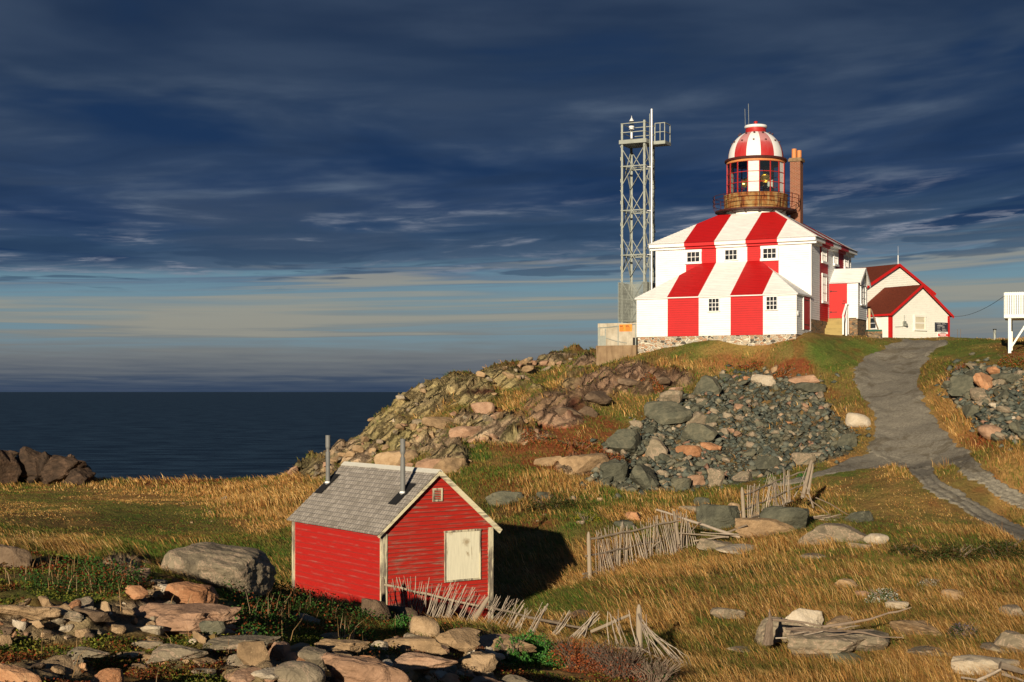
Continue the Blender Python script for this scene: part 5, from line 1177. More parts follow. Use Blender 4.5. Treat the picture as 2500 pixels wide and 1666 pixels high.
rock(585,1528,56,62,'m','tan','upright tan rock with a pointed top among the central stones'); rock(548,1532,80,34,'m','grey','grey rock left of the upright pointed rock'); rock(556,1562,70,30,'m','pink','pinkish rock at the foot of the upright pointed rock')
rock(636,1522,64,44,'m','pink','pink rock right of the upright pointed rock'); rock(668,1536,52,36,'m','orange','orange rock at the right of the pink one'); rock(620,1500,26,20,'x','pale','small pale stone above the pink rock'); rock(712,1530,80,50,'m','grey','grey jagged rock right of the orange one')
rock(690,1600,120,80,'r','grey','big rounded grey rock cut by the bottom edge'); rock(615,1560,70,26,'m','pale','pale flat rock left of the big rounded rock')
rock(860,1600,200,84,'s','pink','big sloping pink bedrock slab with dark cracks at the bottom centre',.55,-.25,.06,'rock_slab','slab'); rock(780,1540,60,46,'m','tan','thin upright tan slab leaning on the sloping pink bedrock'); rock(775,1500,110,28,'s','tan','tan ledge above the sloping pink bedrock',.5,-.1,.06,'rock_slab','slab')
rock(890,1610,90,44,'m','orange','orange rock at the bottom edge on the pink bedrock')
rock(975,1462,74,54,'r','tan','smooth round tan boulder in front of the fence by the shed',.8,0,.05)
rock(862,1428,50,58,'b','brown','pointed brown rock at the shed corner post'); rock(908,1428,78,40,'b','brown','sloping brown rock beside the pointed one at the shed corner'); rock(758,1478,64,28,'m','tan','squared tan block behind the dry grass tuft'); rock(680,1432,80,26,'m','grey','low grey rock hidden in the greenery left of the shed')
rock(875,1490,46,22,'m','pale','small pale rock above the tan ledge'); rock(945,1475,44,18,'x','grey','small squared grey stone left of the round tan boulder')
rock(960,1500,120,40,'m','tan','tan bedrock hump below the round boulder',.5,0,.06,'rock_slab','slab'); rock(1052,1500,100,48,'m','tan','cracked tan bedrock hump right of the round boulder',.6,0,.06,'rock_slab','slab'); rock(1130,1490,90,36,'m','pink','pinkish rock behind the cracked tan bedrock'); rock(1165,1508,110,34,'s','tan','low tan rock at the foot of the leaning fence rods',.6,0,.06,'rock_slab','slab')
rock(1103,1508,30,18,'x','orange','small round orange stone between the bedrock humps'); rock(950,1535,150,36,'s','pink','flat pinkish slab below the tan hump',.5,0,.05,'rock_slab','slab'); rock(1085,1552,76,60,'b','tan','upright tan rock left of the green juniper'); rock(1022,1552,80,26,'m','grey','dark grey flat rock left of the upright tan rock'); rock(1030,1580,64,34,'m','orange','orange rock at the bottom edge under the flat grey rock'); rock(1110,1590,110,36,'s','pink','pinkish slab at the bottom edge beside the juniper',.5,0,.05,'rock_slab','slab')
rock(1180,1600,120,50,'s','grey','grey ledge at the bottom edge under the juniper',.5,0,.05,'rock_slab','slab')
rock(1330,1425,50,26,'m','brown','brown rock behind the leaning rods'); rock(1270,1440,40,18,'m','tan','small tan stone behind the leaning rods')
rock(1155,1162,64,38,'b','dark','grey green pointed boulder in the grass right of the shed roof',.6,.0,.04); rock(1250,1146,36,18,'m','dark','small dark stone right of the grey green pointed boulder')
rock(1640,1212,84,62,'d','dark','tall rounded dark slate boulder behind the broken rails',.7,0); rock(1618,1170,40,30,'m','dark','dark stone just above the tall rounded slate boulder'); rock(1692,1208,44,40,'m','tan','brown stone right of the tall rounded slate boulder'); rock(1590,1178,60,18,'m','grey','low grey stone left of the tall rounded slate boulder')
rock(1455,1196,44,22,'m','orange','orange brown boulder in the grass above the wattle fence'); rock(1440,1215,40,20,'m','dark','dark stone under the orange brown boulder')
rock(1830,1218,110,62,'m','dark','large dark slate boulder at the foot of the upper fence',.6,0,.06); rock(1760,1235,110,46,'b','tan','large tan boulder left of the dark slate one at the upper fence',.6,.1); rock(1900,1252,140,56,'m','grey','broad two toned boulder carrying a heap of branches',.5,.05,.05); rock(1985,1200,70,26,'m','dark','flat dark stone right of the branch heap'); rock(1688,1195,40,46,'m','tan','upright tan stone behind the upper fence post')
rock(2018,1252,56,32,'r','pale','rounded pale boulder right of the branch heap'); rock(1985,1262,60,12,'m','grey','low grey stone at the end of the fallen branches'); rock(1640,1262,70,24,'m','grey','flat grey rock below the broken rails'); rock(1700,1270,110,16,'m','pale','pale flat rock below the end of the long rail'); rock(1880,1285,60,10,'m','grey','grey sliver of rock in the grass under the broad boulder')
rock(1845,1455,66,66,'b','pale','pale pointed rock rising behind the driftwood heap',.6,0); rock(1790,1480,150,60,'s','grey','grey rock under the left end of the driftwood heap',.5,.2,.05,'rock_slab','slab'); rock(1900,1520,220,66,'s','grey','long grey slab in front of the driftwood heap',.45,0,.04,'rock_slab','slab'); rock(2110,1462,96,46,'b','tan','squared tan boulder at the right end of the driftwood heap',.6,0); rock(2020,1500,90,44,'m','grey','grey boulder below the squared tan one'); rock(1935,1445,70,24,'m','tan','low tan rock behind the driftwood heap')
rock(2195,1378,58,28,'r','tan','smooth tan boulder alone in the tall golden grass'); rock(2070,1400,60,22,'m','pale','pale boulder behind the long brown branch'); rock(2330,1500,80,54,'b','grey','dark grey boulder at the right edge'); rock(2290,1555,130,44,'b','pale','pale tan boulder low at the right edge',.6,.15); rock(2290,1500,70,22,'m','grey','flat grey rock left of the dark boulder at the right edge'); rock(2335,1420,60,28,'m','grey','grey boulder at the right edge in golden grass')
rock(1940,1350,50,24,'m','tan','tan rock in the grass above the driftwood heap'); rock(1680,1428,66,28,'m','grey','grey rock in the grass right of the tall fence post'); rock(1700,1498,60,14,'m','grey','low grey rock in shade near the bottom'); rock(1990,1372,40,16,'x','pink','pinkish rock showing through the golden grass'); rock(2140,1510,110,18,'m','grey','long low grey rock below the squared tan boulder'); rock(1950,1525,80,28,'m','dark','dark low rock right of the long grey slab')
# big named blocks of the rubble heap
rock(1530,975,97,56,'m','dark','largest dark slab jutting out at the upper left of the rubble heap',.7,-.2,.25); rock(1540,930,54,34,'m','grey','grey tan boulder on top of the largest jutting dark slab'); rock(1622,905,56,51,'m','dark','tall striped slate block at the upper left of the rubble heap'); rock(1448,1045,94,56,'m','dark','long tilted slab on the left slope of the rubble heap',.6,.5,.3)
rock(1503,1062,46,56,'m','grey','upright tan grey block in the left of the rubble heap'); rock(1600,1022,80,44,'m','dark','wide slate block in the middle of the rubble heap'); rock(1600,985,56,39,'m','grey','long yellowish block below the jutting dark slab',.6,.6,.3); rock(1420,1115,67,56,'m','dark','big slate block at the lower left foot of the rubble heap'); rock(1480,1124,67,68,'m','dark','steep slate block at the foot of the rubble heap'); rock(1570,1128,56,34,'m','dark','dark block at the foot of the rubble heap right of the steep one')
rock(1576,1052,50,28,'m','orange','pink orange block in the lower left of the rubble heap'); rock(1630,1038,40,20,'m','orange','bright orange flake in the middle of the rubble heap'); rock(1760,890,44,28,'m','pale','pale block near the top of the rubble heap'); rock(1855,886,60,22,'m','pink','pinkish block at the top right of the rubble heap'); rock(1870,905,60,26,'m','dark','dark block at the top right of the rubble heap')
rock(1975,984,62,36,'r','pale','pale tan boulder beside the bend of the road'); rock(1955,1028,48,34,'m','dark','dark boulder at the road edge below the pale one'); rock(1650,1118,40,46,'m','grey','upright split stone at the foot of the rubble heap'); rock(1770,1080,72,34,'m','dark','smooth slate block low in the right of the rubble heap'); rock(1840,1070,48,30,'m','grey','sloping grey block at the lower right of the rubble heap'); rock(1715,1105,48,25,'m','grey','pale grey block at the foot of the rubble heap'); rock(1605,1118,40,28,'m','pink','pinkish block at the foot of the rubble heap')
rock(2225,905,80,51,'m','dark','dark slate block with an orange face in the right rubble',.6,.3); rock(2262,895,44,44,'m','orange','orange stone leaning on the dark block in the right rubble'); rock(2330,880,48,25,'m','dark','dark block near the right edge by the platform'); rock(2285,1008,60,38,'r','pink','round pinkish boulder in the right rubble'); rock(2340,1000,40,34,'m','dark','dark block at the right edge beside the round pinkish boulder'); rock(2240,960,48,34,'m','dark','slate block in the middle of the right rubble')
rock(2150,880,0.1,0.1,'x','tan','x') if False else None
# rock ribs of the slope below the lighthouse
for k, (dx, dy, w_, h_, mt, lb) in enumerate([(1290,958,150,60,'brown','broad brown rock face above the green hollow on the slope'),(1370,925,140,80,'brown','brown rock face under the concrete wall, smooth and slanting'),(1345,955,90,60,'brown','dark wet rock face right of the broad brown one'),(1440,880,90,46,'brown','slanting brown rock right below the concrete wall'),(1510,880,90,40,'brown','brown ribbed rock below the stone foundation'),(1555,900,60,34,'pink','pinkish rock left of the top of the rubble heap'),
        (1105,945,46,30,'pink','pink grey boulder on the slope below the dark ledge'),(1075,1000,60,28,'pink','pinkish boulder on the middle slope'),(1010,985,90,30,'tan','tan ledge on the slope above the shed'),(900,1080,90,60,'tan','tan ledge just above the shed roof'),(985,1090,60,50,'pink','cluster of pinkish blocks right above the shed ridge'),(1030,1088,60,52,'tan','blocky tan rock right of the pinkish blocks'),(1330,1085,100,40,'tan','flat tan slab left of the rubble heap'),(1270,1070,60,26,'tan','tan slab in the rust coloured bushes')]):
    rock(dx, dy, w_ * (.5 if k < 6 else 1), h_ * (.42 if k < 6 else 1), 'm' if k not in (6, 7, 10, 11) else 'b', mt, lb, .5, .35, .14, 'rock_outcrop', 'rock', .6)
# dark crag at the left above the sea
for k, (dx, dy, w_, h_, mt, lb) in enumerate([(55,1112,110,76,'crag','left block of the dark crag above the sea'),(122,1112,100,62,'crag','middle block of the dark crag above the sea'),(168,1112,64,34,'crag','right block of the dark crag, tapering into the sea'),(-8,1112,90,78,'crag','block of the dark crag cut by the left edge'),(90,1112,60,70,'crag','narrow steep block between the left and the middle block of the dark crag')]):
    o = rock(dx, dy, w_, h_, 's', mt, lb, .8, .2 * k, .5, 'crag', 'crag', 0.1)
for k in range(60):
    dx = RR.uniform(-15, 190); hh_ = np.interp(dx, [-15, 40, 70, 130, 190], [76, 78, 56, 66, 10]); rr__ = RR.random(); g_ = GD(dx, 1111); u = S(1) * g_.y / F
    w_ = RR.uniform(12, 40); h_ = RR.uniform(14, 34); p_ = Vector((g_.x, g_.y + 1.0 + rr__ * 1.2, g_.z + rr__ * max(hh_ - h_ * .7, 2) * u)); 
    put_rock('crag_rock', RR.choice(RK_MID + RK_SMALL), p_, w_ * u / 2, w_ * u / 2.4, h_ * u / 2 * 1.2, RR.uniform(0, 6), RR.choice(['crag', 'crag', 'crag', 'dark', 'brown']), 'sharp rock of the dark crag at the left edge above the sea', 'sharp rocks of the dark crag', 'rock', .2, .8)

# bands of many loose rocks
def scatter(n, test, size, mts, label, group, cat='rock', src=None, elong=0.8, name='rock', sink=0.35, tilt=0.5, zlift=0):
    c = 0; tries = 0
    while c < n and tries < n * 40:
        tries += 1
        dx, dy = test(); 
        if dx is None: continue
        px, py = S(dx), S(dy)
        if bool(on_road(np.array([px]), np.array([py]))[0]): continue
        p = G(px, py)
        if p.y > 100: continue
        s0 = size(dx, dy) * S(1) * p.y / F / 2; mt = RR.choice(mts)
        put_rock(name, RR.choice(src or RK_SMALL), p, s0 * RR.uniform(.8, 1.3), s0 * RR.uniform(.6, 1.0), s0 * RR.uniform(.5, .9), RR.uniform(0, 6.28), mt, label[mt] if isinstance(label, dict) else label, group, cat, sink, tilt)
        ROCKXY.append((p.x, p.y, s0, s0)); c += 1
def in_view(poly):
    xs = [a for a, b in poly]; ys = [b for a, b in poly]
    def f():
        x = RR.uniform(min(xs), max(xs)); y = RR.uniform(min(ys), max(ys))
        return (x * 0.9412, y * 0.9412) if inpoly(np.array([x]), np.array([y]), poly)[0] else (None, None)
    return f
def rb_size(dx, dy):
    edge = max(0, min(1, (1640 - dx) / 160)) + max(0, min(1, (dy - 1040) / 70))
    return RR.uniform(12, 23) + RR.random() ** 2 * 24 * min(1, 0.35 + edge)
LB = {'dark': 'dark green grey slate rock lying in the big rubble heap', 'grey': 'tan grey rock lying in the big rubble heap', 'orange': 'orange rock lying in the big rubble heap', 'pale': 'pale rock lying in the big rubble heap', 'pink': 'pinkish rock lying in the big rubble heap'}
scatter(270, in_view(RUBBLE), rb_size, ['dark'] * 22 + ['grey'] * 9 + ['pink'] + ['orange'] + ['pale'], LB, 'rocks of the big rubble heap', name='rubble_rock', src=RK_SMALL + RK_MID[:5])
LB2 = {k: v.replace('the big rubble heap', 'the smaller rubble right of the road') for k, v in LB.items()}
scatter(62, in_view(RUBBLE2), lambda a, b: RR.uniform(12, 38), ['dark'] * 10 + ['grey'] * 4 + ['orange', 'pale'], LB2, 'rocks of the rubble right of the road', name='rubble_rock', src=RK_SMALL + RK_MID[:5])
def from_blobs(L):
    def f():
        a, b, rx, ry = RR.choice(L)[:4]; t_ = RR.uniform(0, 6.28); r = RR.random() ** .5
        return a + math.cos(t_) * rx * r, b + math.sin(t_) * ry * r
    return f
scatter(75, from_blobs([(1160,1000,110,22),(1030,1060,50,35),(960,1070,60,30),(780,1060,70,30),(720,1085,50,14),(880,1040,70,25),(1080,960,70,15),(1190,850,90,14),(1240,838,60,12),(1130,1020,80,14),(960,990,60,20)]), lambda a, b: RR.uniform(10, 30), ['tan', 'pink', 'grey', 'pink', 'tan'],
        {'tan': 'tan rock bedded in the slope between shed and lighthouse', 'pink': 'pinkish rock bedded in the slope between shed and lighthouse', 'grey': 'grey rock bedded in the slope between shed and lighthouse'}, 'rocks bedded in the slope', src=RK_MID, name='slope_rock')
scatter(22, from_blobs([(1220,846,110,8),(1290,826,70,8),(1000,893,40,10),(940,925,20,20),(880,975,30,20),(830,1008,30,14),(760,1050,30,16),(700,1086,30,8),(1150,870,60,8),(1110,905,50,8)]), lambda a, b: RR.uniform(10, 26), ['pale', 'tan', 'grey', 'tan'],
        {'tan': 'tan rock on the skyline ridge above the sea', 'pale': 'pale rock on the skyline ridge above the sea', 'grey': 'grey rock on the skyline ridge above the sea'}, 'rocks along the ridge above the sea', src=RK_MID, name='ridge_rock')
scatter(270, from_blobs([(100,1450,140,30),(330,1400,150,50),(480,1500,170,35),(250,1530,200,25),(650,1530,100,35),(820,1500,120,30),(1000,1520,140,35),(1120,1500,90,25),(1050,1570,90,20),(150,1400,100,15)]), lambda a, b: 9 + RR.random() ** 1.6 * 40, ['tan', 'grey', 'pink', 'tan', 'pale', 'orange', 'tan', 'brown'],
        {k: k.replace('pink', 'pinkish') + ' loose stone among the heather in the foreground' for k in ('tan', 'grey', 'pink', 'pale', 'orange', 'brown')}, 'loose stones in the foreground heather', src=RK_MID, name='stone', cat='stone')
scatter(45, from_blobs([(1900,1400,400,100),(1600,1300,150,40),(500,1180,200,30),(1300,1180,120,40),(2100,950,40,40),(1700,860,150,20),(2050,1520,250,40)]), lambda a, b: 5 + RR.random() ** 2 * 18, ['tan', 'grey', 'pale'],
        {k: k + ' stone showing through the grass of the field and slope' for k in ('tan', 'grey', 'pale')}, 'stones showing through the grass', src=RK_MID, name='field_stone', cat='stone', sink=.5)

def base_shape():
    D = np.array([(1, 0, 0), (-1, 0, 0), (0, 1, 0), (0, -1, 0), (0, 0, 1), (0, 0, -1)], float) 
    Fc = np.array([(4, 0, 2), (4, 2, 1), (4, 1, 3), (4, 3, 0), (5, 2, 0), (5, 1, 2), (5, 3, 1), (5, 0, 3)]); return D, Fc
def rubble_stuff(name, polys, n, cols, smin, smax, parent=None):
    D, Fc = base_shape(); PX = []; PY = []
    while len(PX) < n:
        pl_ = polys[0] if RNG.rand() < (0.82 if len(polys) > 1 else 1) else polys[1]
        xs = [a for a, b in pl_]; ys = [b for a, b in pl_]; x = RNG.uniform(min(xs), max(xs), 200); y = RNG.uniform(min(ys), max(ys), 200); k = inpoly(x, y, pl_); PX += list(x[k]); PY += list(y[k])
    PX = np.array(PX[:n]); PY = np.array(PY[:n]); jit = RNG.rand(n) < .22; PX = PX + jit * RNG.normal(0, 34, n); PY = PY + jit * RNG.normal(0, 16, n)
    # look the positions up on the terrain grid by projecting it
    msk = (PYG > HY - 200)
    a_i = np.clip(((PX - CX) / F - _aa[0]) / (_aa[1] - _aa[0]), 0, len(_aa) - 1).astype(int)
    X = np.empty(n); Y = np.empty(n)
    for i in range(n):
        colp = PYG[200:705, a_i[i]]; j = np.argmax(colp < PY[i]); j = j + 200; X[i] = XX[j, a_i[i]]; Y[i] = YY[j, a_i[i]]
    X += RNG.uniform(-.06, .06, n); Y += RNG.uniform(-.15, .15, n); Z = HG(X, Y)
    s0 = smin + (smax - smin) * RNG.rand(n) ** 2.5
    V = D[None] * (s0[:, None, None] * RNG.uniform(0.45, 1.15, (n, 6, 1))) * np.array([1.2, 1, 0.75]) + RNG.normal(0, .12, (n, 6, 3)) * s0[:, None, None]
    t_ = RNG.uniform(0, 6.28, n); c_, s_n = np.cos(t_)[:, None], np.sin(t_)[:, None]; til = RNG.uniform(-.6, .6, n)[:, None]
    V = np.stack([V[..., 0] * c_ - V[..., 1] * s_n, V[..., 0] * s_n + V[..., 1] * c_, V[..., 2] + V[..., 0] * til], -1)
    V = V + np.stack([X, Y, Z + s0 * 0.3], -1)[:, None]
    FF = (Fc[None] + (np.arange(n) * 6)[:, None, None]).reshape(-1, 3)
    cc = np.array(cols)[RNG.randint(0, len(cols), n)] * RNG.uniform(.7, 1.25, (n, 1)); cc = np.repeat(cc, 6, 0)
    return fast_mesh(name, V.reshape(-1, 3), FF, M['vcol'], smooth=False, color=cc)
def vcol():
    m, t, b = mat('natural_variation', 0.9, 0.12); at = t.new('ShaderNodeAttribute', attribute_name='kind'); n = t.noise(oc(t), 14, 4, 0.7)
    t.put(b.inputs['Base Color'], t.mix(0.5, at.outputs[0], t.ramp(n, [(0.3, (0.3, 0.3, 0.3)), (0.7, (0.7, 0.7, 0.7))]), 'OVERLAY')); bump(t, b, n, 0.5, 0.02); return m
M['vcol'] = vcol()
dk_ = [(0.075, 0.085, 0.068), (0.06, 0.07, 0.058), (0.11, 0.115, 0.09), (0.15, 0.14, 0.10), (0.09, 0.10, 0.08)]
tag(rubble_stuff('rubble', [RUBBLE, RUBBLE2], 6500, dk_ * 5 + [(0.17, 0.15, 0.10), (0.20, 0.17, 0.11), (0.30, 0.21, 0.13), (0.26, 0.15, 0.10)], 0.04, 0.26), 'small dark slate rubble filling the heaps between the larger rocks', 'rubble', kind='stuff')

# ---------------------------------------------------------------- grass and low plants
def blades(name, X, Y, hgt, wid, col, lean, mat_, mid=0.5):
    n = len(X); Z = HG(X, Y) - 0.02; an = RNG.uniform(0, math.pi, n) * 0.6 + 0.2 * math.pi * 0; ca, sa = np.cos(an) * wid, np.sin(an) * wid
    lx, ly = lean[0] * hgt, lean[1] * hgt
    co = np.empty((n, 5, 3))
    co[:, 0] = np.stack([X - ca, Y - sa, Z], -1); co[:, 1] = np.stack([X + ca, Y + sa, Z], -1)
    co[:, 2] = np.stack([X + ca * .8 + lx * .35, Y + sa * .8 + ly * .35, Z + hgt * .55], -1); co[:, 3] = np.stack([X - ca * .8 + lx * .35, Y - sa * .8 + ly * .35, Z + hgt * .55], -1)
    co[:, 4] = np.stack([X + lx, Y + ly, Z + hgt * (1 - 0.35 * np.hypot(lean[0], lean[1]))], -1)
    k = np.arange(n)[:, None] * 5
    q = np.concatenate([k + 0, k + 1, k + 2, k + 3], 1); t3 = np.concatenate([k + 3, k + 2, k + 4], 1)
    me = bpy.data.meshes.new(name); me.vertices.add(n * 5); me.vertices.foreach_set('co', co.astype(np.float32).ravel())
    lv = np.concatenate([q, t3], 1).ravel().astype(np.int32); me.loops.add(len(lv)); me.loops.foreach_set('vertex_index', lv)
    ls = (np.arange(n)[:, None] * 7 + np.array([0, 4])[None]).ravel().astype(np.int32); me.polygons.add(2 * n); me.polygons.foreach_set('loop_start', ls)
    at = me.color_attributes.new('kind', 'FLOAT_COLOR', 'POINT'); c4 = np.ones((n, 5, 4), np.float32); c4[:, :, :3] = col[:, None, :]
    at.data.foreach_set('color', c4.ravel()); me.update(calc_edges=True); me.materials.append(mat_)
    o = bpy.data.objects.new(name, me); COL.objects.link(o); return o
def leafmat():
    m = bpy.data.materials.new('grass_blade'); m.use_nodes = True; t = NT(m.node_tree); t.n.clear(); at = t.new('ShaderNodeAttribute', attribute_name='kind')
    d = t.new('ShaderNodeBsdfDiffuse'); tr = t.new('ShaderNodeBsdfTranslucent'); t.l.new(at.outputs[0], d.inputs[0]); t.l.new(at.outputs[0], tr.inputs[0])
    mx = t.new('ShaderNodeMixShader'); mx.inputs[0].default_value = 0.3; t.l.new(d.outputs[0], mx.inputs[1]); t.l.new(tr.outputs[0], mx.inputs[2])
    o = t.new('ShaderNodeOutputMaterial'); t.l.new(mx.outputs[0], o.inputs[0]); return m
M['blade'] = leafmat()
def shed_mask(X, Y):
    lx = (X - SF.o.x) * SF.c + (Y - SF.o.y) * SF.s; ly = -(X - SF.o.x) * SF.s + (Y - SF.o.y) * SF.c
    a = (lx > -0.05) & (lx < SW + .05) & (ly > -0.05) & (ly < SL + .05)
    lx = (X - LF.o.x) * LF.c + (Y - LF.o.y) * LF.s; ly = -(X - LF.o.x) * LF.s + (Y - LF.o.y) * LF.c
    return a | ((lx > -WB - 2.5) & (lx < PW + 0.3) & (ly > -DE - .2) & (ly < DB + 1))
_rk = np.array(ROCKXY)
def in_rocks(X, Y):
    r = np.zeros(len(X), bool)
    for x, y, a, b in _rk: r |= ((X - x) / a) ** 2 + ((Y - y) / b) ** 2 < 0.55
    return r
def sample(n, y0, y1, mode, amax=0.40):
    a = RNG.uniform(-amax, amax, n)
    if mode == 'inv': Y = 1 / RNG.uniform(1 / y1, 1 / y0, n)
    else: Y = RNG.uniform(y0, y1, n)
    return a * Y, Y
def keep(X, Y):
    Z = HG(X, Y); px, py = proj(X, Y, Z); e = np.interp(px, EDGE[:, 0], EDGE[:, 1])
    k = (Y < e + 0.6) & ~on_road(px, py) & ~shed_mask(X, Y) & (py < 1800) & (px > -120) & (px < 2620)
    return X[k], Y[k], px[k], py[k]
PAL = {'straw': [(0.56, 0.34, 0.115), (0.42, 0.22, 0.07), (0.62, 0.41, 0.17), (0.30, 0.14, 0.045), (0.24, 0.18, 0.05), (0.48, 0.26, 0.08)], 'green': [(0.07, 0.14, 0.02), (0.10, 0.17, 0.028), (0.05, 0.10, 0.016), (0.15, 0.16, 0.035), (0.22, 0.17, 0.045), (0.07, 0.12, 0.022)],
       'olive': [(0.18, 0.155, 0.04), (0.26, 0.19, 0.05), (0.12, 0.12, 0.028), (0.33, 0.20, 0.06), (0.11, 0.13, 0.026), (0.19, 0.11, 0.035)], 'rust': [(0.26, 0.065, 0.022), (0.20, 0.045, 0.018), (0.30, 0.13, 0.035), (0.12, 0.045, 0.018), (0.20, 0.13, 0.03), (0.09, 0.09, 0.02)], 'dark': [(0.05, 0.065, 0.02), (0.075, 0.05, 0.02), (0.04, 0.05, 0.015), (0.11, 0.06, 0.025), (0.03, 0.04, 0.012), (0.06, 0.04, 0.016)]}
def grass(name, n, y0, y1, mode, hscale, wpx, label):
    X, Y = sample(n, y0, y1, mode); X, Y, px, py = keep(X, Y); st_, gr, ru, dk, rk, rb = zones(px, py, X, Y)
    k = ~in_rocks(X, Y) & (RNG.rand(len(X)) > rk * 1.05) & (RNG.rand(len(X)) > rb * np.where(fbm(X * .7, Y * .7, 4, 3) > .60, .70, .985)) & ~((py > S(1495) + (px - S(1050)) * .13) & (px < S(1560)) & (px > S(900))); X, Y, px, py, st_, gr, ru, dk = [q[k] for q in (X, Y, px, py, st_, gr, ru, dk)]
    n = len(X); r = RNG.rand(n); cl_ = fbm(X * 0.55 + 3, Y * 0.9, 7, 4); Wt = np.stack([st_ * 1.25 * np.clip((cl_ - .36) * 5, .10, 1.2), gr * 1.9 + np.clip((fbm(X * .16 + 9, Y * .3, 3, 3) - .5) * 4, 0, .9), np.full(n, 0.40) + np.clip((.46 - cl_) * 4, 0, .8), ru * 1.2, dk * 1.6 + np.clip((.40 - cl_) * 3, 0, .3)], 1); Wt /= Wt.sum(1)[:, None]; c = (Wt.cumsum(1) < r[:, None]).sum(1)
    c = np.clip(c, 0, 4); P_ = np.array([PAL[k] for k in ('straw', 'green', 'olive', 'rust', 'dark')]) * 1.22; col = P_[c, RNG.randint(0, 6, n)] * RNG.uniform(.75, 1.25, (n, 1))
    hh = np.array([0.36, 0.20, 0.20, 0.14, 0.20])[c] * RNG.uniform(.5, 1.25, n) * hscale
    lawn = blobs(px, py, [(1930,805,120,30),(2260,805,130,30),(1960,1090,90,60),(2080,1150,140,60),(200,1170,300,50,1.1),(350,1210,260,30,.8),(60,1240,120,20,.7),(2200,1150,120,60),(1650,800,150,20,.6),(1780,1110,150,12),(2120,772,180,18)])
    hh *= (1 - 0.72 * np.clip(lawn, 0, 1)); tuft = fbm(X * 1.3, Y * 1.3, 5, 3); hh *= 0.55 + 0.9 * tuft
    wn = fbm(X * 0.12, Y * 0.12, 2, 3); lx = -0.62 - 1.6 * (wn - 0.5) + RNG.normal(0, .28, n); ly = RNG.normal(0, .35, n)
    o = blades(name, X, Y, hh, wpx * Y / F * RNG.uniform(.7, 1.3, n), col, (lx, ly), M['blade'])
    return tag(o, label, 'grass', kind='stuff')
grass('field_grass', 330000, 24, 62, 'inv', 1.0, 0.55, 'golden and green autumn grass of the field and meadow')
grass('slope_grass', 200000, 50, 97, 'lin', 1.0, 0.75, 'short orange and green grass on the slopes round the lighthouse')
grass('meadow_grass', 110000, 40, 84, 'lin', 0.8, 0.75, 'mixed autumn grass of the far meadow')
def leaves(name, X, Y, top, size, col):
    """many small leaf faces spread through the height of low plants"""
    n = len(X); Z = HG(X, Y) + top * RNG.uniform(0.05, 1, n); N_ = RNG.normal(size=(n, 3)); N_[:, 2] = np.abs(N_[:, 2]) + .3; N_ /= np.linalg.norm(N_, axis=1)[:, None]
    A = np.cross(N_, RNG.normal(size=(n, 3))); A /= np.linalg.norm(A, axis=1)[:, None]; Bv = np.cross(N_, A); s0 = size[:, None]
    P_ = np.stack([X, Y, Z], -1); co = np.stack([P_ - A * s0, P_ + Bv * s0 * .6, P_ + A * s0, P_ - Bv * s0 * .6], 1)
    return fast_mesh(name, co.reshape(-1, 3), np.arange(n * 4).reshape(n, 4), M['blade'], smooth=False, color=np.repeat(col, 4, 0))
# foreground heather, crowberry and moss
X, Y = sample(420000, 11.5, 36, 'inv'); X, Y, px, py = keep(X, Y)
kn = np.where(px < S(900), Y < np.interp(px, [S(0), S(450), S(900)], [25, 27, 36]), (py > np.interp(px, [S(900), S(1250), S(1600)], [S(1400), S(1450), S(1540)])))
kn &= px < S(1560)
rkm = np.clip(blobs(px, py, ROCK) * 1.6 - 0.9 * vn(X * 0.9, Y * 0.9, 3), 0, 1); m1 = fbm(X * 1.1, Y * 1.1, 1, 4)
kn &= (RNG.rand(len(X)) > rkm * 1.0) & (m1 > 0.40); X, Y, px, py, m1 = [q[kn] for q in (X, Y, px, py, m1)]
k = ~in_rocks(X, Y); X, Y, px, py, m1 = [q[k] for q in (X, Y, px, py, m1)]; n = len(X)
m2 = fbm(X * 0.7 + 5, Y * 0.7, 9, 4); ferny = blobs(px, py, [(660,1380,140,50),(200,1345,140,30),(600,1440,80,50),(820,1440,80,40)])
c = np.where(m2 + RNG.normal(0, .05, n) > 0.54, 1, 0); c = np.where(ferny * RNG.rand(n) > 0.25, 2, c)
P_ = np.array([[(0.16, 0.18, 0.03), (0.10, 0.12, 0.022), (0.24, 0.22, 0.04), (0.05, 0.08, 0.018)], [(0.26, 0.06, 0.025), (0.16, 0.06, 0.022), (0.22, 0.15, 0.04), (0.10, 0.045, 0.022)], [(0.045, 0.11, 0.024), (0.07, 0.15, 0.034), (0.035, 0.075, 0.02), (0.20, 0.06, 0.022)]])
col = P_[c, RNG.randint(0, 4, n)] * RNG.uniform(.7, 1.3, (n, 1)); top = np.array([0.07, 0.09, 0.26])[c] * (0.4 + 1.3 * np.clip(fbm(X * 2.4, Y * 2.4, 3, 3), 0, 1))
tag(leaves('heather', X, Y, top, (0.010 + 0.0005 * Y) * RNG.uniform(.7, 1.3, n), col), 'mossy green and red heather between the foreground rocks', 'heather', kind='stuff')
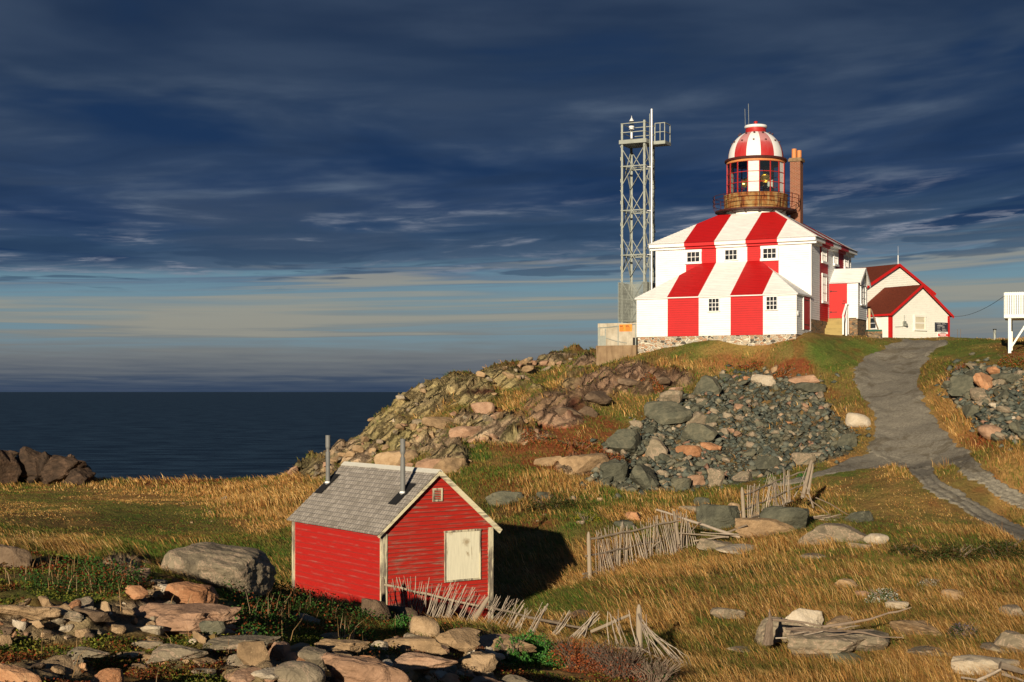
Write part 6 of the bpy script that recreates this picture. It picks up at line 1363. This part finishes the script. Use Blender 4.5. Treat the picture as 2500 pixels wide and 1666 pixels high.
# dry stems and tufts in the foreground
X, Y = sample(9000, 13, 36, 'inv'); X, Y, px, py = keep(X, Y); tm = blobs(px, py, [(90,1330,90,40,.7),(480,1330,60,20,.4),(220,1345,150,30,.8),(700,1400,100,50,.8),(790,1470,25,25,1.2),(620,1440,90,40,.5)]) ; k = (RNG.rand(len(X)) < tm) | (RNG.rand(len(X)) < 0.03); k &= ~in_rocks(X, Y) & (px < S(1300)); X, Y, px, py = [q[k] for q in (X, Y, px, py)]; n = len(X)
tag(blades('dry_stems', X, Y, RNG.uniform(.2, .55, n), 0.0045 * np.ones(n), np.array([(0.42, 0.26, 0.12), (0.34, 0.19, 0.09), (0.50, 0.36, 0.2)])[RNG.randint(0, 3, n)], (RNG.normal(0.05, .25, n), RNG.normal(0, .2, n)), M['blade']), 'thin dry grass stems standing in the foreground heather', 'dry grass', kind='stuff')

def shrub(dx, dy, w_, h_, pal, label, n=1600, depth=0.7, leaf=0.02, cat='shrub', name='shrub', twigs=None):
    p = GD(dx, dy); u = S(1) * p.y / F; rx = w_ * u / 2; ry = rx * depth; hh = h_ * u
    root = empty(name, p, 0, label, cat); q = RNG.normal(size=(n * 2, 3)); q /= np.linalg.norm(q, axis=1)[:, None]; q = q * RNG.uniform(0.25, 1, (n * 2, 1)) ** .5
    lum = fbm(q[:, 0] * 2.5 + dx, q[:, 1] * 2.5 + q[:, 2] * 2, 4, 3); q = q[(q[:, 2] > -0.15) & (lum > 0.42)][:n]; m = len(q)
    X = p.x + q[:, 0] * rx; Y = p.y + q[:, 1] * ry; Z = HG(X, Y) + np.clip(q[:, 2], 0, 1) * hh * (0.7 + .5 * fbm(q[:, 0] * 3, q[:, 1] * 3, 2, 2))
    N_ = RNG.normal(size=(m, 3)); N_ /= np.linalg.norm(N_, axis=1)[:, None]; A = np.cross(N_, RNG.normal(size=(m, 3))); A /= np.linalg.norm(A, axis=1)[:, None]; Bv = np.cross(N_, A)
    s0 = (leaf * RNG.uniform(.6, 1.4, m))[:, None]; P_ = np.stack([X - p.x, Y - p.y, Z - p.z], -1); co = np.stack([P_ - A * s0, P_ + Bv * s0 * .55, P_ + A * s0, P_ - Bv * s0 * .55], 1)
    cl = np.array(pal)[RNG.randint(0, len(pal), m)] * RNG.uniform(.7, 1.3, (m, 1))
    fast_mesh('foliage', co.reshape(-1, 3), np.arange(m * 4).reshape(m, 4), M['blade'], smooth=False, color=np.repeat(cl, 4, 0), parent=root)
    d = MB()
    for k in range(twigs or 14):
        t_ = RR.uniform(0, 6.28); r_ = RR.uniform(.3, 1); d.tube([(rx * .25 * r_ * math.cos(t_), ry * .25 * r_ * math.sin(t_), -.05), (rx * .6 * r_ * math.cos(t_ + .3), ry * .6 * r_ * math.sin(t_ + .3), hh * .5), (rx * r_ * math.cos(t_), ry * r_ * math.sin(t_), hh * RR.uniform(.7, 1.05))], [0.010, 0.007, 0.003], 4)
    d.build('stem', M['branch'], root); return root
GR = [(0.06, 0.19, 0.035), (0.04, 0.13, 0.026), (0.11, 0.27, 0.05), (0.08, 0.22, 0.06)]; RU = [(0.38, 0.10, 0.035), (0.28, 0.07, 0.03), (0.42, 0.17, 0.06), (0.14, 0.06, 0.03)]; DG = [(0.035, 0.05, 0.015), (0.05, 0.07, 0.02), (0.08, 0.05, 0.02), (0.10, 0.08, 0.025)]
shrub(1235,1525,148,69,GR,'bright green spreading juniper left of the rust red heather at the bottom',5760,.8,.022,name='juniper'); shrub(1180,1508,94,44,GR,'smaller green juniper behind the upright tan rock',2880,.8,.02,name='juniper')
shrub(1330,1540,162,75,RU,'rust red heather bush at the bottom centre',5760,.8,.018,twigs=70); shrub(1420,1560,162,79,[(0.20, 0.10, 0.06), (0.26, 0.16, 0.11), (0.30, 0.08, 0.035)],'grey brown twiggy heather bush at the bottom before the fence post',2700,.8,.016,twigs=170); shrub(1500,1575,148,58,[(0.22, 0.13, 0.09), (0.12, 0.07, 0.05), (0.05, 0.09, 0.03)],'bare twiggy bush at the foot of the tall fence post',1620,.8,.016,twigs=170)
shrub(1100,1515,54,24,RU,'small rust red clump between tan rocks at the bottom',1080,.8,.016); shrub(935,1455,81,44,GR,'green clump left of the round tan boulder',1620,.8,.02)
shrub(1255,1172,150,34,DG,'dark brown green bush in the grass right of the shed roof',3000,.5,.035); shrub(2180,1290,180,40,DG,'wide dark bush left part of the thicket right of the field',3600,.4,.035); shrub(2300,1285,140,44,DG,'dark bush at the right end of the thicket by the wheel rut',3000,.4,.035); shrub(2080,1275,90,26,DG,'small dark bush at the left end of the thicket',1500,.5,.03)
shrub(1350,1200,70,24,[(0.30, 0.28, 0.03), (0.42, 0.36, 0.04), (0.06, 0.10, 0.02)],'small bush with yellow flowers above the wattle fence',900,.5,.025); shrub(2215,1465,90,34,[(0.03, 0.05, 0.02), (0.045, 0.07, 0.025), (0.10, 0.08, 0.12)],'dark leafy clump with purple asters in the golden grass',1500,.5,.022)
shrub(2030,1380,90,30,[(0.05, 0.11, 0.025), (0.04, 0.08, 0.02), (0.55, 0.55, 0.48)],'green clump with white flowers in the golden grass',1300,.5,.02); shrub(2135,1350,60,24,[(0.07, 0.10, 0.03), (0.5, 0.5, 0.42), (0.09, 0.07, 0.03)],'clump of white flowers up and right of the green clump',700,.5,.018); shrub(1850,1095,40,12,GR,'low green clump at the footpath beside the upper fence end',500,.5,.03)
shrub(2330,838,90,24,[(0.30, 0.07, 0.02), (0.10, 0.14, 0.03), (0.22, 0.12, 0.04)],'red and green bush at the foot of the raised platform',1500,.5,.04); shrub(2265,1010,40,26,RU,'rust red bush left of the round pinkish boulder',800,.5,.035); shrub(2205,850,40,14,RU,'small rust bush above the right rubble',400,.5,.03)
for (dx, dy, w_, h_, lb) in ((1400,1060,110,22,'rust red bush left of the rubble heap'),(1330,1030,120,22,'rust red bush in the middle of the slope'),(1240,1015,90,18,'orange red bush on the slope above the flat slabs'),(1720,850,70,14,'rust bush below the striped house front'),(1800,862,60,16,'dark rust bush right above the rubble heap'),(1500,880,60,16,'rust bush among the brown rock ribs')): shrub(dx, dy, w_, h_, RU + [(0.10, 0.12, 0.03), (0.30, 0.16, 0.05)], lb, 1500, .6, .04)

# ---------------------------------------------------------------- wattle fences
def stick(parent, name, p0, p1, r, mt='stick', bend=0.03, n=6, taper=.6):
    p0, p1 = Vector(p0), Vector(p1); L = (p1 - p0).length; off = Vector((RR.uniform(-1, 1), RR.uniform(-1, 1), 0)) * L * bend
    org = p0.copy(); d = MB(); m_ = 3 if L < 1.6 else 7; K = [0]; PT = []; RD = []
    for k in range(m_ + 1):
        u = k / m_; wv = Vector((RR.uniform(-1, 1), RR.uniform(-1, 1), RR.uniform(-1, 1))) * L * bend * (.6 if 0 < k < m_ else 0)
        PT.append((p1 - p0) * u + off * math.sin(math.pi * u) + wv); RD.append(r * (1 - (1 - taper) * u) * (1 if k in (0, m_) else RR.uniform(.85, 1.15)))
    d.tube(PT, RD, n)
    rel = org - (parent.location if parent else Vector()); return d.build(name, M[mt], parent, loc=rel)
def plank_post(parent, p0, p1, r, name='post'):
    d = MB(); p0, p1 = Vector(p0), Vector(p1); v = p1 - p0
    d.tube([Vector(), v * .3, v * .8, v * .93, v], [r * 1.1, r, r * .95, r * .8, r * .35], 9); return d.build(name, M['post'], parent, loc=p0 - parent.location)
def pt(px, py, Y): return Vector(((px - CX) / F * Y, Y, (HY - py) / F * Y))
# the lower fence, from the shed corner to the tall post
fa = empty('wattle_fence', pt(935, 1480, 34.6), 0, 'leaning wattle fence of grey rods running from the shed corner to the tall post', 'fence')
plank_post(fa, pt(937, 1500, 34.7), pt(935, 1410, 34.7), 0.06); plank_post(fa, pt(1132, 1556, 33.4), pt(1194, 1456, 33.2), 0.065); plank_post(fa, pt(1562, 1650, 28), pt(1560, 1476, 28), 0.065)
for a, b, r in (((939, 1428, 34.4), (1190, 1484, 33.3), .03), ((1186, 1480, 33.3), (1300, 1508, 31.5), .028), ((1290, 1508, 31.5), (1427, 1534, 30), .03), ((1444, 1542, 29.4), (1537, 1502, 28.6), .035), ((1430, 1582, 29), (1560, 1584, 28.1), .035), ((1080, 1505, 33.8), (1180, 1548, 33.2), .025), ((1180, 1552, 33), (1420, 1588, 29.4), .025)):
    stick(fa, 'rail', pt(*a), pt(*b), r, 'post', .01, 7, .8)
tabA = [(945, 1413, 958, 1478, 34.3), (1010, 1413, 1012, 1500, 34.0), (1075, 1425, 1048, 1518, 33.8), (1130, 1432, 1082, 1535, 33.6), (1185, 1445, 1130, 1550, 33.3)]
def ctab(tab, u):
    i = min(int(u), len(tab) - 2); f_ = u - i; return [tab[i][k] * (1 - f_) + tab[i + 1][k] * f_ for k in range(5)]
for k in range(64):
    u = 4 * (k + RR.uniform(-.3, .3)) / 64; u = max(0, min(3.999, u)); x1, y1, x0, y0, Y_ = ctab(tabA, u)
    if RR.random() < .12: continue
    stick(fa, 'rod', pt(x0 + RR.uniform(-9, 9), y0 + RR.uniform(-8, 10), Y_), pt(x1 + RR.uniform(-8, 12), y1 + RR.uniform(-10, 14), Y_ + RR.uniform(-.15, .15)), RR.uniform(.008, .014))
for (x1, y1, x0, y0, Y_, n_) in ((1215, 1470, 1168, 1548, 33, 7), (1242, 1474, 1186, 1552, 32.7, 8), (1268, 1480, 1225, 1556, 32.2, 8), (1284, 1500, 1250, 1563, 31.8, 6), (1326, 1490, 1284, 1575, 31.2, 11), (1382, 1506, 1334, 1578, 30.4, 8), (1453, 1510, 1380, 1582, 29.6, 13), (1450, 1514, 1408, 1586, 29.5, 5)):
    for k in range(n_): stick(fa, 'rod', pt(x0 + RR.uniform(-15, 15), y0 + RR.uniform(-5, 5), Y_ + RR.uniform(-.2, .2)), pt(x1 + RR.uniform(-6, 14), y1 - 9 + RR.uniform(-11, 9), Y_), RR.uniform(.008, .013), bend=.05)
for (x1, y1, x0, y0) in ((1484, 1493, 1491, 1598), (1488, 1495, 1510, 1605), (1491, 1500, 1520, 1610), (1496, 1505, 1527, 1612), (1509, 1488, 1514, 1600), (1506, 1505, 1540, 1612), (1500, 1510, 1534, 1615)): stick(fa, 'rod', pt(x0, y0, 28.6), pt(x1, y1, 28.6), .013, bend=.04)
for k in range(17):
    u = k / 16; x1 = 1556 + u * 22; y1 = 1498 + u * 38 + RR.uniform(-8, 8); x0 = 1590 + 150 * u ** .8; y0 = 1612 + 60 * u; stick(fa, 'rod', pt(x0, y0, 27.6 - u * .6), pt(x1, y1, 27.9), RR.uniform(.008, .013), bend=.05)
for (x1, y1, x0, y0) in ((1535, 1490, 1558, 1600), (1560, 1582, 1640, 1628), (1556, 1578, 1700, 1655), (1577, 1500, 1587, 1598)): stick(fa, 'rod', pt(x0, y0, 27.7), pt(x1, y1, 27.9), .013, bend=.04)
# middle fence
def q5(x, y): return 1350 + x / 2.8, 1100 + y / 2.8
def YB(x): return 43.0 + (x - 240) / 720 * 3.5
fb_ = empty('wattle_fence', pt(*q5(250, 870), 43), 0, 'long wattle fence of pale rods in the golden grass, right of the shed shadow', 'fence')
plank_post(fb_, pt(*q5(252, 890), 43), pt(*q5(243, 556), 43), 0.065); plank_post(fb_, pt(*q5(860, 640), 46), pt(*q5(826, 415), 46), 0.06)
for (x0, y0, x1, y1, r) in ((238, 606, 640, 530, .035), (620, 528, 870, 478, .032), (225, 722, 700, 625, .03), (205, 845, 600, 770, .035), (590, 772, 940, 645, .03), (560, 750, 735, 618, .03), (200, 875, 300, 820, .03)): stick(fb_, 'rail', pt(*q5(x0, y0), YB(x0)), pt(*q5(x1, y1), YB(x1)), r, 'post', .015, 7, .8)
tx = [290, 340, 400, 480, 540, 620, 710, 800, 860, 955]; ty = [572, 560, 528, 500, 545, 495, 455, 425, 412, 470]; by_ = [860, 850, 850, 830, 810, 790, 770, 735, 705, 650]
for k in range(88):
    x = 288 + (955 - 288) * (k + RR.uniform(-.4, .4)) / 87
    if 552 < x < 572: continue
    ln = (-25 + 35 * math.sin(x * .03)) * .6; stick(fb_, 'rod', pt(*q5(x + RR.uniform(-14, 14) - ln, np.interp(x, tx, by_) + RR.uniform(-12, 8)), YB(x)), pt(*q5(x + RR.uniform(-14, 14) + ln, np.interp(x, tx, ty) + RR.uniform(-22, 25)), YB(x)), RR.uniform(.011, .017), bend=.03)
for (x0, y0, x1, y1, r, mt, lb) in ((1275, 592, 705, 404, .055, 'stick', 'long pale fallen pole leaning across the end of the middle fence'), (1200, 592, 850, 565, .035, 'post', 'thin grey pole lying right of the middle fence under the long pale pole'), (960, 620, 1180, 590, .03, 'post', 'short pole lying in the grass below the long pale pole'), (1190, 562, 1325, 510, .04, 'post', 'short grey rail propped against the upper fence post'), (1440, 585, 1010, 560, .022, 'stick', 'bleached stick lying in the grass at the foot of the upper fence'), (940, 560, 1015, 480, .02, 'branch', 'dark stick rising from the end of the middle fence')):
    o = stick(None, 'fallen_pole', pt(*q5(x0, y0), 46.5), pt(*q5(x1, y1), 46), r, mt, .01, 7, .6); tag(o, lb, 'pole')
# upper fence
def YC(x): return 47.0 + (x - 1290) / 470 * 5.0
fc_ = empty('wattle_fence', pt(*q5(1305, 570), 47), 0, 'short upper wattle fence with crossed rods climbing towards the footpath', 'fence')
plank_post(fc_, pt(*q5(1313, 585), 47), pt(*q5(1292, 252), 47), 0.065); plank_post(fc_, pt(*q5(1705, 325), 51.4), pt(*q5(1768, 66), 51.8), 0.07); plank_post(fc_, pt(*q5(1742, 300), 51.7), pt(*q5(1776, 92), 51.8), 0.06)
for (x0, y0, x1, y1, r) in ((1306, 302, 1500, 225, .03), (1490, 228, 1758, 132, .03), (1280, 422, 1500, 325, .03), (1480, 330, 1722, 232, .03), (1330, 480, 1640, 345, .03), (1280, 520, 1330, 500, .035)): stick(fc_, 'rail', pt(*q5(x0, y0), YC(x0)), pt(*q5(x1, y1), YC(x1)), r, 'post', .015, 7, .8)
for k in range(13): x = 1322 + k * 7.5; stick(fc_, 'rod', pt(*q5(x - 2 + RR.uniform(-6, 6), 520 - k * 5 + RR.uniform(-20, 20)), YC(x)), pt(*q5(x + 6 + RR.uniform(-6, 8), 240 - k * .5 + RR.uniform(-12, 14)), YC(x)), .016, bend=.03)
for k in range(19): x = 1490 + RR.uniform(-28, 36); x0 = 1410 + 190 * k / 18; stick(fc_, 'rod', pt(*q5(x0, 490 - 110 * k / 18 + RR.uniform(-15, 15)), YC(x0)), pt(*q5(x, 165 + RR.uniform(-15, 50)), YC(x)), .016, bend=.03)
for k in range(9): x = 1568 + k * 7; stick(fc_, 'rod', pt(*q5(x + RR.uniform(-4, 8), 372 - k * 3), YC(x)), pt(*q5(x - 6 + RR.uniform(-10, 10), 125 + RR.uniform(-12, 45)), YC(x)), .015, bend=.03)
for (x0, y0, x1, y1, r) in ((1648, 320, 1735, 118, .022), (1780, 392, 1712, 205, .035), (1700, 330, 1715, 210, .02)): stick(fc_, 'rod', pt(*q5(x0, y0), 51.4), pt(*q5(x1, y1), 51.5), r)
# heaps of fallen branches
def heap(L, conv, Yf, gl, lb):
    for k, (x0, y0, x1, y1, r, w_) in enumerate(L): o = stick(None, 'fallen_branch', pt(*conv(x0, y0), Yf(x0)), pt(*conv(x1, y1), Yf(x1)), r * .62, 'branch' if w_ == 'post' else w_, .05, 7, .45); tag(o, lb, 'branch', gl)
L = [(1690, 282, 1885, 432, .04, 'branch'), (1795, 322, 2045, 455, .035, 'branch'), (1985, 475, 2130, 648, .05, 'branch'), (1970, 480, 2110, 625, .035, 'branch'), (1650, 425, 1760, 470, .03, 'branch')]
for k in range(20): a = RR.uniform(1690, 1850); L.append((a, RR.uniform(448, 475), a + RR.uniform(120, 220), RR.uniform(430, 485), RR.uniform(.012, .028), RR.choice(['branch', 'branch', 'stick'])))
heap(L, q5, lambda x: 48.5, 'dead branches heaped on the broad boulder', 'brown dead branch in the heap on the broad two toned boulder')
def q6(x, y): return 1850 + x / 2.771, 1100 + y / 2.771
pY = GD(1900, 1500).y
L = [(95, 1146, 445, 1195, .05, 'post'), (440, 1195, 900, 1095, .055, 'branch'), (880, 1100, 1040, 1062, .035, 'branch'), (190, 1208, 620, 1222, .045, 'branch'), (600, 1222, 985, 1266, .04, 'branch'), (218, 1282, 540, 1198, .04, 'branch'), (282, 1222, 780, 1212, .03, 'branch'), (120, 1270, 440, 1225, .025, 'stick'), (400, 1150, 445, 1190, .02, 'stick'), (540, 1210, 690, 1186, .025, 'stick')]
for k in range(9): a = RR.uniform(120, 500); L.append((a, RR.uniform(1195, 1275), a + RR.uniform(120, 280), RR.uniform(1190, 1250), RR.uniform(.012, .02), RR.choice(['branch', 'stick', 'post'])))
heap(L, q6, lambda x: pY - 0.4, 'driftwood heaped in the golden grass', 'grey brown driftwood pole in the heap on the long grey slab')
d = MB(); 
for k in range(9): d.tube([(RR.uniform(-.10, .10), RR.uniform(-.06, .06), -.1), (RR.uniform(-.04, .08), 0, .3), (RR.uniform(0.0, .10), 0, RR.uniform(.4, .62))], [.045, .035, .012], 6)
o = d.build('tree_stump', M['branch'], None, loc=pt(1877, 1562, pY - .5)); tag(o, 'ragged upright dead stump at the left end of the driftwood heap', 'stump')
bY = GD(2290, 1560).y
for (x0, y0, x1, y1, r, mt, lb) in ((1640, 1450, 1800, 1500, .07, 'post', 'thick grey plank on the pale boulder at the bottom right corner'), (1480, 1560, 1645, 1480, .035, 'stick', 'pale stick slanting over the pale boulder at the bottom right'), (1375, 1535, 1560, 1568, .02, 'stick', 'thin bleached stick in the grass by the bottom right boulder'), (1650, 1510, 1801, 1560, .03, 'stick', 'bleached stick in the bottom right corner'), (225, 1530, 330, 1566, .02, 'stick', 'bleached stick in the grass at the bottom, left of the driftwood')):
    yy = bY - .5 if x0 > 1000 else GD(1790, 1550).y; tag(stick(None, 'driftwood_stick', pt(*q6(x0, y0), yy), pt(*q6(x1, y1), yy), r, mt, .02), lb, 'driftwood')
